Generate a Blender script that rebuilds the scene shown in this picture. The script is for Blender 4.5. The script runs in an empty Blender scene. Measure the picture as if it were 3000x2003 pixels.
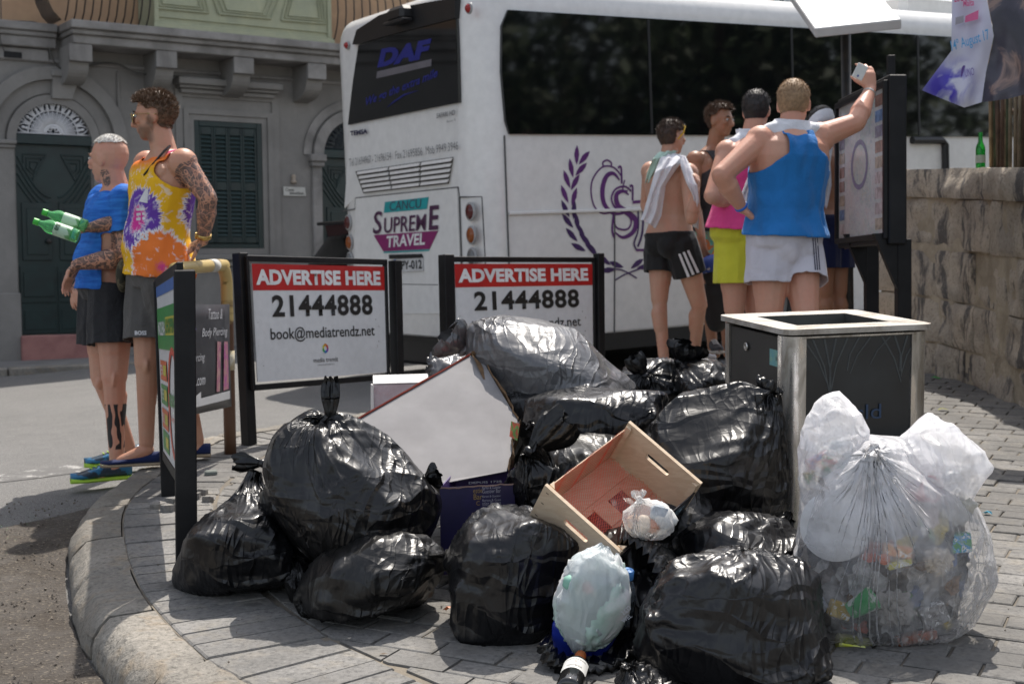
import bpy, bmesh, math, random
import numpy as np
from mathutils import Vector, Matrix
random.seed(7); np.random.seed(7)
SC = bpy.context.scene; COL = SC.collection
V = Vector; rad = math.radians
# ------------------------------------------------------------------ camera
FPX = 3000*50/36.0
PITCH, ROLL = rad(2.49), rad(.8)
CAM = V((0, 0, 1.412))
F_ = V((0, math.cos(PITCH), -math.sin(PITCH))); U0 = V((0, math.sin(PITCH), math.cos(PITCH))); X0 = V((1, 0, 0))
R_ = X0*math.cos(ROLL) - U0*math.sin(ROLL); U_ = U0*math.cos(ROLL) + X0*math.sin(ROLL)
cd = bpy.data.cameras.new('camera'); cam = bpy.data.objects.new('camera', cd); COL.objects.link(cam); SC.camera = cam
cd.lens = 50; cd.sensor_width = 36; cd.clip_end = 400; cd.clip_start = .05
cam.matrix_world = Matrix(((R_.x, U_.x, -F_.x, CAM.x), (R_.y, U_.y, -F_.y, CAM.y), (R_.z, U_.z, -F_.z, CAM.z), (0, 0, 0, 1)))
cd.dof.use_dof = True; cd.dof.focus_distance = 4.35; cd.dof.aperture_fstop = 6.3
# ------------------------------------------------------------------ light
SUN = V((.287*math.cos(rad(62)), .958*math.cos(rad(62)), math.sin(rad(62)))).normalized()
wd = bpy.data.worlds.new('World'); SC.world = wd; wd.use_nodes = True
nt = wd.node_tree; sk = nt.nodes.new('ShaderNodeTexSky'); sk.sky_type = 'NISHITA'; sk.sun_disc = False
sk.sun_elevation = rad(62); sk.sun_rotation = math.atan2(SUN.x, SUN.y); sk.air_density = 1.0; sk.dust_density = 2.0; sk.ozone_density = 1.0
hs_ = nt.nodes.new('ShaderNodeHueSaturation'); hs_.inputs['Saturation'].default_value = .45; nt.links.new(sk.outputs[0], hs_.inputs['Color']); nt.links.new(hs_.outputs[0], nt.nodes['Background'].inputs[0]); nt.nodes['Background'].inputs[1].default_value = .15
sl = bpy.data.lights.new('sun', 'SUN'); sl.energy = 3.7; sl.angle = rad(.53); sl.color = (1, .935, .85)
so = bpy.data.objects.new('sun', sl); COL.objects.link(so); so.rotation_euler = SUN.to_track_quat('Z', 'Y').to_euler(); so.location = (4, 12, 30)
SC.view_settings.view_transform = 'Standard'; SC.view_settings.look = 'None'; SC.view_settings.exposure = .6; SC.view_settings.gamma = 1
SC.view_settings.use_curve_mapping = False
# ------------------------------------------------------------------ geometry helpers
def ray(px, py): return F_ + R_*((px-1500)/FPX) - U_*((py-1001.5)/FPX)
def W(px, py, d): return CAM + ray(px, py)*d            # point of the photograph at depth d
def PW(x, y, d): return W(x*1.2777, y*1.2777, d)
def pav(x, y): return .075*y
def sst(a, b, x):
    t = min(1, max(0, (x-a)/(b-a))); return t*t*(3-2*t)
def road(x, y):
    k = sst(5.5, 8.5, y); far = .379+.048*x+.0193*y
    if x < -5.5: far = .379-.264+.0193*y
    return min((pav(x, y)-.14)*(1-k)+far*k, pav(x, y)-.12)
def G(px, py):                                           # hits the pavement
    r = ray(px, py); t = -CAM.z/(r.z-.075*r.y); return CAM+r*t
def GR(px, py):
    r = ray(px, py); t = 5.0
    for _ in range(60):
        p = CAM+r*t; t += (p.z-road(p.x, p.y))*3
        t = max(1, min(60, t))
    return CAM+r*t
def onplane(px, py, P, n):
    r = ray(px, py); return CAM+r*((P-CAM).dot(n)/r.dot(n))
ORG = {}
def org(o): return ORG.get(o.name, V((0, 0, 0))) if o else V((0, 0, 0))
def tag(o, label=None, cat=None, group=None, kind=None):
    if label: o['label'] = label
    if cat: o['category'] = cat
    if group: o['group'] = group
    if kind: o['kind'] = kind
    return o
def thing(name, label, cat, loc, group=None):
    o = bpy.data.objects.new(name, None); COL.objects.link(o); o.location = loc; o.empty_display_size = .1
    ORG[o.name] = V(loc); return tag(o, label, cat, group)
def link(name, me, m=None, parent=None, smooth=False, sharp=None):
    o = bpy.data.objects.new(name, me); COL.objects.link(o)
    if m is not None and not me.materials: me.materials.append(m)
    if parent is not None: o.parent = parent
    ORG[o.name] = org(parent)
    if smooth: me.polygons.foreach_set('use_smooth', [True]*len(me.polygons))
    if sharp is not None:
        try: me.set_sharp_from_angle(angle=rad(sharp))
        except Exception: pass
    return o
def npmesh(name, P, Fc, m=None, parent=None, smooth=True, sharp=None, own=False):
    """world-space points -> one object under parent (own: its own origin at its centre bottom)"""
    P = np.asarray(P, float).reshape(-1, 3); o_ = org(parent)
    if own:
        lo = P.min(0); hi = P.max(0); o_ = V(((lo[0]+hi[0])/2, (lo[1]+hi[1])/2, lo[2]))
    me = bpy.data.meshes.new(name); me.from_pydata((P-np.array(o_)).tolist(), [], [list(map(int, f)) for f in Fc]); me.update()
    o = link(name, me, m, parent, smooth, sharp)
    if own: o.location = o_; ORG[o.name] = V(o_)
    return o
class MB:
    def __init__(s): s.v = []; s.f = []
    def add(s, vs, fs):
        b = len(s.v); s.v += [tuple(v) for v in vs]; s.f += [tuple(i+b for i in f) for f in fs]; return s
    def box(s, c, ax, ay, az, ch=None):
        c = V(c); ax = V(ax); ay = V(ay); az = V(az)
        if not ch:
            vs = [c+ax*i+ay*j+az*k for i in (-1, 1) for j in (-1, 1) for k in (-1, 1)]
            return s.add(vs, [(0, 1, 3, 2), (4, 6, 7, 5), (0, 4, 5, 1), (2, 3, 7, 6), (0, 2, 6, 4), (1, 5, 7, 3)])
        L = [ax.length, ay.length, az.length]; N = [ax/L[0], ay/L[1], az/L[2]]; ch = min(ch, min(L)*.49); vs = []; idx = {}
        for i in (-1, 1):
            for j in (-1, 1):
                for k in (-1, 1):
                    sg = (i, j, k)
                    for a in range(3):
                        p = V(c)
                        for q in range(3): p = p+N[q]*sg[q]*(L[q]-(0 if q == a else ch))
                        idx[(i, j, k, a)] = len(vs); vs.append(p)
        fs = []
        for a in range(3):
            b, d = [q for q in range(3) if q != a]
            for sg in (-1, 1):
                q = []
                for (x, y) in ((-1, -1), (1, -1), (1, 1), (-1, 1)):
                    t = [0, 0, 0]; t[a] = sg; t[b] = x; t[d] = y; q.append(idx[(t[0], t[1], t[2], a)])
                fs.append(q)
        for a in range(3):                      # edges along a
            b, d = [q for q in range(3) if q != a]
            for x in (-1, 1):
                for y in (-1, 1):
                    t0 = [0, 0, 0]; t0[a] = -1; t0[b] = x; t0[d] = y; t1 = list(t0); t1[a] = 1
                    fs.append([idx[(*t0, b)], idx[(*t1, b)], idx[(*t1, d)], idx[(*t0, d)]])
        for i in (-1, 1):
            for j in (-1, 1):
                for k in (-1, 1): fs.append([idx[(i, j, k, 0)], idx[(i, j, k, 1)], idx[(i, j, k, 2)]])
        return s.add(vs, fs)
    def tube(s, pts, r, n=10, cap=True, flat=1.0, upv=None):
        pts = [V(p) for p in pts]; k = len(pts)
        if not hasattr(r, '__len__'): r = [r]*k
        prev = None; vs = []
        for i, p in enumerate(pts):
            t = (pts[min(i+1, k-1)]-pts[max(i-1, 0)])
            t = t.normalized() if t.length > 1e-9 else V((0, 0, 1))
            if prev is None:
                a = V(upv) if upv is not None else (V((0, 0, 1)) if abs(t.z) < .9 else V((1, 0, 0)))
            else: a = prev
            a = (a-t*a.dot(t)).normalized(); b = t.cross(a); prev = a
            for j in range(n):
                th = 2*math.pi*j/n; vs.append(p+a*math.cos(th)*r[i]*flat+b*math.sin(th)*r[i])
        fs = [(i*n+j, i*n+(j+1) % n, (i+1)*n+(j+1) % n, (i+1)*n+j) for i in range(k-1) for j in range(n)]
        if cap: fs += [tuple(range(n))[::-1], tuple((k-1)*n+j for j in range(n))]
        return s.add(vs, fs)
    def lathe(s, o, axis, prof, n=20, a0=None):
        o = V(o); ax = V(axis).normalized(); a = V((1, 0, 0)) if abs(ax.x) < .9 else V((0, 1, 0))
        if a0 is not None: a = V(a0)
        a = (a-ax*a.dot(ax)).normalized(); b = ax.cross(a); vs = []
        for (h, r) in prof:
            for j in range(n): th = 2*math.pi*j/n; vs.append(o+ax*h+(a*math.cos(th)+b*math.sin(th))*max(r, 1e-5))
        k = len(prof); fs = [(i*n+j, i*n+(j+1) % n, (i+1)*n+(j+1) % n, (i+1)*n+j) for i in range(k-1) for j in range(n)]
        fs += [tuple(range(n))[::-1], tuple((k-1)*n+j for j in range(n))]
        return s.add(vs, fs)
    def prism(s, poly, n):
        poly = [V(p) for p in poly]; k = len(poly); n = V(n)
        vs = poly+[p+n for p in poly]; fs = [tuple(range(k)), tuple(range(k, 2*k))[::-1]]+[(i, i+k, (i+1) % k+k, (i+1) % k) for i in range(k)]
        return s.add(vs, fs)
    def sheet(s, fn, nu, nv, th=None):
        """fn(i/nu, j/nv) -> point; th = thickness vector function or None"""
        b = [V(fn(i/nu, j/nv)) for j in range(nv+1) for i in range(nu+1)]; w = nu+1
        fs = [(j*w+i, j*w+i+1, (j+1)*w+i+1, (j+1)*w+i) for j in range(nv) for i in range(nu)]
        if th is None: return s.add(b, fs)
        t = V(th); n = len(b); vs = b+[p+t for p in b]
        fs2 = fs+[tuple(q+n for q in f[::-1]) for f in fs]
        for i in range(nu): fs2 += [(i+1, i, i+n, i+1+n), (nv*w+i, nv*w+i+1, nv*w+i+1+n, nv*w+i+n)]
        for j in range(nv): fs2 += [(j*w, (j+1)*w, (j+1)*w+n, j*w+n), ((j+1)*w+nu, j*w+nu, j*w+nu+n, (j+1)*w+nu+n)]
        return s.add(vs, fs2)
    def build(s, name, m, parent=None, smooth=False, sharp=None, own=False):
        o = npmesh(name, s.v, s.f, m, parent, smooth, sharp, own)
        bm = bmesh.new(); bm.from_mesh(o.data); bmesh.ops.recalc_face_normals(bm, faces=bm.faces); bm.to_mesh(o.data); bm.free()
        if smooth and sharp is not None: o.data.set_sharp_from_angle(angle=rad(sharp))
        return o
def vnoise(p, freq, seed):
    p = np.asarray(p, float); rs = np.random.RandomState(seed); T = rs.rand(32, 32, 32)*2-1
    q = p*freq+seed*3.17; i = np.floor(q).astype(int); f = q-i; f = f*f*(3-2*f); r = 0
    for a in (0, 1):
        wa = f[..., 0] if a else 1-f[..., 0]
        for b in (0, 1):
            wb = f[..., 1] if b else 1-f[..., 1]
            for c in (0, 1):
                wc = f[..., 2] if c else 1-f[..., 2]
                r = r+wa*wb*wc*T[(i[..., 0]+a) & 31, (i[..., 1]+b) & 31, (i[..., 2]+c) & 31]
    return r
# ------------------------------------------------------------------ material helpers
class NT:
    def __init__(s, name):
        s.m = bpy.data.materials.new(name); s.m.use_nodes = True; s.t = s.m.node_tree; s.b = s.t.nodes['Principled BSDF']; s.out = s.t.nodes['Material Output']
    def n(s, ty, **k):
        x = s.t.nodes.new('ShaderNode'+ty)
        for a, v in k.items():
            if a in x.inputs.keys(): x.inputs[a].default_value = v
            else: setattr(x, a, v)
        return x
    def l(s, a, b): s.t.links.new(a, b)
    def coord(s, kind='Object', scale=(1, 1, 1), rot=(0, 0, 0)):
        if kind == 'World': o = s.n('NewGeometry').outputs['Position']
        else: o = s.n('TexCoord').outputs[kind]
        mp = s.n('Mapping'); mp.inputs['Scale'].default_value = scale; mp.inputs['Rotation'].default_value = rot; s.l(o, mp.inputs[0]); return mp.outputs[0]
    def noise(s, co, scale, detail=4, dist=0, rough=.55):
        x = s.n('TexNoise'); x.inputs['Scale'].default_value = scale; x.inputs['Detail'].default_value = detail; x.inputs['Distortion'].default_value = dist
        x.inputs['Roughness'].default_value = rough; s.l(co, x.inputs['Vector']); return x.outputs['Fac']
    def ramp(s, fac, stops, interp='LINEAR'):
        x = s.n('ValToRGB'); x.color_ramp.interpolation = interp; e = x.color_ramp.elements
        while len(e) < len(stops): e.new(.5)
        for i, (p, c) in enumerate(stops):
            e[i].position = p; e[i].color = (*c, 1) if hasattr(c, '__len__') else (c, c, c, 1)
        s.l(fac, x.inputs[0]); return x.outputs[0]
    def mix(s, f, a, b, mode='MIX'):
        x = s.n('Mix'); x.data_type = 'RGBA'; x.blend_type = mode
        for k, v in ((0, f), (6, a), (7, b)):
            if hasattr(v, 'is_linked') or hasattr(v, 'links'): s.l(v, x.inputs[k])
            elif hasattr(v, '__len__'): x.inputs[k].default_value = (*v[:3], 1)
            else: x.inputs[k].default_value = v
        return x.outputs[2]
    def bump(s, h, dist, strength=1, prev=None):
        x = s.n('Bump'); x.inputs['Strength'].default_value = strength; x.inputs['Distance'].default_value = dist; s.l(h, x.inputs['Height'])
        if prev is not None: s.l(prev, x.inputs['Normal'])
        return x.outputs[0]
    def col(s, c):
        if hasattr(c, 'links'): s.l(c, s.b.inputs['Base Color'])
        else: s.b.inputs['Base Color'].default_value = (*c[:3], 1)
    def done(s, rough=.5, metal=0, normal=None, spec=.5):
        if hasattr(rough, 'links'): s.l(rough, s.b.inputs['Roughness'])
        else: s.b.inputs['Roughness'].default_value = rough
        s.b.inputs['Metallic'].default_value = metal; s.b.inputs['Specular IOR Level'].default_value = spec
        if normal is not None: s.l(normal, s.b.inputs['Normal'])
        return s.m
MC = {}
def mt(name, c, rough=.5, metal=0, c2=None, sc=6, bump=0, bsc=30, lo=.4, hi=.62, spec=.5, coord='Object', stretch=(1, 1, 1), rvar=0):
    if name in MC: return MC[name]
    t = NT(name); co = t.coord(coord, stretch)
    if c2 is None: c2 = tuple(x*.82 for x in c)
    n1 = t.noise(co, sc, 6, .4); k = t.ramp(n1, [(lo, 0.), (hi, 1.)]); n3 = t.noise(co, sc*9, 3)
    base = t.mix(k, c, c2); base = t.mix(t.ramp(n3, [(.3, 0.), (.75, .35)]), base, tuple(x*.7 for x in c))
    t.col(base); nm = None
    if bump: nm = t.bump(t.noise(co, bsc, 5), bump)
    r = rough
    if rvar: r = t.ramp(n1, [(.3, max(rough-rvar, 0)), (.7, min(rough+rvar, 1))])
    MC[name] = t.done(r, metal, nm, spec); return MC[name]
# ------------------------------------------------------------------ lettering
def text(s, parent, m, O, X, Y, w, h, bold=.0, shear=0, name='lettering', lift=.0015, spacing=1.0, curve=None):
    """lettering fitted to a w x h rectangle that starts at O and runs along X and Y"""
    X = V(X).normalized(); Y = V(Y); Y = (Y-X*Y.dot(X)).normalized(); N = X.cross(Y)
    c = bpy.data.curves.new('t', 'FONT'); c.body = s; c.offset = bold; c.shear = shear; c.space_character = spacing; c.resolution_u = 3; c.fill_mode = 'FRONT'
    o = bpy.data.objects.new('t', c); COL.objects.link(o); bpy.context.view_layer.update()
    me = bpy.data.meshes.new_from_object(o.evaluated_get(bpy.context.evaluated_depsgraph_get()))
    bpy.data.objects.remove(o); bpy.data.curves.remove(c)
    P = np.empty(len(me.vertices)*3); me.vertices.foreach_get('co', P); P = P.reshape(-1, 3)
    lo = P.min(0); hi = P.max(0); u = (P[:, 0]-lo[0])/(hi[0]-lo[0]); v = (P[:, 1]-lo[1])/(hi[1]-lo[1])
    if curve: v2 = v*h+curve(u)*h
    else: v2 = v*h
    O = V(O)+N*lift-org(parent)
    Q = np.array(O)+np.outer(u*w, np.array(X))+np.outer(v2, np.array(Y))
    me.vertices.foreach_set('co', Q.ravel()); me.materials.clear(); me.update()
    return link(name, me, m, parent)
def flat(parent, m, O, X, Y, pts, name='emblem', lift=.001):
    """flat printed shape; pts in metres along X, Y"""
    X = V(X).normalized(); Y = V(Y); Y = (Y-X*Y.dot(X)).normalized(); N = X.cross(Y)
    mb = MB(); mb.add([V(O)+X*a+Y*b+N*lift for a, b in pts], [tuple(range(len(pts)))]); return npmesh(name, mb.v, mb.f, m, parent, False)
# ================================================================== GROUND
def m_asphalt():
    t = NT('asphalt'); co = t.coord('World'); n1 = t.noise(co, .5, 6, .5); n2 = t.noise(co, 160, 3); n3 = t.noise(co, 4, 6, 1)
    c = t.ramp(n1, [(.3, (.085, .084, .082)), (.7, (.13, .128, .125))]); c = t.mix(t.ramp(n3, [(.42, .0), (.62, .5)]), c, (.15, .146, .14))
    c = t.mix(t.ramp(n2, [(.45, 0.), (.62, .8)]), c, (.24, .235, .225)); c = t.mix(t.ramp(n2, [(.25, .8), (.42, 0.)]), c, (.06, .06, .06))
    t.col(c); return t.done(.85, 0, t.bump(n2, .006))
M_ASP = m_asphalt()
ys = np.concatenate([np.linspace(-6, 2, 9), np.arange(2.2, 12, .2), np.linspace(12, 22, 20), np.linspace(24, 120, 10)])
xs = np.concatenate([np.linspace(-90, -8, 10), np.arange(-7, 6, .25), np.linspace(6, 120, 14)])
P = [(x, y, road(x, y)+.006*float(vnoise(np.array([x, y, 0.]), .9, 3))) for y in ys for x in xs]; nx = len(xs)
fs = [(j*nx+i, j*nx+i+1, (j+1)*nx+i+1, (j+1)*nx+i) for j in range(len(ys)-1) for i in range(nx-1)]
tag(npmesh('road', P, fs, M_ASP), 'grey worn asphalt road between the pavement and the houses', kind='structure')
# kerb curve (outer top edge)
KP = [V((2.4, 1.9)), V((1.2, 2.35)), V((.3, 2.75)), V((-.35, 3.2)), V((-.75, 3.62))]+[V(G(a, b)[:2]) for a, b in
      ((447, 2003), (384, 1948), (288, 1837), (232, 1741), (206, 1629), (209, 1541), (232, 1485), (276, 1437), (345, 1392), (450, 1335), (581, 1278), (820, 1238), (1087, 1199), (1480, 1148), (1880, 1100))]+[V((3.6, 11.8)), V((5.5, 13.2))]
def catmull(P, n=10):
    out = []
    for i in range(len(P)-1):
        a, b, c, d = P[max(i-1, 0)], P[i], P[i+1], P[min(i+2, len(P)-1)]
        for k in range(n):
            t = k/n; out.append(.5*((2*b)+(c-a)*t+(2*a-5*b+4*c-d)*t*t+(3*b-a-3*c+d)*t**3))
    return out+[P[-1]]
KC = catmull(KP); SL = [0]
for a, b in zip(KC, KC[1:]): SL.append(SL[-1]+(b-a).length)
def kpt(s):
    s = max(0, min(SL[-1]-1e-6, s)); i = int(np.searchsorted(SL, s, side='right'))-1; i = min(i, len(KC)-2)
    t = (s-SL[i])/max(SL[i+1]-SL[i], 1e-9); p = KC[i]*(1-t)+KC[i+1]*t
    q0 = KC[max(i-2, 0)]; q1 = KC[min(i+3, len(KC)-1)]; d = (q1-q0).normalized(); return p, V((d.y, -d.x))    # normal towards the pavement
def koff(s, off):
    p, n = kpt(s); q = p+n*off; return q
INN = [koff(s, .20) for s in np.arange(0, SL[-1], .12)]
def m_stone(name, c1, c2, sp=(.1, .1, .1), bump=.004, warm=(.42, .36, .27)):
    t = NT(name); co = t.coord('World'); n1 = t.noise(co, 2.2, 7, .6); n2 = t.noise(co, 55, 6, .2, .7); n3 = t.noise(co, 9, 6, .8)
    oi = t.n('ObjectInfo').outputs['Random']
    c = t.mix(t.ramp(n1, [(.35, 0.), (.65, 1.)]), c1, c2); c = t.mix(t.ramp(n3, [(.5, 0.), (.68, .7)]), c, warm)
    c = t.mix(t.ramp(n2, [(.33, .75), (.5, 0.)]), c, sp); c = t.mix(t.ramp(n2, [(.55, 0.), (.72, .6)]), c, tuple(min(1, x*1.5) for x in c1))
    c = t.mix(t.ramp(oi, [(0, .0), (1, .5)]), c, tuple(x*.5 for x in c1)); n4 = t.noise(co, .9, 5, 1.2); c = t.mix(t.ramp(n4, [(.47, 0.), (.62, .6)]), c, tuple(x*.38 for x in c1)); n6 = t.noise(co, 6.5, 2); c = t.mix(t.ramp(n6, [(.70, 0.), (.74, .6)]), c, tuple(x*.25 for x in c1)); t.col(c)
    return t.done(.8, 0, t.bump(n2, bump, 1, t.bump(n3, bump*2)), .35)
M_KERB = m_stone('kerb_limestone', (.33, .305, .265), (.22, .205, .18), (.07, .066, .055), .008, (.32, .25, .17))
M_PAVE = m_stone('paving_concrete', (.245, .237, .225), (.16, .155, .146), (.055, .055, .055), .004, (.27, .245, .205))
M_JOINT = mt('joint_sand', (.21, .18, .14), .95, c2=(.13, .115, .095), sc=5, bump=.004, bsc=90, coord='World')
poly = [(p.x, p.y) for p in INN if p.y > -9]
back = koff(SL[-1]-.01, .2)
pl = poly+[(8, back.y-2), (8, -4), (2.6, -4)]
bm = bmesh.new(); vs = [bm.verts.new((x, y, pav(x, y)-.003)) for x, y in pl]; bm.faces.new(vs); bmesh.ops.triangulate(bm, faces=bm.faces)
me = bpy.data.meshes.new('pavement'); bm.to_mesh(me); bm.free()
PAV = link('pavement', me, M_JOINT); tag(PAV, 'grey block paved pavement with a curved stone kerb', kind='structure')
# kerb stones
prof = [(.198, -.30), (.198, .002), (.14, .002), (.10, .001), (.058, -.004), (.03, -.030), (.006, -.058), (-.004, -.085), (-.008, -.15), (-.010, -.22), (-.014, -.42)]
s = 0.0; rk = random.Random(4)
while s < SL[-1]-1:
    L = rk.uniform(.42, .62) if s < 6 or s > 4 else .6
    n = 19; mb = MB(); vs = []; hgt = rk.uniform(-.004, .004); push = rk.uniform(-.006, .006)
    for i in range(n):
        u = (i/(n-1)); ss = s+.004+(L-.008)*u; end = .008 if i in (0, n-1) else 0
        for (o, z) in prof:
            q = koff(ss, o+(end if o < .1 else 0)+push); zz = pav(q.x, q.y)+z+hgt-(end if z > -.2 else 0)
            w = np.array([q.x, q.y, zz]); d = float(vnoise(w, 5, 5))*.006+float(vnoise(w, 15, 8))*.007+float(vnoise(w, 38, 9))*.004
            nn = 1 if o < .1 else 0
            pp = koff(ss, o-d*nn+(end if o < .1 else 0)+push); vs.append((pp.x, pp.y, zz+(d*.6 if z > -.2 else 0)))
    k = len(prof); fs = [(i*k+j, i*k+j+1, (i+1)*k+j+1, (i+1)*k+j) for i in range(n-1) for j in range(k-1)]+[tuple(range(k)), tuple((n-1)*k+j for j in range(k))[::-1]]
    mb.add(vs, fs); mb.build('kerb_stone', M_KERB, PAV, smooth=True, sharp=40); s += L
# edge band of long stones laid across beside the kerb
def inside(x, y):
    c = False; j = len(pl)-1
    for i in range(len(pl)):
        if (pl[i][1] > y) != (pl[j][1] > y) and x < (pl[j][0]-pl[i][0])*(y-pl[i][1])/(pl[j][1]-pl[i][1]+1e-12)+pl[i][0]: c = not c
        j = i
    return c
s = 2.0; cnt = 0
while s < 12.2:
    w = rk.uniform(.105, .14); mb = MB(); h = rk.uniform(.000, .005); e = rk.uniform(.56, .585); g = .004
    q = [koff(s+g, .206), koff(s+w-g, .206), koff(s+w-g, e), koff(s+g, e)]; c = (q[0]+q[1]+q[2]+q[3])/4
    top = [V((p.x, p.y, pav(p.x, p.y)+h)) for p in [c+(p-c)*.965 for p in q]]; bot = [V((p.x, p.y, pav(p.x, p.y)-.008)) for p in q]
    mid = [V((p.x, p.y, pav(p.x, p.y)+h-.005)) for p in q]
    mb.add(top+mid+bot, [(0, 1, 2, 3)]+[(i, i+4, (i+1) % 4+4, (i+1) % 4) for i in range(4)]+[(i+4, i+8, (i+1) % 4+8, (i+1) % 4+4) for i in range(4)])
    mb.build('paving_slab', M_PAVE, PAV); s += w; cnt += 1
KA = np.array([(p.x, p.y) for p in KC])
def kdist(x, y): return math.sqrt(((KA-np.array([x, y]))**2).sum(1).min())
# running bond blocks
def blockmesh(sd):
    r = random.Random(sd); lx, ly = .1015, .0555; v = []
    top = [(-lx+.005, -ly+.005), (lx-.005, -ly+.005), (lx-.005, ly-.005), (-lx+.005, ly-.005)]; full = [(-lx, -ly), (lx, -ly), (lx, ly), (-lx, ly)]
    tilt = (r.uniform(-.014, .014), r.uniform(-.022, .022))
    f = lambda p, z: (p[0]+r.uniform(-.002, .002), p[1]+r.uniform(-.002, .002), z+p[0]*tilt[0]+p[1]*tilt[1])
    v = [f(p, .0035) for p in top]+[f(p, .0) for p in full]+[(p[0], p[1], -.014) for p in full]
    fs = [(0, 1, 2, 3)]+[(i+1, i, i+4, (i+1)+4) if i < 3 else (0, 3, 7, 4) for i in range(4)]+[((i+1) % 4+4, i+4, i+8, (i+1) % 4+8) for i in range(4)]
    fs = [tuple(q) for q in fs]
    return v, fs
BM = []
for k in range(8):
    v, f = blockmesh(k); me = bpy.data.meshes.new('paving_block'); me.from_pydata(v, [], f); me.materials.append(M_PAVE); me.update(); BM.append((me, v, f))
ang = rad(-27); ca, sa = math.cos(ang), math.sin(ang); slope = math.atan(.075); cand = []
for r_ in range(-90, 110):
    for c_ in range(-60, 60):
        lx = c_*.211+(r_ % 2)*.1055; ly = r_*.1185; x = lx*ca-ly*sa+.3; y = lx*sa+ly*ca+5
        if y < 2.2 or y > 12 or x > 3.25 or x < -2 or not inside(x, y) or kdist(x, y) < .50: continue
        # outside the picture?
        d = V((x, y, pav(x, y)))-CAM; dp = d.dot(F_)
        if dp < .5: continue
        px = 1500+FPX*d.dot(R_)/dp; py = 1001.5-FPX*d.dot(U_)/dp
        if px < -300 or px > 5200 or py > 2900: continue
        cand.append((dp, px, py, x, y))
# blocks that no bag or bin hides come first
def hidden(px, py): return px < -40 or px > 3040 or py > 2050 or 560 < px < 2300 and 1330 < py < 1760 or (2300 < px < 2880 and 1100 < py < 1900) or (py < 1150 and 900 < px < 2680)
cand.sort(key=lambda c: (hidden(c[1], c[2]), c[0]))
far = MB(); rb = random.Random(9)
for i, (dp, px, py, x, y) in enumerate(cand):
    kd = kdist(x, y)
    if kd < .74:                       # cut to the curve
        lxs, lys = .1015, .0555; cs = [(x+a*ca-b*sa, y+a*sa+b*ca) for a, b in ((-lxs, -lys), (lxs, -lys), (lxs, lys), (-lxs, lys))]
        ik = int(((KA-np.array([x, y]))**2).sum(1).argmin()); q0, nk_ = kpt(SL[ik]); pl_c = []
        g_ = lambda p: (V(p)-q0).dot(nk_)-.590
        for a_i in range(4):
            A_, B_ = cs[a_i], cs[(a_i+1) % 4]; ga, gb = g_(A_), g_(B_)
            if ga >= 0: pl_c.append(A_)
            if (ga >= 0) != (gb >= 0): t_ = ga/(ga-gb); pl_c.append((A_[0]+(B_[0]-A_[0])*t_, A_[1]+(B_[1]-A_[1])*t_))
        if len(pl_c) < 3: continue
        ar = abs(sum(pl_c[a_i][0]*pl_c[(a_i+1) % len(pl_c)][1]-pl_c[(a_i+1) % len(pl_c)][0]*pl_c[a_i][1] for a_i in range(len(pl_c))))/2
        if ar < .0012: continue
        if len(pl_c) != 4 or min(g_(p) for p in cs) < 0:
            mb = MB(); mb.prism([V((p[0], p[1], pav(*p)+.004)) for p in pl_c], V((0, 0, -.018)))
            if i < 290: mb.build('paving_block', M_PAVE, PAV)
            else: far.add(mb.v, mb.f)
            continue
    me, v, f = BM[rb.randrange(8)]; dz = rb.uniform(-.001, .005); a = ang+rb.uniform(-.02, .02)
    Mx = Matrix.Translation((x, y, pav(x, y)+dz)) @ Matrix.Rotation(slope, 4, 'X') @ Matrix.Rotation(a, 4, 'Z')
    if i < 290:
        o = bpy.data.objects.new('paving_block', me); COL.objects.link(o); o.parent = PAV; o.matrix_world = Mx; o.matrix_basis = Mx
    else: far.add([Mx @ V(p) for p in v], f)
o = far.build('paving_blocks', M_PAVE, PAV); o['kind'] = 'stuff'
# worn road markings
t = NT('worn_white_paint'); co = t.coord('World'); n = t.noise(co, 7, 8, .6, .7)
c = t.mix(t.ramp(n, [(.53, 0.), (.62, 1.)]), (.12, .118, .115), (.42, .41, .39)); t.col(c); M_LINE = t.done(.8, 0, t.bump(t.noise(co, 160, 3), .005))
def roadstrip(pts, w, name, m, lift=.003, label=None, kind='structure'):
    vs = []; C = catmull([V(p) for p in pts], 8)
    for i, p in enumerate(C):
        d = (C[min(i+1, len(C)-1)]-C[max(i-1, 0)]).normalized(); nn = V((-d.y, d.x))
        for k in (-1, -.33, .33, 1): q = p+nn*w*k; vs.append((q.x, q.y, road(q.x, q.y)+.006*float(vnoise(np.array([q.x, q.y, 0.]), .9, 3))+lift))
    fs = [(i*4+j, i*4+j+1, i*4+j+5, i*4+j+4) for i in range(len(C)-1) for j in range(3)]
    o = npmesh(name, vs, fs, m); tag(o, label, kind=kind); return o
a = GR(-300, 1430); b = GR(120, 1385); c = GR(420, 1340); roadstrip([a[:2], b[:2], c[:2]], .17, 'road_marking', M_LINE, label='worn white line on the asphalt beside the men')
a = GR(-300, 1720); b = GR(20, 1620); c = GR(225, 1500); roadstrip([a[:2], b[:2], c[:2]], .14, 'road_marking', M_LINE, label='worn white line that ends at the kerb')
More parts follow.
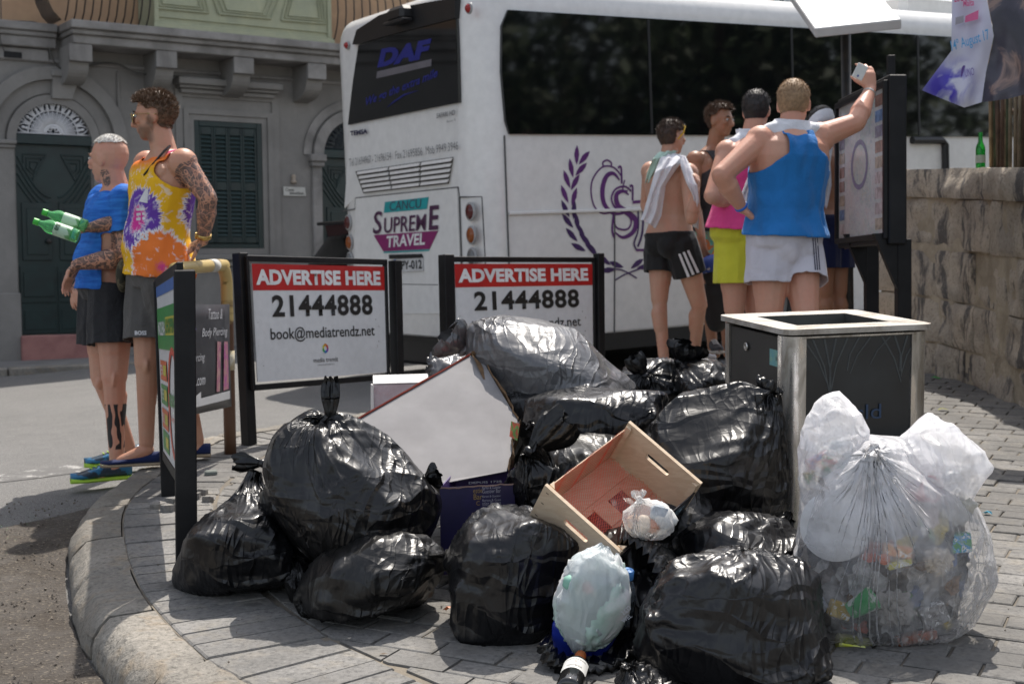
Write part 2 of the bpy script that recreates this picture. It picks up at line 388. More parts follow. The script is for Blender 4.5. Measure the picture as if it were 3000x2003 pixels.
# brown dirt along the kerb
t = NT('road_dirt'); co = t.coord('World'); n = t.noise(co, 3.2, 8, .8, .65); n2 = t.noise(co, 70, 6)
c = t.mix(t.ramp(n, [(.38, 0.), (.62, 1.)]), (.055, .044, .034), (.085, .075, .066)); c = t.mix(t.ramp(n2, [(.56, 0.), (.68, .8)]), c, (.2, .17, .13)); t.col(c); M_DIRT = t.done(.95, 0, t.bump(n2, .012, 1, t.bump(n, .03)))
vs = []; ns = 60; nw = 10
for i in range(ns+1):
    s = 3.2+(7.0-3.2)*i/ns; taper = sst(0, .35, 1-i/ns)
    for j in range(nw+1):
        o = -.02-(1.0*taper+.05)*j/nw*(1+.25*math.sin(i*.5)); q = koff(s, o); w = np.array([q.x, q.y, 0])
        vs.append((q.x, q.y, road(q.x, q.y)+.010+.012*(1-j/nw)*(.5+.5*float(vnoise(w, 8, 2)))))
tag(npmesh('dirt', vs, [(i*(nw+1)+j, i*(nw+1)+j+1, (i+1)*(nw+1)+j+1, (i+1)*(nw+1)+j) for i in range(ns) for j in range(nw)], M_DIRT), 'brown dirt and grit gathered along the kerb', kind='stuff')
M_GRIT = mt('grit', (.20, .17, .14), .9, c2=(.08, .07, .06), sc=30, coord='World')
mb = MB(); rg = random.Random(3)
for i in range(1700):
    s = rg.uniform(3.5, 7.0); o = -.03-abs(rg.gauss(0, .42)); q = koff(s, o); r = rg.choice((.0015, .002, .0025, .005))*rg.uniform(.6, 1.4)
    c = V((q.x, q.y, road(q.x, q.y)+.016+r*.4)); a = V((rg.gauss(0, 1), rg.gauss(0, 1), rg.gauss(0, .5))).normalized(); b = a.cross(V((0, 0, 1))).normalized(); d = a.cross(b)
    mb.add([c+a*r*1.3, c+b*r, c-a*r, c-b*r*1.1, c+d*r*.8, c-d*r], [(0, 1, 4), (1, 2, 4), (2, 3, 4), (3, 0, 4), (1, 0, 5), (2, 1, 5), (3, 2, 5), (0, 3, 5)])
o = mb.build('gravel', M_GRIT); tag(o, 'loose grit and small stones on the road by the kerb', kind='stuff')
mb = MB()
for i in range(420):
    q = V((rg.uniform(-1.5, 2.9), rg.uniform(3.6, 8.5))); r = rg.choice((.0015, .002, .003))*rg.uniform(.7, 1.5)
    if kdist(*q) < .2 or not inside(*q): continue
    c = V((q.x, q.y, pav(*q)+.006+r*.5)); mb.add([c+V((r, 0, 0)), c+V((0, r, 0)), c-V((r, 0, 0)), c-V((0, r, 0)), c+V((0, 0, r)), c-V((0, 0, r))], [(0, 1, 4), (1, 2, 4), (2, 3, 4), (3, 0, 4), (1, 0, 5), (2, 1, 5), (3, 2, 5), (0, 3, 5)])
tag(mb.build('grit', M_GRIT), 'fine grit scattered over the paving', kind='stuff')
# broken paving rubble by the far post of the left sign
mb = None
for (px, py, r) in ((520, 1475, .05), (560, 1462, .045), (500, 1497, .04), (462, 1488, .035), (590, 1450, .03), (528, 1492, .03), (610, 1470, .025)):
    p = G(px, py)+V((0, 0, .012)); mb = MB(); a = rg.uniform(0, 3); k = 6
    top = [p+V((math.cos(a+i*6.28/k)*r*rg.uniform(.7, 1.2), math.sin(a+i*6.28/k)*r*rg.uniform(.7, 1.2), .012+rg.uniform(-.004, .008))) for i in range(k)]
    mb.prism(top, V((0, 0, -.03))); o = mb.build('broken_paver', M_PAVE, PAV)
p = G(618, 1392); mb = MB(); mb.box(p+V((0, 0, .012)), (.028, .008, 0), (-.006, .02, 0), (0, .003, .012), .006)
tag(mb.build('stone', mt('stone_chip', (.17, .19, .17), .8), own=True), 'small grey stone lying on the paving behind the left sign', 'stone')

mb = MB(); rs_ = random.Random(31)
for i in range(46):
    q = V((rs_.uniform(-1.3, 2.8), rs_.uniform(3.9, 8.2)))
    if kdist(*q) < .22 or not inside(*q): continue
    c = V((q.x, q.y, pav(*q)+.009)); r = rs_.uniform(.004, .013); n = 6; a0 = rs_.uniform(0, 6); k = rs_.uniform(.25, 1)
    mb.add([c+V((math.cos(a0+6.28*i_/n)*r*rs_.uniform(.6, 1.3), math.sin(a0+6.28*i_/n)*r*k*rs_.uniform(.6, 1.3), rs_.uniform(-.002, .004))) for i_ in range(n)]+[c+V((0, 0, .003))], [(i_, (i_+1) % n, n) for i_ in range(n)])
tag(mb.build('scraps', mt('pale_scraps', (.42, .38, .32), .8, c2=(.12, .08, .05), sc=14, lo=.48, hi=.52, coord='World')), 'tiny scraps, leaf bits and paper crumbs on the paving', kind='stuff')
# ================================================================== FACADE
def plate(loops, th, O, X, Y, name, m, parent=None, off=0, own=False):
    """filled 2D outline (first loop) with holes (others), th thick, front face at off along X x Y"""
    X = V(X).normalized(); Y = V(Y).normalized(); N = X.cross(Y)
    c = bpy.data.curves.new('t', 'CURVE'); c.dimensions = '2D'; c.fill_mode = 'BOTH'; c.extrude = th/2
    for lp in loops:
        sp = c.splines.new('POLY'); sp.points.add(len(lp)-1)
        for i, (a, b) in enumerate(lp): sp.points[i].co = (a, b, 0, 1)
        sp.use_cyclic_u = True
    o = bpy.data.objects.new('t', c); COL.objects.link(o); bpy.context.view_layer.update()
    me = bpy.data.meshes.new_from_object(o.evaluated_get(bpy.context.evaluated_depsgraph_get()))
    bpy.data.objects.remove(o); bpy.data.curves.remove(c)
    Pn = np.empty(len(me.vertices)*3); me.vertices.foreach_get('co', Pn); Pn = Pn.reshape(-1, 3)
    Oo = V(O)+N*(off-th/2); Q = np.array(Oo)+np.outer(Pn[:, 0], np.array(X))+np.outer(Pn[:, 1], np.array(Y))+np.outer(Pn[:, 2], np.array(N))
    fs = [tuple(p.vertices) for p in me.polygons]; bpy.data.meshes.remove(me)
    return npmesh(name, Q, fs, m, parent, False, own=own)
FP = V((-5.767, 18, 0)); FD = V((.8225, .5688, 0)).normalized(); FN = V((FD.y, -FD.x, 0)); ZU = V((0, 0, 1))
def fz(px, py, t=0):
    p = onplane(px, py, FP+FN*t, FN)-FP; return p.dot(FD), p.z
def fp(s, t, z): return FP+FD*s+FN*t+ZU*z
M_GREY = mt('grey_plaster', (.25, .238, .222), .85, c2=(.20, .19, .178), sc=1.3, bump=.004, bsc=40, coord='World')
M_LGREY = mt('weathered_grey_stone', (.30, .285, .27), .85, c2=(.18, .17, .16), sc=2.5, bump=.006, bsc=30, coord='World')
M_ORANGE = mt('orange_plaster', (.52, .34, .21), .9, c2=(.42, .27, .17), sc=1.5, bump=.004, bsc=40, coord='World')
M_TEAL = mt('dark_green_paint', (.007, .026, .026), .4, c2=(.005, .017, .018), sc=5, coord='World')
M_PALEGREEN = mt('flaking_pale_green_paint', (.42, .43, .29), .7, c2=(.33, .35, .25), sc=4, bump=.004, bsc=50, coord='World', lo=.35, hi=.7)
M_PINK = mt('pink_stone', (.36, .17, .15), .7, c2=(.27, .12, .11), sc=5, coord='World')
M_IRON = mt('black_iron', (.012, .012, .013), .5, c2=(.03, .025, .02), sc=12, coord='World')
M_WHITEIRON = mt('white_iron', (.74, .74, .76), .6, coord='World')
M_DARK = mt('dark_void', (.006, .006, .007), .7)
BG = thing('townhouse', 'grey and orange town house with an arched dark green door and shuttered window', 'house', fp(0, 0, .4))
zb = .50; zled = fz(760, 120, .6)[1]
def rect(s0, z0, s1, z1): return [(s0, z0), (s1, z0), (s1, z1), (s0, z1)]
def archloop(s0, s1, z0, zs, n=24):
    c = (s0+s1)/2; r = (s1-s0)/2; return [(s0, z0), (s1, z0)]+[(c+r*math.cos(math.pi*i/n), zs+r*math.sin(math.pi*i/n)) for i in range(n+1)]
d0 = fz(51, 700)[0]; d1 = fz(272, 700)[0]; dz = fz(160, 417)[1]; dzt = fz(160, 980)[1]
w0, wzt = fz(566, 352); w1 = fz(768, 500)[0]; wzb = fz(660, 728)[1]
e0 = fz(945, 600)[0]; e1 = e0+(d1-d0)*1.05; ez = fz(950, 455)[1]
plate([rect(-14, zb-.6, 26, zled)]+[archloop(d0, d1, zb-.1, dz)[::-1], archloop(e0, e1, zb-.1, ez)[::-1], rect(w0, wzb, w1, wzt)[::-1]], .5, FP, FD, ZU, 'wall', M_GREY, BG)
plate([rect(-14, zled+.002, 26, 11)], .48, FP, FD, ZU, 'wall', M_ORANGE, BG, off=-.01)['label'] = 'orange plastered upper wall'
# stepped ledge and balcony slab
def strip(s0, s1, t1, z0, z1, name='ledge', m=None, par=None, t0=-.1):
    mb = MB(); mb.box(fp((s0+s1)/2, (t0+t1)/2, (z0+z1)/2), FD*(s1-s0)/2, FN*(t1-t0)/2, ZU*(z1-z0)/2, .012); return mb.build(name, m or M_LGREY, par or BG)
lt = zled+.02; sl0 = fz(205, 100, .6)[0]
strip(sl0, 18, .66, lt-.07, lt+.03); strip(sl0+.03, 18, .60, lt-.13, lt-.07); strip(sl0+.06, 18, .54, lt-.24, lt-.13)
for k, (a, b, t) in enumerate(((lt-.07, lt+.03, .2), (lt-.13, lt-.07, .16), (lt-.26, lt-.13, .12))): strip(-14, sl0-.02, t, a, b)
strip(-14, 18, .035, fz(100, 178)[1]-.02, fz(100, 178)[1]+.03, 'string_course')
strip(-14, fz(140, 150)[0], .05, fz(60, 178)[1], lt-.27, 'frieze')
mb = MB(); a = fz(11, 150, .05); b = fz(64, 172, .05); mb.box(fp((a[0]+b[0])/2, .045, (a[1]+b[1])/2), FD*(b[0]-a[0])/2, FN*.012, ZU*(a[1]-b[1])/2); mb.build('vent_hole', M_DARK, BG)
for (xa, xb) in ((205, 263), (459, 511), (686, 736), (902, 948), (1110, 1150)):
    s0 = fz(xa, 120, .5)[0]; s1 = fz(xb, 120, .5)[0]; zt = lt-.245; mb = MB()
    pr = [(0, zt), (.5, zt), (.5, zt-.21), (.44, zt-.215)]+[(.44*math.cos(a)**.8, zt-.215-.25*math.sin(a)) for a in np.linspace(.15, 1.5, 8)]+[(0, zt-.48)]
    mb.prism([fp(s0, t, z) for t, z in pr], FD*(s1-s0)); o = mb.build('corbel', M_GREY, BG)
    m2 = MB(); m2.box(fp((s0+s1)/2, .50, zt-.105), FD*((s1-s0)/2+.02), FN*.03, ZU*.105, .006); npmesh('corbel_block', m2.v, m2.f, M_LGREY, o, False)
# archivolts
def arch(s0, s1, zs, r1, t, name='archivolt', m=None, z0=None):
    c = (s0+s1)/2; r0 = (s1-s0)/2; n = 28; lp = [(c+r0*math.cos(math.pi*i/n), zs+r0*math.sin(math.pi*i/n)) for i in range(n+1)]
    lp += [(c+(r0+r1)*math.cos(math.pi*(1-i/n)), zs+(r0+r1)*math.sin(math.pi*(1-i/n))) for i in range(n+1)]
    return plate([lp], t, FP, FD, ZU, name, m or M_GREY, BG, off=t)
arch(d0, d1, dz, .11, .07); arch(d0-.30, d1+.30, dz, .16, .10); arch(d0-.13, d1+.13, dz, .165, .03)
arch(e0, e1, ez, .15, .08, m=M_LGREY); arch(e0-.17, e1+.17, ez, .12, .03, m=M_LGREY)
k0, kz0 = fz(152, 288, .1); k1, kz1 = fz(210, 290, .1); kt0, kzt = fz(156, 225, .12); kt1 = fz(232, 225, .12)[0]; mb = MB()
mb.prism([fp(k0, 0, kz0), fp(k1, 0, kz0), fp(kt1, 0, kzt), fp(kt0, 0, kzt)], FN*.12); mb.build('keystone', M_GREY, BG)
strip(kt0-.02, kt1+.03, .15, kzt+.003, kzt+.09, 'keystone_cap', M_GREY)
for (a, b) in ((d0-.34, d0-.02), (d1+.02, d1+.34)):          # pilasters
    strip(a, b, .05, zb-.3, dz-.06, 'pilaster', M_GREY); strip(a-.03, b+.02, .11, dz-.055, dz+.0, 'capital', M_GREY); strip(a-.02, b+.01, .085, dz-.10, dz-.057, 'capital', M_GREY)
    strip(a-.05, b+.02, .09, zb-.3, fz(50, 858)[1], 'plinth', M_GREY)
strip(e0-.17, e0-.02, .05, zb-.3, ez-.06, 'pilaster', M_LGREY); strip(e0-.22, e0+.02, .13, ez-.1, ez, 'capital', M_LGREY); strip(e0-.2, e0, .10, ez-.17, ez-.102, 'capital', M_LGREY)
strip(d1+.36, d1+.40, .03, zb-.3, fz(400, 215)[1], 'pilaster', M_GREY)
# doors
fpd = lambda s, t, z: fp(s, t+.17, z)
def door(s0, s1, zbot, zs, lite=True):
    par = MB(); par.box(fpd((s0+s1)/2, -.20, (zbot+zs)/2), FD*(s1-s0)/2, FN*.03, ZU*(zs-zbot)/2); D = par.build('door', M_TEAL, BG)
    def slab(a0, a1, b0, b1, t0, t1, nm='door_panel'):
        q = MB(); q.box(fpd((a0+a1)/2, (t0+t1)/2, (b0+b1)/2), FD*(a1-a0)/2, FN*(t1-t0)/2, ZU*(b1-b0)/2, .008); return npmesh(nm, q.v, q.f, M_TEAL, D, False)
    H = zs-zbot; mid = (s0+s1)/2; hw = (s1-s0)/2
    slab(s0, s1, zs-.02, zs+.10, -.2, -.10, 'transom')
    for sg in (-1, 1):
        L = lambda x: mid+sg*x*hw; q = MB()
        a, b = sorted((L(.10), L(.88)))
        slab(*sorted((L(.03), L(.97))), zbot+.02, zbot+H*.16, -.17, -.155); slab(a, b, zbot+.07, zbot+H*.13, -.155, -.145)
        slab(*sorted((L(.03), L(.97))), zbot+H*.17, zbot+H*.36, -.17, -.155); slab(a, b, zbot+H*.20, zbot+H*.33, -.155, -.14)
        slab(a, b, zbot+H*.39, zbot+H*.69, -.17, -.15); slab(*sorted((L(.22), L(.76))), zbot+H*.42, zbot+H*.66, -.15, -.135)
        # curved mouldings of the upper panel
        for k in range(4):
            pts = [fpd(L(.06+.86*u), -.165, zbot+H*(.72+.035*k)+H*.20*(1-u)**1.6*(1 if sg else 1)) for u in np.linspace(0, 1, 12)] if False else \
                  [fpd(L(.95-.85*u), -.165, zbot+H*(.93-.045*k)-H*(.21-.05*k*.3)*math.sin(u*1.57)) for u in np.linspace(0, 1, 12)]
            q.tube(pts, .014, 6)
        for k in range(3):
            r_ = .30-.09*k; c = (.52, .90)
            q.tube([fpd(L(.5+r_*x), -.165, zbot+H*(.875+r_*.22*y)) for x, y in ((-1, 1), (1, 1), (1, -.2), (.2, -1), (-1, 1))], .012, 6)
        npmesh('moulding', q.v, q.f, M_TEAL, D, False)
    q = MB(); q.lathe(fpd(mid-.10*hw*2.2, -.15, zbot+H*.49), FN, [(0, .02), (.03, .015), (.04, .035), (.06, .035), (.07, .01)], 12); npmesh('door_knob', q.v, q.f, M_IRON, D, True)
    return D
D1 = door(d0, d1, dzt, dz-.02)
a = fz(75, 838, -.14); b = fz(134, 852, -.14); q = MB(); q.box(fp((a[0]+b[0])/2, -.135, (a[1]+b[1])/2), FD*abs(b[0]-a[0])/2, FN*.006, ZU*abs(b[1]-a[1])/2, .003); npmesh('mail_slot', q.v, q.f, mt('pale_metal', (.55, .56, .58), .4), D1, False)
D2 = door(e0, e1, dzt+.1, ez-.02)
strip(d0-.02, d1+.02, .14, zb-.2, dzt-.003, 'doorstep', M_PINK, t0=-.2)
strip(e0-.02, e1+.02, .14, zb-.2, dzt+.09, 'doorstep', M_PINK, t0=-.2)
# fanlights: glass, radiating bars, rings
M_FANGLASS = mt('dark_fanlight_glass', (.012, .02, .035), .15, c2=(.03, .04, .06), sc=3, coord='World')
def fanlight(s0, s1, zs, m):
    c = (s0+s1)/2; R = (s1-s0)/2; n = 24
    lp = [(c+R*math.cos(math.pi*i/n), zs+.09+(R-.05)*math.sin(math.pi*i/n)) for i in range(n+1)]
    gl = plate([lp], .02, FP, FD, ZU, 'fanlight', M_FANGLASS, BG, off=-.04)
    q = MB(); P_ = lambda r, a: fpd(c+r*math.cos(a), -.15, zs+.10+r*math.sin(a)*.94)
    q.tube([P_(R*.24, a) for a in np.linspace(0, math.pi, 14)], .014, 6); q.tube([P_(R*.19, a) for a in np.linspace(0, math.pi, 14)], .009, 6)
    q.tube([P_(R*.66, a) for a in np.linspace(0, math.pi, 20)], .009, 6); q.tube([P_(R, 0), P_(R, math.pi)], .010, 6)
    for sg in (-1, 1): q.tube([fpd(c+sg*(.02+R*.09*math.sin(a)), -.15, zs+.13+R*.05*(1-math.cos(a))) for a in np.linspace(0, 5, 12)], .009, 6)
    N = 16
    for i in range(N+1):
        a = math.pi*i/N; q.tube([P_(R*.24, a), P_(R*.62, a)], .009, 6)
    for i in range(N):
        a = math.pi*(i+.5)/N; q.tube([P_(R*.26, a), P_(R*.60, a)], .007, 6)
        if i % 2 == 0:
            a1 = math.pi*(i+1)/N
            q.tube([P_(R*.66, a1-.17), P_(R*.82, a1-.13), P_(R*.97, a1)], .009, 6); q.tube([P_(R*.66, a1+.17), P_(R*.82, a1+.13), P_(R*.97, a1)], .009, 6)
            q.tube([P_(R*.62, a1), P_(R*.72, a1), P_(R*.80, a1), P_(R*.86, a1)], [.008, .008, .022, .004], 6)
            q.tube([P_(R*.70, a1-.06), P_(R*.73, a1), P_(R*.70, a1+.06)], .009, 6)
        else:
            a1 = math.pi*(i+1)/N; q.tube([P_(R*.66, a1), P_(R*.99, a1)], .009, 6)
    npmesh('grille', q.v, q.f, m, gl, True)
fanlight(d0, d1, dz, M_WHITEIRON); fanlight(e0, e1, ez, mt('dark_iron_grille', (.03, .04, .045), .5))
# shuttered window
WN = MB(); WN.box(fp((w0+w1)/2, -.07, (wzb+wzt)/2), FD*(w1-w0)/2, FN*.02, ZU*(wzt-wzb)/2); WN = WN.build('window', M_TEAL, BG)
def wbar(a0, a1, b0, b1, t0=-.05, t1=.02, nm='window_frame', par=WN, m=M_TEAL):
    q = MB(); q.box(fp((a0+a1)/2, (t0+t1)/2, (b0+b1)/2), FD*(a1-a0)/2, FN*(t1-t0)/2, ZU*(b1-b0)/2, .006); return npmesh(nm, q.v, q.f, m, par, False)
fw = .075; wbar(w0, w0+fw, wzb, wzt, t1=.012); wbar(w1-fw, w1, wzb, wzt, t1=.012); wbar(w0+fw, w1-fw, wzt-fw, wzt, t1=.010); wbar(w0+fw, w1-fw, wzb, wzb+fw*.8, t1=.010)
WI = w1-w0-2*fw; lw = WI/4; H = wzt-wzb-2*fw; slat = None
for i in range(4):
    a = w0+fw+i*lw; b = a+lw
    wbar(a+.002, a+.03, wzb+fw, wzt-fw, t1=.0, nm='shutter_stile'); wbar(b-.03, b-.002, wzb+fw, wzt-fw, t1=.0, nm='shutter_stile')
    for (z0, z1) in ((0, .055), (.455, .53), (.93, 1)): wbar(a+.03, b-.03, wzb+fw+H*z0, wzb+fw+H*z1, t1=-.004, nm='shutter_rail')
    for (z0, z1) in ((.055, .455), (.53, .93)):
        n = 11
        for k in range(n):
            z = wzb+fw+H*(z0+(z1-z0)*(k+.5)/n); c = fp((a+b)/2, -.022, z)
            if slat is None:
                q = MB(); q.box((0, 0, 0), FD*(lw/2-.032), (FN*.020-ZU*.022), (FN*1.1+ZU).normalized()*.004); slat = bpy.data.meshes.new('slat'); slat.from_pydata(q.v, [], q.f); slat.materials.append(mt('lighter_green_slat', (.035, .06, .06), .6))  # slats a lighter green than the frame around them
            o = bpy.data.objects.new('slat', slat); COL.objects.link(o); o.parent = WN; o.location = c-org(WN); ORG[o.name] = c
def frame(a0, b0, a1, b1, w, t, nm='window_surround', m=M_GREY): return plate([rect(a0-w, b0-w, a1+w, b1+w), rect(a0, b0, a1, b1)[::-1]], t, FP, FD, ZU, nm, m, BG, off=t)
frame(w0, wzb, w1, wzt, .075, .02); frame(w0-.078, wzb-.078, w1+.078, wzt+.078, .07, .045); frame(w0-.155, wzb-.2, w1+.155, wzt+.30, .10, .03)
h0, hz = fz(523, 224, .2); h1, hz1 = fz(829, 245, .2)
strip(h0, h1, .22, hz-.09, hz, 'window_cornice', M_GREY); strip(h0+.03, h1-.03, .16, hz-.13, hz-.092, 'window_cornice', M_GREY); strip(h0+.07, h1-.07, .10, hz-.19, hz-.132, 'window_cornice', M_GREY)
strip(w0-.2, w1+.25, .13, wzb-.16, wzb-.085, 'window_sill', M_GREY); strip(w0-.16, w1+.2, .08, wzb-.24, wzb-.162, 'window_sill', M_GREY)
# name plate and small ornament
a0_, az0 = fz(832, 573, .02); a1_, az1 = fz(896, 549, .02)
np_ = plate([[(a0_, az0), (a1_, az0-.0), (a1_-.015, az1), (a0_-.005, az1)]], .02, FP, FD, ZU, 'name_plate', mt('cream_plate', (.55, .54, .5), .5), BG, off=.02)
M_INK = mt('black_ink', (.012, .012, .012), .5)
text('Casa', np_, M_INK, fp(a0_+.02, .02, az0+(az1-az0)*.52), FD, ZU, (a1_-a0_)*.4, (az1-az0)*.34, .02)
text('SERAFINA', np_, M_INK, fp(a0_+(a1_-a0_)*.25, .02, az0+(az1-az0)*.12), FD, ZU, (a1_-a0_)*.65, (az1-az0)*.3, .03)
s_, z_ = fz(861, 528, .03); q = MB(); q.lathe(fp(s_, .02, z_-.05), ZU, [(0, .02), (.01, .045), (.03, .05), (.05, .03), (.08, .028), (.1, .035), (.13, .02), (.14, .002)], 12); npmesh('ornament', q.v, q.f, mt('ochre_ceramic', (.4, .33, .26), .4), BG, True)
# enclosed pale green balcony
g0 = fz(455, 80, .6)[0]; g1 = fz(975, 110, .6)[0]; gz = lt+.032
gb = MB(); gb.box(fp((g0+g1)/2, .28, gz+1.2), FD*(g1-g0)/2, FN*.27, ZU*1.2); GB = gb.build('enclosed_balcony', M_PALEGREEN, BG); GB['label'] = 'pale green wooden enclosed balcony with raised panels'
def gbar(a0, a1, b0, b1, t0, t1, nm='rail'):
    q = MB(); q.box(fp((a0+a1)/2, (t0+t1)/2, (b0+b1)/2), FD*(a1-a0)/2, FN*(t1-t0)/2, ZU*(b1-b0)/2, .006); return npmesh(nm, q.v, q.f, M_PALEGREEN, GB, False)
gbar(g0-.02, g1+.02, gz, gz+.05, .55, .62); gbar(g0-.01, g1+.01, gz+.05, gz+.075, .55, .60); gbar(g0-.01, g1+.01, gz+.14, gz+.155, .55, .575); gbar(g0, g0+.06, gz+.08, 9, .55, .58, 'post'); gbar(g1-.06, g1, gz+.08, 9, .55, .58, 'post')
for pts in (((455, 24), (610, 39), (585, -60), (455, -80)), ((642, 41.5), (793, 56), (830, -40), (605, -55)), ((825, 60), (953, 71), (940, -30), (850, -40))):
    for (kk, hh) in ((0, .014), (.16, .010), (.30, .007)):
        cc = (sum(p[0] for p in pts)/4, sum(p[1] for p in pts)/4); ring = []
        for p in pts:
            ss, zz = fz(p[0]+(cc[0]-p[0])*kk, p[1]+(cc[1]-p[1])*kk, .56); ring.append(fp(ss, .555+hh, zz))
        q = MB(); q.tube(ring+[ring[0]], .016 if kk == 0 else .011, 4); npmesh('panel_moulding', q.v, q.f, M_PALEGREEN, GB, False)
# bellied iron railings
def bar(s, dirv, z0, base, nm):
    prof_ = [(0, 0), (.10, .10), (.17, .25), (.20, .42), (.19, .6), (.12, .8), (.04, .95), (.0, 1.1)]
    q = MB(); q.tube([V(base)+V(dirv)*a+ZU*b for a, b in prof_], .009, 6); return q
rl = fz(192, 40, .62)[0]; rr = fz(452, 55, .62)[0]; n = 11
RL = MB(); RL.tube([fp(rl, .50, lt+1.13), fp(rr, .50, lt+1.13)], .014, 6); RL = RL.build('railing', M_IRON, BG)
for i in range(n):
    q = bar(0, FN, 0, fp(rl+(rr-rl)*(i+.3)/n, .50, lt+.03), ''); npmesh('railing_bar', q.v, q.f, M_IRON, RL, True)
for i in range(8):
    q = bar(0, -FD, 0, fp(rl-.02, .50-i*.06, lt+.03), ''); npmesh('railing_bar', q.v, q.f, M_IRON, RL, True)
r0 = fz(982, 110, .6)[0]
RR = MB(); RR.tube([fp(r0, .5, lt+1.13), fp(r0+3, .5, lt+1.13)], .014, 6); RR = RR.build('railing', M_IRON, BG)
for i in range(22):
    q = bar(0, FN, 0, fp(r0+i*.125, .5, lt+.03), ''); npmesh('railing_bar', q.v, q.f, M_IRON, RR, True)
# cables
cb = [V(fp(*((lambda a: (a[0], .10, a[1]))(fz(x, y, .10))))) for x, y in ((-20, 62), (60, 64), (112, 70), (132, 104), (150, 160), (165, 190), (185, 203), (230, 204), (270, 191), (312, 184), (350, 190), (395, 212), (440, 219), (512, 223), (540, 226))]
q = MB(); q.tube([V(p) for p in catmull([V(p) for p in cb], 5)], .012, 6); npmesh('cable', q.v, q.f, mt('dusty_cable', (.09, .085, .075), .7), BG, True)
cb = [V(fp(*((lambda a: (a[0], .12, a[1]))(fz(x, y, .12))))) for x, y in ((2, -10), (3, 60), (0, 110), (10, 145), (14, 150))]
q = MB(); q.tube(catmull(cb, 5), .008, 6); npmesh('cable', q.v, q.f, mt('dusty_cable', (.3, .3, .28), .7), BG, True)
# windows of the upper storey further along (seen over the bus)
for (xa, xb) in ((2585, 2665), (2712, 2790), (2270, 2335)):
    s0, z0 = fz(xa, 60); s1 = fz(xb, 60)[0]; zc = z0
    pn = MB(); pn.box(fp((s0+s1)/2, .0, zc+.2), FD*(s1-s0)/2, FN*.012, ZU*1.1); pn = pn.build('window', mt('sash_blue_white', (.42, .5, .55), .5, c2=(.3, .4, .46), coord='World'), BG)
    for k in (0.1, .42, .58, .9):
        q = MB(); q.box(fp(s0+(s1-s0)*k, .02, zc+.2), FD*.03, FN*.02, ZU*1.1, .004); npmesh('window_frame', q.v, q.f, mt('white_paint_frame', (.6, .62, .64), .5), pn, False)
    for k in (.26, .74):
        q = MB(); q.box(fp(s0+(s1-s0)*k, .013, zc+.2), FD*(s1-s0)*.13, FN*.004, ZU*1.0); npmesh('pane', q.v, q.f, mt('window_glass', (.03, .05, .06), .1), pn, False)
# far pavement
mb = MB(); mb.box(fp(6, .85, zb-.25), FD*22, FN*.83, ZU*.25, .03); o = mb.build('far_pavement', mt('far_pavement_stone', (.22, .215, .205), .85, c2=(.15, .145, .14), sc=2, coord='World'))
tag(o, 'narrow grey pavement in front of the houses across the road', kind='structure')
mb = MB()
for i in range(44): mb.box(fp(-15.6+i, 1.76, zb-.20), FD*.49, FN*.075, ZU*.212, .02)
o2 = mb.build('kerb', M_KERB, o)

# ================================================================== BUS
BP = V((-.157, 10.9, .581)); Bf = V((.843, .538, .0385)).normalized(); Bl = V((-.538, .843, .0115)); Bl = (Bl-Bf*Bl.dot(Bf)).normalized(); Bu = Bf.cross(Bl).normalized()
def bp(f, l, h): return BP+Bf*f+Bl*l+Bu*h
def bs(px, py, l=0): p = onplane(px, py, BP+Bl*l, Bl)-BP; return p.dot(Bf), p.dot(Bu)
def br(px, py, f=0): p = onplane(px, py, BP+Bf*f, Bf)-BP; return p.dot(Bl), p.dot(Bu)
M_BUS = mt('white_bus_paint', (.80, .79, .77), .22, c2=(.775, .765, .74), sc=1.5, spec=.6)
M_BGLASS = mt('black_tinted_glass', (.004, .005, .006), .045, c2=(.006, .006, .007), spec=.8)
M_BLACKP = mt('black_plastic', (.012, .012, .013), .45)
M_RUB = mt('black_rubber', (.02, .02, .02), .8)
BUS = thing('coach', 'white touring coach with tinted windows standing behind the signs', 'bus', bp(0, 0, 0))
BL_ = 12.2; BW = 2.55; hb_ = bs(1764, 980)[1]; ht_ = bs(2250, 42)[1]+.16
def rrect(l0, l1, h0, h1, rt, rb, n=5):
    pts = []
    for (cx, cy, r, a0) in ((l1-rt, h1-rt, rt, 0), (l0+rt, h1-rt, rt, 90), (l0+rb, h0+rb, rb, 180), (l1-rb, h0+rb, rb, 270)):
        for i in range(n+1): a = rad(a0+90*i/n); pts.append((cx+r*math.cos(a), cy+r*math.sin(a)))
    return pts
mb = MB(); vs = []; secs = [(-.02, .30), (.0, .20), (.035, .12), (.09, .055), (.16, .018), (.26, 0), (6, 0), (11.8, 0), (12.1, .1), (12.2, .35)]
secs = [(-.0+f, ins) for f, ins in secs]
for f, ins in secs:
    for (l, h) in rrect(ins, BW-ins, hb_+ins*.12, ht_-ins*.45, .22, .03): vs.append(bp(f, l, h))
k = len(vs)//len(secs); fs = [(i*k+j, i*k+(j+1) % k, (i+1)*k+(j+1) % k, (i+1)*k+j) for i in range(len(secs)-1) for j in range(k)]+[tuple(range(k))[::-1], tuple((len(secs)-1)*k+j for j in range(k))]
mb.add(vs, fs); mb.build('body', M_BUS, BUS, smooth=True, sharp=35)
def bquad(pts, f=None, l=None, th=.012, name='panel', m=None, par=BUS, hole=None):
    """outline given as photo pixels on the rear (f) or side (l) plane"""
    if f is not None:
        lp = [br(x, y, f) for x, y in pts]; return plate([[(-a, b) for a, b in lp]], th, BP+Bf*(f-.002), -Bl, Bu, name, m, par, off=.0+th*.5) 
    lp = [bs(x, y, l) for x, y in pts]; return plate([lp], th, BP+Bl*l, Bf, Bu, name, m, par, off=th*.5)
RF = -.025
def RX(px, py): a = br(px, py, RF); return a
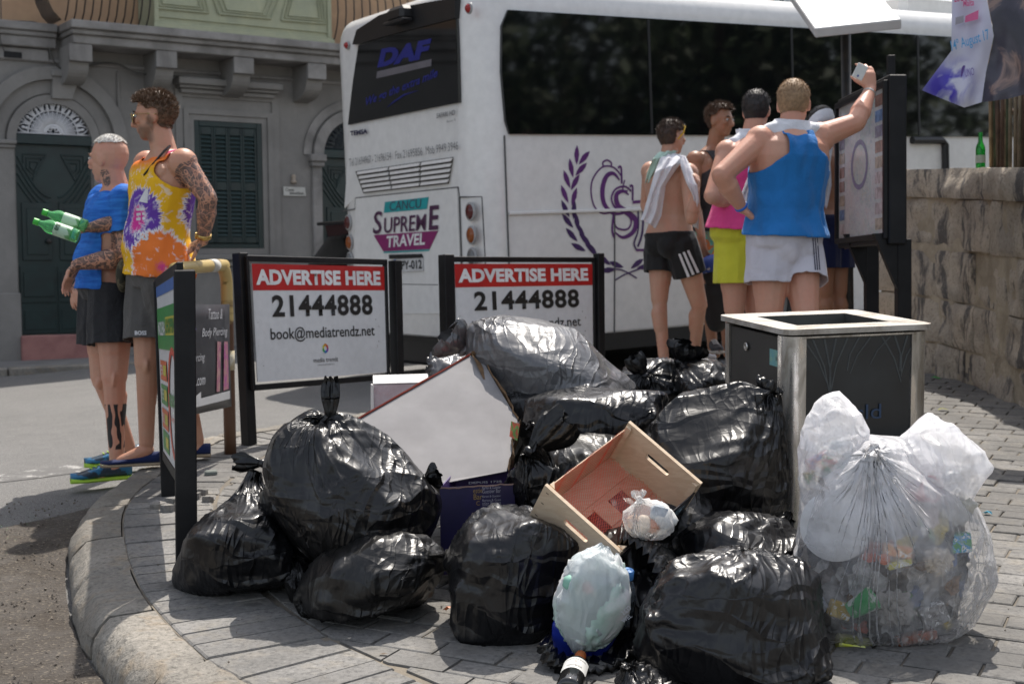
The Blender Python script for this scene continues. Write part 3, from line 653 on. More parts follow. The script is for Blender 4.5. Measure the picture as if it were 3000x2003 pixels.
def c5(x, y): return (950+x/1.96, y/1.96)
rg_ = bquad([c5(*p) for p in ((205, 262), (400, 205), (765, 112), (772, 300), (780, 590), (145, 718), (172, 480))], f=RF, th=.03, name='rear_window', m=M_BGLASS)
bquad([c5(*p) for p in ((176, 258), (200, 175), (330, 90), (500, 35), (768, -12), (766, 108), (400, 200), (205, 256))], f=RF, th=.05, name='spoiler', m=M_BLACKP)
def rtext(s, p0, p1, hpx, m, par, bold=.0, shear=0, f=RF-.017, **k):
    """rear lettering: baseline from crop point p0 to p1, height hpx (crop pixels)"""
    a = c5(*p0); b = c5(*p1); A = onplane(*a, BP+Bf*f, Bf); B = onplane(*b, BP+Bf*f, Bf); X = B-A; h = hpx/1.96/FPX*(A-CAM).dot(F_)
    return text(s, par, m, A, X, Bu, X.length, h, bold, shear, lift=.002, **k)
M_DBLUE = mt('dark_blue_vinyl', (.012, .02, .22), .4); M_GREYV = mt('grey_vinyl', (.16, .15, .17), .5); M_GTXT = mt('grey_lettering', (.12, .12, .125), .5)
rtext('DAF', (305, 390), (620, 330), 100, M_DBLUE, rg_, .06, .25, name='emblem')
P4 = [c5(305, 412), c5(618, 340), c5(615, 380), c5(300, 452)]; bquad(P4, f=RF-.018, th=.002, name='stripe', m=M_GREYV, par=rg_)
rtext("We go the extra mile", (245, 620), (655, 455), 58, M_DBLUE, rg_, .02, .4)
q = MB(); pts = [onplane(*c5(x, y), BP+Bf*(RF-.02), Bf) for x, y in ((360, 618), (400, 585), (460, 545), (540, 520))]; q.tube(pts, [.001, .008, .008, .001], 5); npmesh('underline', q.v, q.f, M_DBLUE, rg_, False)
BB = BUS
rp = bquad([c5(*p) for p in ((152, 722), (778, 596), (770, 1072), (180, 1132), (120, 1195))], f=RF+.012, th=.012, name='rear_panel', m=M_BUS)
rtext('TEMSA', (150, 782), (250, 768), 28, mt('navy_lettering', (.02, .02, .06), .4), rp, .05); rtext('SAFARI HD', (645, 682), (752, 660), 28, M_GTXT, rp, .02, .2); rtext('Euro 5', (705, 706), (755, 695), 14, M_GTXT, rp)
rtext('Tel 21694967 - 21696154', (145, 955), (385, 918), 42, M_GTXT, rp, -.005); rtext('Fax 21695856', (410, 914), (565, 892), 44, M_GTXT, rp, -.005); rtext('Mob 9949 3946', (585, 888), (770, 860), 46, M_GTXT, rp, -.005)
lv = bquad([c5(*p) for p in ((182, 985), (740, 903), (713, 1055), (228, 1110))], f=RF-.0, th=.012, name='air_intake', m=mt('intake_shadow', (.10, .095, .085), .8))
for r_ in range(5):
    for c_ in range(3):
        u0, u1 = c_/3+.01, (c_+1)/3-.012; v0 = (r_+.12)/5; v1 = (r_+.74)/5
        def bl(u, v): return c5((182+(740-182)*u)*(1-v)+(228+(713-228)*u)*v, (985+(903-985)*u)*(1-v)+(1110+(1055-1110)*u)*v)
        A, B, C_, D_ = [onplane(*bl(*q_), BP+Bf*(RF-.02), Bf) for q_ in ((u0, v0), (u1, v0), (u1, v1), (u0, v1))]
        q = MB(); q.prism([A-Bf*.0, B, C_-Bf*.012, D_-Bf*.012], Bf*.01); npmesh('louvre', q.v, q.f, M_BUS, lv, False)
ht = bquad([c5(*p) for p in ((184, 1140), (766, 1080), (786, 1560), (792, 1800), (175, 1800), (180, 1500))], f=RF+.002, th=.012, name='engine_hatch', m=M_BUS)
M_TQ = mt('turquoise_vinyl', (.02, .36, .38), .4); M_PUR = mt('plum_vinyl', (.26, .02, .14), .4); M_PUR2 = mt('dark_plum_vinyl', (.09, .03, .08), .4); M_WV = mt('white_vinyl', (.8, .8, .8), .4)
def rflat(pts, m, f=RF-.008): return bquad([c5(*p) for p in pts], f=f, th=.002, name='emblem', m=m, par=ht)
rflat(((350, 1160), (600, 1132), (590, 1200), (343, 1222)), M_TQ); rflat(((285, 1350), (655, 1325), (605, 1430), (340, 1443)), M_PUR); rflat(((340, 1445), (606, 1432), (600, 1441), (344, 1453)), M_TQ)
rtext('CANCU', (378, 1210), (560, 1192), 50, M_PUR2, ht, -.01, .15, f=RF-.012); rtext('S', (280, 1345), (338, 1341), 128, M_PUR2, ht, .01, .2, f=RF-.012); rtext('UPREM', (345, 1340), (590, 1322), 88, M_PUR2, ht, .01, .15, f=RF-.012)
rtext('E', (600, 1322), (665, 1317), 138, M_PUR2, ht, .02, .15, f=RF-.012); rtext('TRAVEL', (362, 1422), (580, 1405), 66, M_WV, ht, .03, .15, f=RF-.012)
pq = bquad([c5(*p) for p in ((402, 1490), (568, 1480), (570, 1555), (404, 1562))], f=RF-.012, th=.01, name='number_plate', m=mt('plate_white', (.62, .62, .62), .5))
bquad([c5(*p) for p in ((380, 1462), (560, 1458), (568, 1478), (382, 1486))], f=RF-.01, th=.03, name='plate_lamp', m=M_BLACKP)
bquad([c5(*p) for p in ((402, 1490), (413, 1489), (415, 1561), (404, 1562))], f=RF-.018, th=.002, name='blue_band', m=mt('eu_blue', (.02, .12, .5), .4), par=pq); rtext('CPY-012', (416, 1550), (562, 1542), 50, M_INK, pq, .02, f=RF-.02)
def seam(pts, side, w=.008, par=BUS, m=M_BLACKP, off=.004):
    q = MB(); P_ = [(onplane(x, y, BP+Bf*(RF), Bf)-Bf*off) if side == 'r' else (onplane(x, y, BP, Bl)-Bl*off) for x, y in pts]; q.tube(P_, w, 4); return npmesh('seam', q.v, q.f, m, par, False)
M_SEAM = mt('seam_grey', (.1, .1, .1), .7)
seam([c5(*p) for p in ((110, 1212), (180, 1200), (180, 1138), (480, 1108), (770, 1076), (776, 1132), (905, 1130), (925, 1500), (930, 1800))], 'r', .006, m=M_SEAM, off=-.0); seam([c5(*p) for p in ((778, 1132), (790, 1500), (792, 1800))], 'r', .006, m=M_SEAM)
seam([(1160, 832), (1285, 834)], 'r', .005, m=M_SEAM)
def lamp(px, py, hw, hh, side, m, name='rear_light'):
    if side == 'r': a, b = br(px, py, RF); C_ = bp(RF-.0, a, b); X, N_ = Bl, -Bf
    else: a, b = bs(px, py); C_ = bp(a, 0, b); X, N_ = Bf, -Bl
    q = MB(); vs = []; n = 16
    for (k, t) in ((1.25, 0), (1.2, .012), (1.0, .014)):
        for j in range(n): th = 2*math.pi*j/n; vs.append(C_+X*math.cos(th)*hw*k+Bu*math.sin(th)*hh*k+N_*t)
    q.add(vs, [(i*n+j, i*n+(j+1) % n, (i+1)*n+(j+1) % n, (i+1)*n+j) for i in range(2) for j in range(n)]); hs = npmesh(name, q.v, q.f, mt('lamp_bezel', (.35, .35, .35), .3), BUS, True)
    q = MB(); vs = []
    for (k, t) in ((1, .013), (.85, .024), (.5, .034), (.05, .038)):
        for j in range(n): th = 2*math.pi*j/n; vs.append(C_+X*math.cos(th)*hw*k+Bu*math.sin(th)*hh*k+N_*t)
    q.add(vs, [(i*n+j, i*n+(j+1) % n, (i+1)*n+(j+1) % n, (i+1)*n+j) for i in range(3) for j in range(n)]+[tuple(3*n+j for j in range(n))]); npmesh('lens', q.v, q.f, m, hs, True)
M_RED = mt('red_lens', (.09, .012, .012), .2); M_AMB = mt('amber_lens', (.28, .07, .01), .2); M_CLR = mt('grey_lens', (.15, .15, .15), .15)
for (x, y, m) in ((842, 1215, M_RED), (848, 1350, M_AMB), (852, 1475, M_CLR)): lamp(*c5(x, y), .055, .06, 'r', m)
for (x, y, m) in ((140, 1278, M_RED), (148, 1392, M_AMB), (150, 1490, M_CLR)): lamp(*c5(x, y), .05, .058, 'r', m)
lamp(*c5(835, 50), .035, .035, 'r', mt('bright_red_lens', (.35, .015, .015), .2), 'marker_lamp'); lamp(*c5(136, 262), .03, .03, 'r', mt('bright_red_lens', (.35, .015, .015), .2), 'marker_lamp')
a = onplane(*c5(440, 85), BP+Bf*(RF-.06), Bf); q = MB(); q.box(a, Bf*.07, Bl*.13, Bu*.06, .03); q.box(a-Bu*.06-Bf*.03, Bf*.05, Bl*.16, Bu*.012, .008); npmesh('rear_camera', q.v, q.f, M_BLACKP, BUS, False)
# side: glass band, trim, seams
gtop = [bs(x, y) for x, y in ((1491, 33), (1900, 56), (2250, 83))]; gbot = [bs(x, y) for x, y in ((1480, 395), (1900, 395))]
zt_ = gtop[1][1]; zb_ = (gbot[0][1]+gbot[1][1])/2; f0 = bs(1476, 300)[0]
lp = [(f0+.03, zb_), (12.0, zb_), (12.0, zt_), (f0+.06, zt_), (f0, zt_-.12), (f0-.02, (zb_+zt_)/2), (f0, zb_+.1)]
SG = plate([lp], .03, BP, Bf, Bu, 'side_window', M_BGLASS, BUS, off=.02)
for f_ in (1.62, 3.2, 4.8, 6.4, 8.0, 9.6):
    q = MB(); q.box(bp(f_, -.022, (zb_+zt_)/2), Bf*.012, Bl*.004, Bu*(zt_-zb_)/2*.98); npmesh('window_divider', q.v, q.f, M_BLACKP, SG, False)
q = MB(); q.box(bp(6.2, -.012, bs(1700, 619)[1]), Bf*(6.2-f0), Bl*.012, Bu*.012, .004); npmesh('trim_strip', q.v, q.f, M_BUS, BUS, False)
seam([(1491, 627), (1884, 614), (2300, 603), (2700, 595)], 's', .006, m=M_SEAM, off=.005); seam([(1477, 397), (1484, 600), (1491, 786), (1492, 990)], 's', .007, m=M_SEAM); seam([(1800, 625), (1800, 800), (1799, 977)], 's', .006, m=M_SEAM)
for f_ in (5.2, 7.4, 9.6):
    q = MB(); q.box(bp(f_, -.003, (hb_+bs(1700, 619)[1])/2), Bf*.005, Bl*.003, Bu*(bs(1700, 619)[1]-hb_)/2*.98); npmesh('seam', q.v, q.f, M_SEAM, BUS, False)
q = MB(); q.box(bp(6, .03, hb_-.06), Bf*5.9, Bl*.02, Bu*.07); q.box(bp(6.1, 1.27, hb_-.02), Bf*6, Bl*1.2, Bu*.02); npmesh('underframe', q.v, q.f, M_BLACKP, BUS, False)
q = MB(); q.box(bp(.6, 1.27, hb_-.12), Bf*.5, Bl*.8, Bu*.12, .03); q.tube([bp(.1, 2.2, hb_-.1), bp(1.2, 2.2, hb_-.1)], .05, 10); npmesh('rear_axle_frame', q.v, q.f, M_BLACKP, BUS, False)
# roof units
q = MB(); q.box(bp(7.6, 1.27, ht_+.08), Bf*2.6, Bl*.95, Bu*.13, .09); npmesh('roof_unit', q.v, q.f, M_BUS, BUS, False)
q = MB(); q.box(bp(3, .28, ht_-.10), Bf*2.9, Bl*.03, Bu*.012, .01); npmesh('roof_rail', q.v, q.f, M_BUS, BUS, False)
# wheels
for (f_, l_) in ((2.75, .10), (2.75, 2.39), (9.2, .10), (9.2, 2.39)):
    c = bp(f_, l_, .5); sgn = -1 if l_ < 1 else 1; q = MB()
    q.lathe(c-Bl*sgn*.13, Bl*sgn, [(0, .3), (.0, .47), (.03, .5), (.25, .5), (.28, .47), (.28, .31), (.24, .30)], 32); tr = npmesh('wheel', q.v, q.f, M_RUB, BUS, True); tr.data.set_sharp_from_angle(angle=rad(40))
    q = MB(); q.lathe(c-Bl*sgn*.13, Bl*sgn, [(.2, .30), (.275, .30), (.26, .27), (.2, .24), (.18, .14), (.26, .12), (.28, .04)], 24); npmesh('rim', q.v, q.f, mt('grey_rim', (.22, .22, .22), .45, .4), tr, True)
    if l_ < 1:
        q = MB(); n = 24; q.add([bp(f_+math.cos(a)*.58, -.003, .47+math.sin(a)*.56) for a in np.linspace(-.14, math.pi+.14, n)], [tuple(range(n))]); npmesh('wheel_arch', q.v, q.f, M_BLACKP, BUS, False)
lamp(2512, 759, .04, .03, 's', M_AMB, 'side_marker')
q = MB(); a0 = bs(2665, 412); a1 = bs(2762, 412); q.tube([bp(a0[0], -.03, a0[1]), bp(a1[0]-.05, -.03, a1[1]), bp(a1[0], -.03, a1[1]-.04), bp(a1[0], -.03, a1[1]-1.2)], .035, 8); npmesh('black_trim', q.v, q.f, M_BLACKP, BUS, False)
# laurel wreath and monogram
M_VIO = mt('violet_vinyl', (.12, .02, .17), .45); M_VIO2 = mt('dark_violet_vinyl', (.05, .015, .11), .45)
def leaf(px, py, ang_, L, w, m):
    a, b = bs(px, py); c, s = math.cos(ang_), math.sin(ang_); pts = [(-1, 0), (-.6, .55), (0, .95), (.5, .7), (1, 0), (.5, -.6), (0, -.8), (-.6, -.45)]
    X = Bf; flat(BUS, m, bp(a, 0, b), Bf, Bu, [((p[0]*L*c-p[1]*w*s), (p[0]*L*s+p[1]*w*c)) for p in pts], 'laurel_leaf', .0035)
def c6(x, y): return (1450+x/1.845, 300+y/1.845)
L6 = [(442, 285, 1.5), (482, 300, .75), (412, 355, 1.75), (465, 362, .7), (388, 415, 1.95), (433, 432, .95), (376, 495, 2.0), (428, 510, 1.2), (380, 575, 2.05), (427, 580, 1.45), (392, 640, 2.3), (443, 645, 1.75), (414, 715, 2.35), (470, 712, 1.9), (450, 782, 2.7), (502, 765, 2.0), (530, 800, 2.2), (590, 850, 2.5), (655, 876, 2.8), (612, 905, 3.2), (768, 872, .5), (805, 890, .1), (850, 850, .6), (880, 905, .3), (905, 830, 1.0)]
for i, (x, y, a) in enumerate(L6): leaf(*c6(x, y), a, .078, .027, M_VIO if y < 560 else M_VIO2)
def mono(pts, w, m=M_VIO, side=None):
    P_ = catmull([V((*bs(*c6(x, y)), 0)) for x, y in pts], 6); n = len(P_); vs = []
    for i, p in enumerate(P_):
        t = (P_[min(i+1, n-1)]-P_[max(i-1, 0)]).normalized(); nn = V((-t.y, t.x, 0)); k = w[0]+(w[1]-w[0])*math.sin(math.pi*i/(n-1)) if isinstance(w, tuple) else w
        for q_ in (1, -1): z = p+nn*k*q_; vs.append(bp(z.x, -.004-.0002*len(mono_n), z.y))
    mono_n.append(1)
    npmesh('monogram', vs, [(2*i, 2*i+1, 2*i+3, 2*i+2) for i in range(n-1)], m, BUS, False)
mono_n = []
mono([(680, 395), (640, 352), (580, 350), (530, 410), (518, 480), (535, 560), (580, 600), (638, 590)], .007); mono([(672, 420), (640, 385), (602, 400), (580, 470), (590, 550), (640, 600), (700, 598)], (.006, .022))
mono([(585, 345), (582, 325), (605, 313), (628, 328), (625, 348)], .007); mono([(664, 355), (680, 352), (684, 440)], .009); mono([(700, 420), (690, 470), (716, 480)], .006)
mono([(735, 480), (700, 455), (650, 470), (628, 520), (650, 570), (700, 590), (735, 640), (715, 685), (660, 680), (640, 640)], .008); mono([(722, 500), (690, 480), (655, 500), (665, 560), (720, 600), (760, 640), (745, 700), (690, 730), (645, 700)], (.005, .026), M_VIO)
mono([(726, 455), (742, 455), (742, 530)], .009); mono([(640, 600), (632, 690), (645, 735)], .009); mono([(742, 540), (800, 536), (860, 540)], .012); mono([(800, 560), (795, 700), (770, 780)], .010, M_VIO2); mono([(772, 575), (772, 690), (750, 760), (765, 800)], .008, M_VIO2); mono([(760, 798), (810, 798), (850, 796)], .010)
mono([(600, 905), (680, 905), (765, 950)], .006, M_VIO2); mono([(645, 962), (700, 930), (780, 900)], .006, M_VIO2)

# ================================================================== CAR behind the bus
Cf = Bf; Cl = Bl
cb0 = W(968, 900, 14.7); cz = road(cb0.x, cb0.y); CP = V((cb0.x, cb0.y, cz))
CAR = thing('hatchback', 'black hatchback parked beyond the rear of the white coach', 'car', CP)
def cp(f, l, h): return CP+Cf*f+Cl*l+V((0, 0, h))
sidep = [(.05, .35), (-.02, .62), (.05, .88), (.12, 1.0), (.35, 1.32), (.30, 1.45), (.9, 1.50), (1.7, 1.49), (2.4, 1.33), (3.0, 1.0), (3.9, .86), (4.25, .68), (4.3, .35)]
vs = []
for l_, k in ((-.88, .0), (-.80, 1), (0, 1.03), (.80, 1), (.88, 0)):
    for (f, h) in sidep: 
        tum = max(0, (h-.85))*.28; vs.append(cp(f, l_*(1-tum), .35+(h-.35)*(1 if k else .995)*(1 if k != 1.03 else 1.02)))
k = len(sidep); fs = [(i*k+j, i*k+(j+1) % k, (i+1)*k+(j+1) % k, (i+1)*k+j) for i in range(4) for j in range(k)]+[tuple(range(k)), tuple(4*k+j for j in range(k))[::-1]]
q = MB(); q.add(vs, fs); q.build('body', mt('black_car_paint', (.008, .008, .01), .12, spec=.7), CAR, smooth=True, sharp=30)
q = MB(); q.prism([cp(.115, -.62, 1.02), cp(.115, .62, 1.02), cp(.31, .55, 1.29), cp(.31, -.55, 1.29)], Cf*-.02); q.build('rear_window', M_BGLASS, CAR)
q = MB(); q.box(cp(.30, 0, 1.455), Cf*.16, Cl*.60, V((0, 0, .018)), .012); q.build('spoiler', M_BLACKP, CAR)
q = MB(); q.lathe(cp(.0, 0, .92), -Cf, [(0, .04), (.02, .04), (.03, .035), (.03, .001)], 16); q.build('badge', mt('badge_blue_white', (.5, .6, .75), .2), CAR, True)
for s_ in (-1, 1):
    q = MB(); q.box(cp(.03, s_*.62, .82), Cf*.05, Cl*.17, V((0, 0, .08)), .02); q.build('tail_light', M_RED, CAR)
    q = MB(); q.prism([cp(.5, s_*.84, .98), cp(2.8, s_*.84, .98), cp(2.2, s_*.72, 1.36), cp(.75, s_*.72, 1.38)], Cl*s_*.02); q.build('side_window', M_BGLASS, CAR)
for f_ in (.8, 3.4):
    for s_ in (-1, 1):
        q = MB(); q.lathe(cp(f_, s_*.68, .32), Cl*s_, [(0, .2), (0, .3), (.02, .32), (.18, .32), (.2, .3), (.2, .2)], 24); w_ = q.build('wheel', M_RUB, CAR, True, 40)
        q = MB(); q.lathe(cp(f_, s_*.70, .32), Cl*s_, [(.12, .20), (.19, .205), (.17, .17), (.14, .06), (.19, .04)], 20); npmesh('rim', q.v, q.f, mt('alloy', (.5, .5, .5), .3, .6), w_, True)

# ================================================================== GARDEN WALL, FENCE, BANNER
t = NT('old_limestone'); co = t.coord('World'); st = t.coord('World', (5, 5, 1.5)); n1 = t.noise(co, 3, 7, .8); n2 = t.noise(st, 1.1, 6, .5, .7); n3 = t.noise(co, 45, 6, .3, .7)
c = t.mix(t.ramp(n1, [(.35, 0.), (.65, 1.)]), (.54, .46, .36), (.34, .295, .24)); gz_ = t.n('SeparateXYZ'); t.l(co, gz_.inputs[0])
c = t.mix(t.ramp(n2, [(.53, 0.), (.60, .85)]), c, (.055, .055, .06)); c = t.mix(t.ramp(n3, [(.34, .6), (.48, 0.)]), c, (.12, .1, .085)); c = t.mix(t.ramp(n3, [(.58, 0.), (.7, .5)]), c, (.52, .47, .38)); t.col(c)
M_LIME = t.done(.9, 0, t.bump(n3, .008, 1, t.bump(n1, .03)))
WALL = thing('stone_wall', 'old weathered limestone garden wall with dark stains and a green bottle on top', 'wall', (3.0, 8, .6))
WP = [V((3.02, 4.0)), V((3.0, 6.5)), V((2.98, 8.4)), V((2.955, 9.2)), V((2.85, 9.75)), V((2.66, 10.35))]
WC = catmull(WP, 12); WS = [0]
for a, b in zip(WC, WC[1:]): WS.append(WS[-1]+(b-a).length)
def wpt(s):
    s = max(0, min(WS[-1]-1e-6, s)); i = min(int(np.searchsorted(WS, s, side='right'))-1, len(WC)-2); u = (s-WS[i])/(WS[i+1]-WS[i]); p = WC[i]*(1-u)+WC[i+1]*u; d = (WC[i+1]-WC[i]).normalized(); return p, V((d.y, -d.x))
rw = random.Random(5)
def wblock(s0, s1, z0, z1, seed, name='stone', push=0, m=None):
    nu = max(3, int((s1-s0)/.035)); nv = max(3, int((z1-z0)/.035)); vs = []
    for j in range(nv+1):
        for i in range(nu+1):
            s = s0+(s1-s0)*i/nu; p, n = wpt(s); b = pav(p.x, p.y); z = b+z0+(z1-z0)*j/nv; e = min(i, nu-i)/nu*2; e2 = min(j, nv-j)/nv*2
            edge = .012*max(0, 1-e*4)+.014*max(0, 1-e2*4); w = np.array([p.x*2, s, z])
            o = -push+edge*(.6+.8*abs(float(vnoise(w, 2.2, 9))))+.034*float(vnoise(w, 3.5, seed % 7))+.020*float(vnoise(w, 9, seed % 5))+.008*float(vnoise(w, 20, 4)); q = p+n*o
            vs.append((q.x, q.y, z+.006*float(vnoise(w, 6, 3))))
    n0 = len(vs)
    for (a, b) in ((0, 0), (nu, 0), (nu, nv), (0, nv)):
        s = s0+(s1-s0)*a/nu; p, n = wpt(s); q = p+n*.42; vs.append((q.x, q.y, pav(p.x, p.y)+z0+(z1-z0)*b/nv))
    w_ = nu+1; fs = [(j*w_+i, j*w_+i+1, (j+1)*w_+i+1, (j+1)*w_+i) for j in range(nv) for i in range(nu)]
    A, B, C_, D_ = n0, n0+1, n0+2, n0+3; fs += [tuple([A]+[i for i in range(nu+1)]+[B])[::-1], tuple([B]+[j*w_+nu for j in range(nv+1)]+[C_])[::-1], tuple([C_]+[nv*w_+i for i in range(nu, -1, -1)]+[D_])[::-1], tuple([D_]+[j*w_ for j in range(nv, -1, -1)]+[A])[::-1], (A, B, C_, D_)]
    o = npmesh(name, vs, fs, m or M_LIME, WALL, True); o.data.set_sharp_from_angle(angle=rad(50))
    return o
core = MB(); vs = []
for i in range(25):
    p, n = wpt(WS[-1]*i/24*.995); b = pav(p.x, p.y)
    for (o, z) in ((.016, -.3), (.016, 1.3), (.40, 1.3), (.40, -.3)): q = p+n*o; vs.append((q.x, q.y, b+z))
fs = [(i*4+j, i*4+(j+1) % 4, (i+1)*4+(j+1) % 4, (i+1)*4+j) for i in range(24) for j in range(4)]+[(0, 1, 2, 3), (96, 97, 98, 99)]
core.add(vs, fs); core.build('mortar', mt('old_mortar', (.46, .39, .29), .95, c2=(.30, .25, .18), sc=6, bump=.01, bsc=30, coord='World'), WALL)
for r_, (z0, z1) in enumerate(((-.05, .22), (.225, .52), (.525, .86), (.865, 1.20))):
    s = 2.2-r_*.17
    while s < WS[-1]-.02:
        L = rw.uniform(.30, .55); s1 = min(s+L, WS[-1]); s1 = WS[-1] if WS[-1]-s1 < .15 else s1
        wblock(s+.004, s1-.004, z0+rw.uniform(.0, .01), z1-rw.uniform(0, .01), rw.randrange(99), push=rw.uniform(-.008, .014)); s = s1
s = 2.2
while s < WS[-1]-.02:
    s1 = min(s+rw.uniform(.7, 1.1), WS[-1]); s1 = WS[-1] if WS[-1]-s1 < .3 else s1
    wblock(s+.003, s1-.003, 1.205, 1.40, rw.randrange(99), 'coping', push=.03); s = s1
# bottle on the wall
def bottle(name, base, axis, prof, m, label, cat, group=None, n=24, capm=None, capprof=None, parts=()):
    T = thing(name, label, cat, base, group); q = MB(); q.lathe(base, axis, prof, n); q.build('body', m, T, True, 50)
    if capprof: q = MB(); q.lathe(base, axis, capprof, n); q.build('cap', capm, T, True, 40)
    return T
def glass(name, c, rough=.05, trans=.9, ior=1.45):
    t = NT(name); t.col(c); t.b.inputs['Transmission Weight'].default_value = trans; t.b.inputs['IOR'].default_value = ior; return t.done(rough)
M_GG = glass('green_glass', (.02, .42, .05), .05, .75)
p, n_ = wpt(5.2)
for s_ in np.linspace(4.4, 6.2, 80):
    p, n_ = wpt(s_); d = V((p.x, p.y, pav(p.x, p.y)+1.4))-CAM
    if abs(1500+FPX*d.dot(R_)/d.dot(F_)-2846) < 4: break
bb = V((p.x, p.y, 0))+V((n_.x, n_.y, 0))*.06; bb.z = pav(p.x, p.y)+1.397
T = bottle('bottle', bb, (0, 0, 1), [(0, .02), (.004, .03), (.12, .0305), (.145, .026), (.17, .015), (.21, .0125), (.225, .0135), (.23, .012)], M_GG, 'green glass beer bottle standing on top of the stone wall', 'bottle')
q = MB(); q.lathe(bb, (0, 0, 1), [(.035, .0312), (.085, .0312)], 24); q.f = q.f[:-2]; npmesh('paper_label', q.v, q.f, mt('faded_label', (.5, .55, .45), .6), T, True)
# fence of canes
FE = thing('cane_fence', 'fence of brown and green upright canes and rails behind the wall top', 'fence', (3.2, 8, 2.0)); rf = random.Random(8)
caneM = [mt('cane_'+k, c, .6, c2=c2, sc=9, coord='World') for k, c, c2 in (('tan', (.38, .27, .15), (.2, .13, .07)), ('green', (.06, .09, .04), (.03, .04, .02)), ('brown', (.14, .08, .05), (.06, .035, .025)), ('pale', (.3, .24, .16), (.16, .13, .08)))]
y = 5.6
while y < 9.3:
    x = 3.12+rf.uniform(-.03, .05)+(.0 if y < 9 else 0); r = rf.uniform(.007, .016); b = pav(x, y)+1.36; q = MB(); k = rf.uniform(-.03, .03)
    q.tube([(x, y, b-.05), (x+k*.3, y+.005, b+.5), (x+k, y+rf.uniform(-.02, .02), b+1.25)], [r, r*.95, r*.9], 7); npmesh('cane', q.v, q.f, caneM[rf.randrange(4)], FE, True); y += rf.uniform(.018, .035)*(1 if y > 7.4 else 2.2)
for h in (.35, 1.1): q = MB(); q.tube([(3.19, 5.5, .075*5.5+1.4+h), (3.17, 9.3, .075*9.3+1.4+h)], .018, 8); npmesh('rail', q.v, q.f, caneM[2], FE, True)
# banner
def c7(x, y): return (2200+x/1.5675, y/1.5675)
BN = thing('banner', 'torn hanging vinyl event banner with blue lettering and a dark photo', 'banner', W(2900, 200, 7.6))
DB = lambda x, y: 7.75-(x-2700)/300*.35
def bsheet(pts, name, m, sd, th=.0015):
    bm = bmesh.new(); vs = [bm.verts.new((x, y, 0)) for x, y in pts]; bm.faces.new(vs); bmesh.ops.triangulate(bm, faces=bm.faces)
    for _ in range(4): bmesh.ops.subdivide_edges(bm, edges=[e for e in bm.edges if e.calc_length() > 14], cuts=1, use_grid_fill=False); bmesh.ops.triangulate(bm, faces=bm.faces)
    P_ = []
    for v in bm.verts:
        x, y = v.co.x, v.co.y; w = np.array([x/90., y/200., 0.]); d = DB(x, y)+.035*float(vnoise(w, 2, 1))+.02*math.sin(x/16+y/60)*sst(80, 250, y)
        P_.append(W(x, y, d))
    fs = [tuple(v.index for v in f.verts) for f in bm.faces]; bm.free(); return npmesh(name, P_, fs, m, BN, True)
t = NT('printed_vinyl'); co = t.n('NewGeometry').outputs['Position']; mp = t.n('Mapping'); t.l(co, mp.inputs[0]); n = t.noise(mp.outputs[0], 6, 6, 1.4); n2 = t.noise(mp.outputs[0], 2.2, 2)
cc = W(2760, 250, 7.65); dn = t.n('VectorMath', operation='DISTANCE'); t.l(co, dn.inputs[0]); dn.inputs[1].default_value = cc; mk = t.ramp(dn.outputs['Value'], [(.08, 1.), (.20, 0.)])
mul = t.n('Math', operation='MULTIPLY'); t.l(mk, mul.inputs[0]); t.l(t.ramp(n, [(.42, 0.), (.56, 1.)]), mul.inputs[1])
c = t.mix(mul.outputs[0], (.60, .60, .68), (.06, .04, .42)); c = t.mix(t.ramp(n2, [(.45, 0.), (.7, .35)]), c, (.42, .40, .66)); t.col(c); M_BAN = t.done(.35)
wp = bsheet([c7(*p) for p in ((925, -90), (1078, -90), (1085, 0), (1115, 165), (1080, 330), (1060, 470), (980, 495), (880, 455), (785, 415), (920, 235))], 'printed_panel', M_BAN, 1); wp['label'] = 'white part printed with a date'
t = NT('dark_print'); co = t.coord('World'); n = t.noise(co, 3.2, 6, 1.2); c = t.ramp(n, [(.42, (.03, .028, .04)), (.56, (.06, .055, .075)), (.62, (.28, .19, .16)), (.68, (.05, .04, .05))]); t.col(c); M_BD = t.done(.35)
dp_ = bsheet([c7(*p) for p in ((1080, -90), (1400, -90), (1400, 400), (1254, 435), (1180, 455), (1062, 470), (1082, 330), (1117, 165), (1087, 0))], 'printed_panel', M_BD, 2); dp_['label'] = 'dark photographic part'
M_CY = mt('cyan_print', (.06, .32, .62), .4); M_MAG = mt('magenta_print', (.6, .04, .18), .4); M_PK = mt('pink_print', (.7, .12, .3), .4); M_VI3 = mt('violet_print', (.12, .06, .3), .4)
def btxt(s, p0, p1, h, m, bold=0, shear=0):
    a = c7(*p0); b = c7(*p1); A = W(*a, DB(*a)-.065); B = W(*b, DB(*b)-.065); text(s, wp, m, A, B-A, U_, (B-A).length, h/1.5675/FPX*7.7, bold, shear)
btxt('14º August 17', (926, 250), (1100, 195), 62, M_CY, .01); btxt('Malta', (975, 33), (1025, 27), 30, M_PK, .02); btxt('DANCE', (935, 12), (1020, 0), 24, M_MAG, .04); btxt('UNO', (985, 355), (1027, 345), 35, M_VI3, .0)
for (pts, m) in ((((985, 75), (1046, 47), (1043, 90), (982, 105)), M_PK), (((940, 82), (978, 72), (976, 104), (938, 116)), mt('grey_print', (.35, .33, .38), .4)), ):
    P_ = [W(*c7(*p), DB(*c7(*p))-.06) for p in pts]; npmesh('emblem', P_, [(0, 1, 2, 3)], m, wp, False)
P_ = [W(*(lambda c_: (c_[0], c_[1]))(c7(978+14*math.cos(a), 345+45*math.sin(a))), 7.6) for a in np.linspace(0, 6.28, 20)[:-1]]; npmesh('emblem', P_, [tuple(range(19))], M_VI3, wp, False)

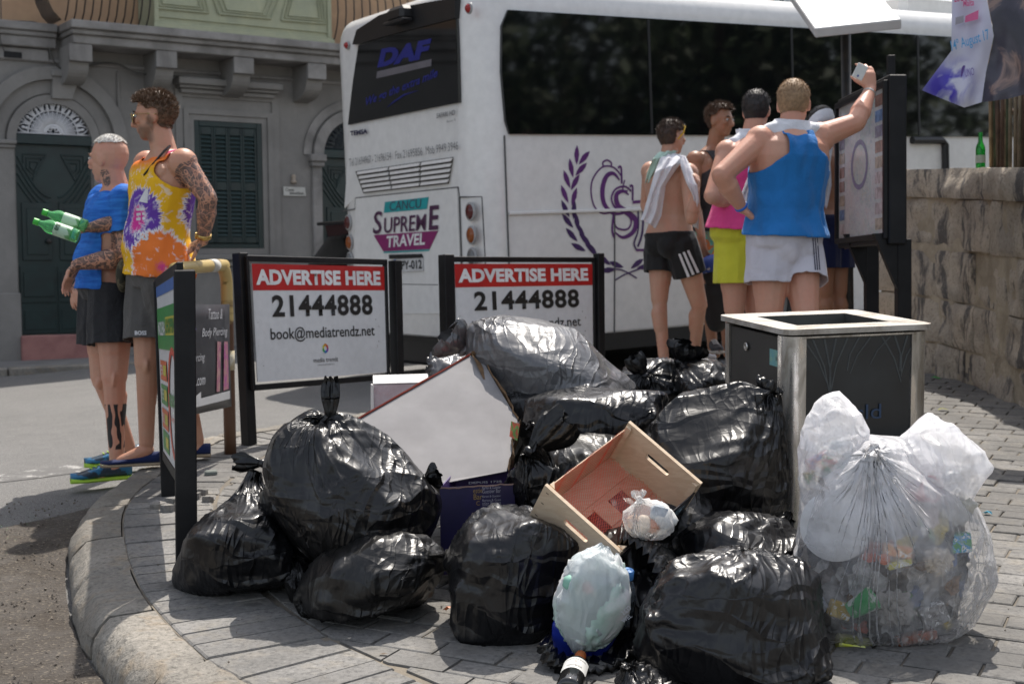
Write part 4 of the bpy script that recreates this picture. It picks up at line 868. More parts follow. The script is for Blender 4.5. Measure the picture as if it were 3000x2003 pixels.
# ================================================================== tilted white panel on a pole
TP = thing('panel_on_pole', 'large white tilted panel on a thin dark pole above the crowd', 'sign', G(2487, 1180))
p0 = W(2387, 84, 8.5); p1 = W(2641, 57, 8.4); pt = W(2300, -40, 9.25); bk = pt-p0; nrm = (p1-p0).cross(bk).normalized()
q = MB(); c = (p0+p1+bk)/2; c = p0+(p1-p0)/2+bk*.75; q.box(c-nrm*.03, (p1-p0)/2, bk*.75, nrm*.03, .006); q.build('panel', mt('white_sunlit_panel', (.62, .62, .61), .5, c2=(.5, .5, .49), sc=1.4, coord='World'), TP)
q = MB(); b = W(2490, 1190, 9.0); b.z = road(b.x, b.y); tp = W(2477, 60, 9.0); q.tube([b, tp], .032, 10); q.build('pole', M_IRON, TP, True)

# ================================================================== trees of the garden (right of the picture, reflected in the coach windows)
M_LEAF = mt('leaves', (.045, .075, .025), .55, c2=(.07, .10, .035), sc=3, coord='World'); M_BARK = mt('bark', (.12, .09, .06), .9)
rt = random.Random(12); NPR = np.random.RandomState(4)
for k, (x, y, h, r) in enumerate(((11, 9.5, 6.5, 2.6), (14, 5.5, 7.5, 3.0), (16.5, 11, 8, 3.2), (12.5, 1.0, 7, 2.8), (20, 7, 8.5, 3.4), (9.5, 5.5, 5.0, 1.9))):
    z0 = road(x, y); T = thing('tree', 'leafy green tree %s, right of the picture' % ('standing nearest behind the coach end', 'second tree along the garden wall', 'big tree at the back of the garden', 'tree nearest to the photographer', 'farthest and tallest garden tree', 'smallest tree close to the fence')[k], 'tree', (x, y, z0), 'trees beyond the garden wall'); q = MB(); q.tube([(x, y, z0-.2), (x+.1, y, z0+h*.35), (x-.1, y+.1, z0+h*.8)], [.22, .17, .06], 8)
    for j in range(5): a = rt.uniform(0, 6.28); q.tube([(x, y, z0+h*.35), (x+math.cos(a)*r*.4, y+math.sin(a)*r*.4, z0+h*.6), (x+math.cos(a)*r*.8, y+math.sin(a)*r*.8, z0+h*.8)], [.10, .06, .02], 6)
    q.build('trunk', M_BARK, T, True)
    n = 3800; cl = NPR.normal(size=(26, 3)); cl /= np.linalg.norm(cl, axis=1)[:, None]; cl *= (NPR.rand(26, 1)**.5)*np.array([r, r, h*.36]); cl += (x, y, z0+h*.62)
    c_ = cl[NPR.randint(0, 26, n)]+NPR.normal(size=(n, 3))*r*.20; a_ = NPR.normal(size=(n, 3)); a_ /= np.linalg.norm(a_, axis=1)[:, None]; b_ = np.cross(a_, NPR.normal(size=(n, 3))); b_ /= np.linalg.norm(b_, axis=1)[:, None]; s_ = NPR.uniform(.09, .2, (n, 1))
    P_ = np.stack([c_+a_*s_, c_+b_*s_*.45, c_-a_*s_, c_-b_*s_*.45], 1).reshape(-1, 3); npmesh('crown', P_, np.arange(4*n).reshape(-1, 4), M_LEAF, T, False)
# ================================================================== SIGNS
M_POST = mt('black_sign_paint', (.006, .006, .007), .45, c2=(.012, .012, .013), spec=.25, sc=8, coord='World')
M_SIGNW = mt('white_sign_face', (.66, .67, .68), .35, c2=(.60, .61, .62), sc=3, coord='World', lo=.5, hi=.75); M_SIGNR = mt('red_sign_band', (.50, .018, .018), .35, c2=(.42, .015, .015), coord='World')
def adboard(name, label, TL, TR, BL, BR, dl, dr, posts, group):
    A = W(*TL, dl); B = W(*TR, dr); C_ = W(*BL, dl-.0); D_ = W(*BR, dr-.0)
    base = G(*posts[0][1]) if posts[0][1] else V((A.x, A.y, pav(A.x, A.y)))
    T = thing(name, label, 'sign', V((A.x, A.y, pav(A.x, A.y))), group)
    X = (B-A); n = X.cross(A-C_).normalized(); D_ = onplane(*BR, A, n); Y = ((A-C_)+(B-D_))/2
    if n.dot(CAM-A) < 0: n = -n
    q = MB(); q.prism([C_, D_, B, A], -n*.006); pn = q.build('sign_panel', M_SIGNW, T)
    def uv(u, v): return (C_*(1-u)+D_*u)*(1-v)+(A*(1-u)+B*u)*v
    q = MB(); vb = .775; o = n*.0012; q.add([uv(.0, vb)+o, uv(1, vb)+o, uv(1, 1)+o, uv(0, 1)+o], [(0, 1, 2, 3)]); npmesh('red_band', q.v, q.f, M_SIGNR, pn, False)
    def tx(s, u0, u1, v0, v1, m, bold=0, sp=1.0):
        Xd = uv(u1, v0)-uv(u0, v0); Yd = uv((u0+u1)/2, v1)-uv((u0+u1)/2, v0); text(s, pn, m, uv(u0, v0), Xd, Yd, Xd.length, Yd.length, bold, lift=.003, spacing=sp)
    tx('ADVERTISE HERE', .022, .967, .82, .955, mt('sign_white_letters', (.8, .8, .8), .4), .045, 1.02)
    M = mt('sign_black_letters', (.012, .012, .012), .45)
    tx('21444888', .125, .895, .545, .735, M, .03, 1.08); tx('book@mediatrendz.net', .105, .905, .325, .455, M, .008)
    tx('media trendz', .41, .60, .135, .175, M, .0); tx('communications', .44, .57, .105, .120, mt('grey_small_letters', (.2, .2, .2), .5), 0)
    cs = [(.5, .03, .05), (.7, .25, .02), (.6, .55, .02), (.05, .4, .08), (.03, .2, .5), (.25, .04, .4)]
    c = uv(.505, .255); Xn = X.normalized(); Yn = Y.normalized()
    for k in range(6):
        a0 = k*math.pi/3; q = MB(); pts = [c+n*.002+Xn*math.cos(a)*r*.9+Yn*math.sin(a)*r for r, a in [(.013, a0), (.013, a0+.52), (.013, a0+1.05), (.026, a0+1.05), (.028, a0+.52), (.026, a0)]]
        npmesh('emblem', pts, [tuple(range(6))], mt('logo_%d' % k, cs[k], .4), pn, False)
    # frame bars
    fb = .018
    for (p, q_) in ((uv(-.03, -.045), uv(1.03, -.045)), (uv(-.03, 1.045), uv(1.03, 1.045)), (uv(-.025, -.06), uv(-.025, 1.06)), (uv(1.02, -.06), uv(1.02, 1.06))):
        v = q_-p; up_ = Y.normalized() if abs(v.normalized().dot(Xn)) > .5 else Xn; q = MB(); q.box((p+q_)/2-n*.01, v/2, up_*fb*(.9 if up_ == Yn else .5), n*.014, .003); npmesh('frame', q.v, q.f, M_POST, T, False)
    for (top, bot, d, wd_) in posts:
        pt = W(*top, d); pb = G(*bot) if bot else W(top[0]+ (12 if d < 9 else 5), 1300, d)
        if not bot: pb.z = pav(pb.x, pb.y)
        pb = pb-V((0, 0, .06)); ax = (pt-pb); q = MB(); q.box((pt+pb)/2, ax/2, Xn*wd_*.5, n*wd_*.5, .004); q.build('post', M_POST, T)
    r = random.Random(3)
    for _ in range(9):
        p = uv(r.choice((.88, .93, .03, .95, .02))+r.gauss(0, .015), r.choice((.3, .22, .12, .5, .25))+r.gauss(0, .03)); s = r.uniform(.0015, .004)
        q = MB(); q.add([p+n*.0013+Xn*s, p+n*.0013+Yn*s*1.6, p+n*.0013-Xn*s, p+n*.0013-Yn*s], [(0, 1, 2, 3)]); npmesh('rust_chip', q.v, q.f, mt('chip', (.14, .10, .08), .8), pn, False)
    return T
adboard('advertising_board', 'white and red ADVERTISE HERE board standing alone right of the rusty hoop', (737, 772.5), (1124.5, 781), (755, 1119), (1133, 1090), 7.5, 8.38,
        [((703, 741), (731, 1303), 7.5, .062), ((1157, 763), None, 8.45, .060)], 'advertise here boards')
adboard('advertising_board', 'white and red ADVERTISE HERE board half hidden behind the grey rubbish bag', (1331, 773), (1735, 773), (1343, 1080), (1738, 1050), 8.5, 9.17,
        [((1307, 746), None, 8.5, .072), ((1754, 742), None, 9.2, .055)], 'advertise here boards')
# ---- left sign seen nearly edge on
A0 = G(546, 1696); A1 = G(498, 1453); LS = thing('poster_sign', 'black framed poster sign seen edge on at the kerb in front of the two men', 'sign', A0)
for (pb, tp, w) in ((A0, (540, 790), .074), (A1, (474, 822), .074)):
    d = (pb-CAM).dot(F_); pt = W(*tp, d); q = MB(); dirx = (A1-A0).normalized(); ax = pt-pb+V((0, 0, .05)); sd = dirx.cross(V((0, 0, 1))).normalized(); q.box((pt+pb)/2-V((0, 0, .025)), ax/2, dirx*w*.35, sd*w*.5, .004); q.build('post', M_POST, LS)
dA = (A0-CAM).dot(F_); dB_ = (A1-CAM).dot(F_)
TLp = W(458, 838, dB_-.05); TRp = W(517, 800, dA+.06); BLp = W(478, 1320, dB_-.05); BRp = W(534, 1405, dA+.06)
X = TRp-TLp; Y = TLp-BLp; n = X.cross(Y).normalized(); n = -n if n.x > 0 else n
q = MB(); q.prism([BLp, BRp, TRp, TLp], -n*.006); pn = q.build('poster', M_SIGNW, LS)
def uvL(u, v): return (BLp*(1-u)+BRp*u)*(1-v)+(TLp*(1-u)+TRp*u)*v+n*.002
def fl(u0, v0, u1, v1, m, o=0, nm='emblem'): return npmesh(nm, [uvL(u0, v0)+n*o, uvL(u1, v0)+n*o, uvL(u1, v1)+n*o, uvL(u0, v1)+n*o], [(0, 1, 2, 3)], m, pn, False)
pg = mt('poster_green', (.03, .26, .05), .4); py_ = mt('poster_yellow', (.55, .5, .04), .4); po = mt('poster_orange', (.65, .12, .03), .4); pb_ = mt('poster_blue', (.05, .14, .42), .4); pw = mt('poster_white_text', (.8, .8, .8), .4)
fl(0, .93, 1, 1, pb_); fl(0, .62, 1, .86, pg); fl(.45, .70, 1, .80, py_, .001)
for (v0, m, m2) in ((.44, po, py_), (.30, pg, py_), (.16, po, py_), (.03, pg, py_)): fl(.08, v0, .42, v0+.115, m); fl(.25, v0+.03, .40, v0+.09, m2, .001)
ring = MB(); N = 24
for k in range(N): a = 2*math.pi*k/N; b = 2*math.pi*(k+1)/N; ring.add([uvL(.72+.26*math.cos(a), .34+.30*math.sin(a)), uvL(.72+.26*math.cos(b), .34+.30*math.sin(b)), uvL(.72+.19*math.cos(b), .34+.26*math.sin(b)), uvL(.72+.19*math.cos(a), .34+.26*math.sin(a))], [(0, 1, 2, 3)])
npmesh('emblem', ring.v, ring.f, mt('poster_red', (.6, .06, .03), .4), pn, False)
def ltx(s, u0, u1, v0, v1, m, bold=0):
    Xd = uvL(u1, v0)-uvL(u0, v0); Yd = uvL(u0, v1)-uvL(u0, v0); text(s, pn, m, uvL(u0, v0), Xd, Yd, Xd.length, Yd.length, bold, lift=.002 if Xd.cross(Yd).dot(n) > 0 else -.002)
ltx('MADLIENA', .06, .44, .70, .78, pw, .02); ltx('SHOPPING', .48, .95, .71, .79, pg, .02); ltx('market', .52, .92, .32, .42, pg, .02); ltx('QUALITY', .54, .80, .24, .27, po); ltx('OPEN', .10, .24, .47, .53, pw); ltx('FREE', .10, .24, .33, .39, pw); ltx('PARKING', .10, .24, .19, .25, pw)
for (a, b) in ((uvL(-.05, -.03), uvL(1.05, -.03)), (uvL(-.05, 1.02), uvL(1.05, 1.02))): q = MB(); q.box((a+b)/2-n*.01, (b-a)/2, Y.normalized()*.022, n*.012, .003); npmesh('frame', q.v, q.f, M_POST, LS, False)
# ---- rusty hoop barrier
t = NT('rusty_yellow_paint'); co = t.coord('World'); nz = t.noise(co, 5, 7, .8); z_ = t.n('SeparateXYZ'); t.l(t.n('NewGeometry').outputs['Position'], z_.inputs[0])
ad = t.n('Math', operation='MULTIPLY_ADD'); t.l(z_.outputs[2], ad.inputs[0]); ad.inputs[1].default_value = .55; t.l(nz, ad.inputs[2])
c = t.ramp(ad.outputs[0], [(.0, (.07, .035, .02)), (.98, (.10, .045, .02)), (1.0, (.12, .05, .02))]); k = t.ramp(ad.outputs[0], [(.985, 0.), (1.0, 1.)])
sb = t.n('Math', operation='SUBTRACT'); t.l(ad.outputs[0], sb.inputs[0]); sb.inputs[1].default_value = .72; k = t.ramp(sb.outputs[0], [(.48, 0.), (.56, 1.)])
c = t.mix(k, (.095, .045, .022), (.46, .34, .13)); t.col(c); M_HOOP = t.done(.42, 0, t.bump(nz, .004))
hb = G(675, 1330); hl = G(517, 1438); dR = (hb-CAM).dot(F_); dL = (hl-CAM).dot(F_); ztop = W(675, 775, dR).z
tR = V((hb.x, hb.y, ztop)); tL = V((hl.x, hl.y, ztop-.03)); hd = (tL-tR).normalized(); pts = [hb-V((0, 0, .05)), tR-V((0, 0, .30)), tR-V((0, 0, .11))]
for a in (0.35, .7, 1.05, 1.4): pts.append(tR-V((0, 0, .11))+hd*.11*(1-math.cos(a))+V((0, 0, .11*math.sin(a))))
pts += [tL-hd*.11]
for a in (0.35, .7, 1.05, 1.4): pts.append(tL-hd*.11+hd*.11*math.sin(a)-V((0, 0, .11*(1-math.cos(a)))))
pts += [tL-V((0, 0, .3)), hl-V((0, 0, .05))]
HP = thing('hoop_barrier', 'rusty yellow tubular hoop barrier that the man in the tie dye vest leans on', 'barrier', hb)
q = MB(); q.tube(catmull(pts, 3), .031, 18); q.build('tube', M_HOOP, HP, True)
cmid = tR*.72+tL*.28; q = MB(); q.tube([cmid-hd*.05, cmid+hd*.05], .0325, 18); q.build('tape', mt('dirty_white_tape', (.55, .54, .5), .6, c2=(.4, .38, .33), sc=30), HP, True)
q = MB(); q.tube([V((hb.x, hb.y, hb.z+.43)), V((hb.x, hb.y, hb.z+.53))], .0328, 18); q.build('tape', mt('yellowed_tape', (.45, .38, .24), .7, c2=(.6, .57, .48), sc=25), HP, True)
# tattoo shop panel tied to the hoop
TPN = thing('shop_panel', 'black printed tattoo and piercing panel fixed between the legs of the rusty hoop', 'sign', (hb+hl)/2)
sn = hd.cross(V((0, 0, 1))).normalized(); sn = -sn if sn.dot(CAM-hb) < 0 else sn
def tp(px, py): return onplane(px, py, hb+sn*.036, sn)
a, b, c_, e = tp(505, 893), tp(672, 891), tp(678, 1190), tp(510, 1228)
def uvT(u, v): return (e*(1-u)+c_*u)*(1-v)+(a*(1-u)+b*u)*v
q = MB(); q.sheet(lambda u, v: uvT(u, v)+sn*(.003*math.sin(u*9+v*4)), 10, 8, -sn*.004)
t = NT('dark_poster'); co = t.coord('World'); nz = t.noise(co, 9, 6, .7); t.col(t.mix(t.ramp(nz, [(.5, 0.), (.72, .5)]), (.028, .028, .032), (.09, .09, .10))); M_DP = t.done(.35)
tpn = npmesh('panel', q.v, q.f, M_DP, TPN, True)
def ttx(s, u0, u1, v0, v1, m, bold=0, shear=.3):
    Xd = uvT(u1, v0)-uvT(u0, v0); Yd = uvT(u0, v1)-uvT(u0, v0); text(s, tpn, m, uvT(u0, v0), Xd, Yd, Xd.length, Yd.length, bold, shear, lift=.006 if Xd.cross(Yd).dot(sn) > 0 else -.006)
pw2 = mt('pale_lettering', (.6, .6, .62), .5)
ttx('Tattoo &', .58, .84, .86, .96, pw2); ttx('Body Piercing', .46, .93, .68, .78, pw2); ttx("by's", .12, .36, .70, .82, mt('lilac_lettering', (.3, .2, .55), .5)); ttx('next piercing', .12, .50, .46, .55, pw2); ttx('tattoo.com', .14, .50, .26, .34, pw2)
for (pts, m, nm) in (([(.70, .17), (.76, .17), (.80, .64), (.73, .65)], mt('print_skin', (.45, .26, .24), .5, c2=(.35, .1, .2), sc=25, coord='World'), 'picture'), ([(.83, .17), (.93, .18), (.93, .64), (.86, .64)], mt('print_skin2', (.42, .22, .2), .5, c2=(.4, .08, .28), sc=30, coord='World'), 'picture'),
                 ([(.0, .06), (.95, .08), (.95, .16), (.42, .14), (.42, .2), (.14, .1), (.0, .15)], mt('print_white', (.6, .6, .6), .5), 'arrow')):
    npmesh(nm, [uvT(*p)+sn*.0065 for p in pts], [tuple(range(len(pts)))], m, tpn, False)
ttx('Tel. 21376696', .50, .90, .085, .125, mt('grey_small_letters', (.2, .2, .2), .5))
# ---- map board
IB = thing('map_board', 'black framed glazed town map board on two legs beside the leaning man', 'sign', V((1.98, 7.5, pav(0, 7.5))))
dR, dL = 7.5, 8.55
TR, BR, TL, BL2 = W(2602, 236, dR), W(2602, 697, dR), W(2456, 307, dL), W(2456, 714, dL)
X = (TR-TL); Y = (TR-BR+TL-BL2)/2; n = X.cross(Y).normalized(); n = -n if n.x > 0 else n; up = Y.normalized(); Xn = X.normalized()
ctr = (TR+BR+TL+BL2)/4-n*.055; hx = X/2*1.03; hy = up*(Y.length/2+.03); th = .095
q = MB(); q.box(ctr-n*(th/2-.055), hx, hy, n*th/2, .006); BX = q.build('case', M_POST, IB)
def uvI(u, v, o=.004): return (BL2*(1-u)+BR*u)*(1-v)+(TL*(1-u)+TR*u)*v+n*o
t = NT('map_print'); co = t.coord('World'); v_ = t.n('TexVoronoi'); v_.inputs['Scale'].default_value = 9; t.l(co, v_.inputs['Vector']); nz = t.noise(co, 5, 6, 1.5); n5 = t.noise(co, 14, 5, 2)
c = t.mix(t.ramp(nz, [(.5, 0.), (.6, 1.)]), (.50, .50, .50), (.42, .47, .44)); c = t.mix(t.ramp(n5, [(.485, 0.), (.5, .8), (.515, 0.)]), c, (.15, .16, .3)); c = t.mix(t.ramp(n5, [(.56, 0.), (.58, .5), (.6, 0.)]), c, (.5, .2, .15)); t.col(c); M_MAP = t.done(.12)
mp_ = npmesh('map', [uvI(.03, .03), uvI(.97, .03), uvI(.97, .97), uvI(.03, .97)], [(0, 1, 2, 3)], M_MAP, IB, False)
r = random.Random(21)
for k in range(9):
    v0 = .06+k*.1; 
    for (u0, u1) in ((.78, .93), (.05, .16)):
        if (u0 < .5 and k > 6): continue
        c = r.choice([(.16, .15, .2), (.3, .25, .2), (.12, .18, .3), (.35, .3, .3), (.2, .12, .1)]); npmesh('picture', [uvI(u0, v0, .0055), uvI(u1, v0, .0055), uvI(u1, v0+.075, .0055), uvI(u0, v0+.075, .0055)], [(0, 1, 2, 3)], mt('map_photo_%d' % (int(c[0]*100)), c, .2, c2=tuple(x*1.8 for x in c), sc=20, coord='World'), mp_, False)
ring = MB(); N = 26
for k in range(N): a = 2*math.pi*k/N+.3; b = 2*math.pi*(k+1)/N+.3; f = lambda g, s: uvI(.47+.17*s*math.cos(g), .52+.17*s*math.sin(g), .0055); ring.add([f(a, 1), f(b, 1), f(b, .8), f(a, .8)], [(0, 1, 2, 3)])
npmesh('harbour_outline', ring.v, ring.f, mt('map_lilac', (.2, .18, .3), .2), mp_, False)
for (a, b) in ((uvI(0, .015), uvI(1, .015)), (uvI(0, .985), uvI(1, .985))): q = MB(); q.box((a+b)/2+n*.008, (b-a)/2, up*.016, n*.012, .003); npmesh('frame', q.v, q.f, M_POST, BX, False)
for (a, b) in ((uvI(.012, 0), uvI(.012, 1)), (uvI(.988, 0), uvI(.988, 1))): q = MB(); q.box((a+b)/2+n*.008, (b-a)/2, Xn*.014, n*.012, .003); npmesh('frame', q.v, q.f, M_POST, BX, False)
for (px, d) in ((2645, 7.55), (2552, 8.3)):
    p = W(px, 700, d); b = V((p.x, p.y, pav(p.x, p.y)-.05)); q = MB(); q.box((p+b)/2, (p-b)/2, (.037, 0, 0), (0, .037, 0), .004); q.build('leg', M_POST, IB)
    q = MB(); q.prism([p+V((-.03, -.03, .03)), p+V((-.16, -.03, .03)), p+V((-.03, -.03, -.28))], V((0, .05, 0))); q.build('bracket', M_POST, IB)
p = W(2610, 200, 7.9); q = MB(); q.box(p-V((0, 0, .05)), (.02, 0, 0), (0, .02, 0), (0, 0, .12), .003); q.build('mast', M_POST, IB)

# ================================================================== LITTER BIN
GN = V((0, -.075, 1)).normalized()
def topdepth(px, py, d0=None): pass
FB = W(2300, 1639, 5.15); bF = G(2300, 1639); HB = .84
bL = V((bF.x-.148*1.03, bF.y+.54*1.03, 0)); bR = V((bF.x+.53*1.04, bF.y+.125*1.04, 0)); bB = V((bL.x+bR.x-bF.x, bL.y+bR.y-bF.y, 0))
for p in (bF, bL, bR, bB): p.z = pav(p.x, p.y)
BIN = thing('litter_bin', 'square dark glass litter bin with steel corners behind the rubbish bags', 'litter bin', (bF+bL+bR+bB)/4)
ex = (bR-bF); ey = (bL-bF); sx = ex.length; sy = ey.length; exn = ex.normalized(); eyn = ey.normalized(); ez_ = exn.cross(eyn).normalized()
def bb_(u, v, h): return bF+ex*u+ey*v+ez_*h
t = NT('worn_steel'); co = t.coord('World', (1, 1, .25)); nz = t.noise(co, 22, 6, .5); t.col(t.ramp(nz, [(.35, (.30, .27, .23)), (.6, (.62, .61, .59))])); M_STEEL = t.done(t.ramp(nz, [(.35, .5), (.65, .16)]), .9)
t = NT('scratched_top_plate'); co = t.coord('World'); nz = t.noise(co, 6, 8, .6, .7); t.col(t.ramp(nz, [(.35, (.16, .13, .10)), (.5, (.36, .33, .29)), (.62, (.47, .45, .42))])); M_TOP = t.done(t.ramp(nz, [(.35, .7), (.65, .35)]), .35)
t = NT('dark_bin_glass'); co = t.coord('World'); nz = t.noise(co, 5, 4); t.col(t.ramp(nz, [(.4, (.012, .017, .022)), (.7, (.022, .03, .036))])); M_BPN = t.done(.12)
M_INSIDE = mt('dark_bin_side', (.022, .021, .020), .5, c2=(.035, .033, .03), sc=4, coord='World')
q = MB()
for (u, v) in ((0, 0), (1, 0), (0, 1), (1, 1)):          # corner posts, the outer edge rounded
    du = 1 if u == 0 else -1; dv = 1 if v == 0 else -1; c0 = bb_(u, v, 0)+exn*du*.05+eyn*dv*.05; pts = []
    for k in range(9): a = rad(180+90*k/8); pts.append(c0+exn*du*math.cos(a)*.05+eyn*dv*math.sin(a)*.05)
    w_ = .075; pts += [bb_(u, v, 0)+exn*du*w_, bb_(u, v, 0)+exn*du*w_+eyn*dv*.02, bb_(u, v, 0)+exn*du*.02+eyn*dv*.02+exn*du*.03, bb_(u, v, 0)+exn*du*.02+eyn*dv*w_, bb_(u, v, 0)+eyn*dv*w_]
    k1 = MB(); k1.prism(pts, ez_*(HB-.028)); o = k1.build('corner_post', M_STEEL, BIN, True, 30)
# lid with rectangular hole
Ox = bb_(0, 0, HB); lidX, lidY = exn, eyn; g = .012
hole = [(sx*.17, sy*.20), (sx*.83, sy*.20), (sx*.83, sy*.80), (sx*.17, sy*.80)]
rc = .045; out = []
for (cx, cy, a0) in ((sx+g-rc, sy+g-rc, 0), (-g+rc, sy+g-rc, 90), (-g+rc, -g+rc, 180), (sx+g-rc, -g+rc, 270)):
    for k in range(6): a = rad(a0+18*k); out.append((cx+rc*math.cos(a), cy+rc*math.sin(a)))
LID = plate([out, hole[::-1]], .020, Ox, lidX, lidY, 'lid', M_TOP, BIN, off=0)
q = MB()
for (a, b) in ((0, 1), (1, 2), (2, 3), (3, 0)):
    A = Ox+exn*hole[a][0]+eyn*hole[a][1]; B = Ox+exn*hole[b][0]+eyn*hole[b][1]; q.prism([A-ez_*.001, B-ez_*.001, B-ez_*.16, A-ez_*.16], (exn*(hole[b][1]-hole[a][1])-eyn*(hole[b][0]-hole[a][0])).normalized()*-.002)
npmesh('opening_rim', q.v, q.f, mt('dull_metal', (.12, .12, .11), .5, .5), LID, False)
def pnl(u0, v0, u1, v1, h0, h1, nm, m, inset=.012, th=.01, par=BIN):
    A = bb_(u0, v0, 0); B = bb_(u1, v1, 0); d = (B-A).normalized(); nn = d.cross(ez_).normalized(); cen = bb_(.5, .5, 0)
    if nn.dot(A-cen) < 0: nn = -nn
    q = MB(); c = (A+B)/2+ez_*(h0+h1)/2-nn*inset; q.box(c, (B-A)/2, ez_*(h1-h0)/2, nn*th/2, .003); o = q.build(nm, m, par); return o, A-nn*(inset-th/2-.001), d, nn
pf, Af, df, nf = pnl(.12, 0, .88, 0, .02, HB-.035, 'glass_panel', M_BPN)
pl_, Al, dl_, nl = pnl(0, .12, 0, .88, .50, HB-.035, 'side_flap', M_INSIDE)
pl2, Al2, dl2, nl2 = pnl(0, .12, 0, .88, .02, .49, 'glass_panel', M_BPN)
pnl(1, .12, 1, .88, .02, HB-.035, 'glass_panel', M_BPN); pnl(.12, 1, .88, 1, .02, HB-.035, 'glass_panel', M_BPN)
pnl(0, .1, 0, .9, .488, .502, 'rail', M_STEEL, .004, .012); pnl(.1, 0, .9, 0, HB-.036, HB-.027, 'rail', M_STEEL, .004, .012)
q = MB(); q.box(bb_(.5, .5, .03), ex*.44, ey*.44, ez_*.02); q.build('floor', M_INSIDE, BIN)
c = Al+dl_*.17*sy+ez_*(HB-.13) if False else bb_(0, .60, HB-.10)+nl*-.004
q = MB(); q.lathe(c, nl, [(0, .016), (.006, .016), (.008, .012), (.004, .009)], 18); q.build('lock', M_STEEL, pl_, True)
c = bb_(0, .20, HB-.115)-nl*.005; q = MB(); q.box(c, dl_*.034, ez_*.03, nl*.0007); stk = q.build('sticker', mt('teal_sticker', (.10, .32, .36), .4, c2=(.2, .4, .3), sc=40, coord='World'), pl_)
M_DIMB = mt('faint_blue_lettering', (.02, .05, .11), .3); M_DIM2 = mt('faint_grey_lettering', (.035, .045, .06), .3)
text('Neu', stk, M_INK, c+ (-dl_)*.02-ez_*.01+nl*.001, dl_ if dl_.cross(ez_).dot(nl) > 0 else -dl_, ez_, .036, .018, .01)
# mirrored, faded lettering on the front glass
o = text('blazit !', pf, M_DIMB, bb_(.66, 0, .50)-nf*.006, -exn, ez_, .26, .055, -.002, lift=-.004)
q = MB()
for k in range(20): a = 2*math.pi*k/20; b = 2*math.pi*(k+1)/20; f = lambda g_, r_: bb_(.17, 0, .36)-nf*.0055+exn*r_*math.cos(g_)+ez_*r_*math.sin(g_); q.add([f(a, .045), f(b, .045), f(b, .039), f(a, .039)], [(0, 1, 2, 3)])
npmesh('emblem', q.v, q.f, M_DIMB, pf, False)
# dried drip marks: wear with a shape of its own, on the panel
q = MB(); rr_ = random.Random(4)
for (u0, ud, L) in ((.18, .30, .20), (.26, .30, .215), (.34, .31, .20), (.42, .31, .19), (.50, .42, .12), (.58, .44, .13), (.72, .58, .10), (.66, .80, .17), (.92, .80, .14), (.84, .80, .15), (.75, .79, .13), (.12, .29, .17)):
    A = bb_(u0, 0, HB-.04)-nf*.0055; B = bb_(ud, 0, HB-.04-L)-nf*.0055; s_ = exn*.004
    M_ = (A+B)/2+exn*.012*(1 if ud > u0 else -1); q.add([A-s_, A+s_, M_-s_*.7, M_+s_*.7, B-s_*.5, B+s_*.5], [(0, 1, 3, 2), (2, 3, 5, 4)])
npmesh('drip_marks', q.v, q.f, mt('dried_drips', (.06, .068, .07), .6), pf, False)['kind'] = 'stuff'
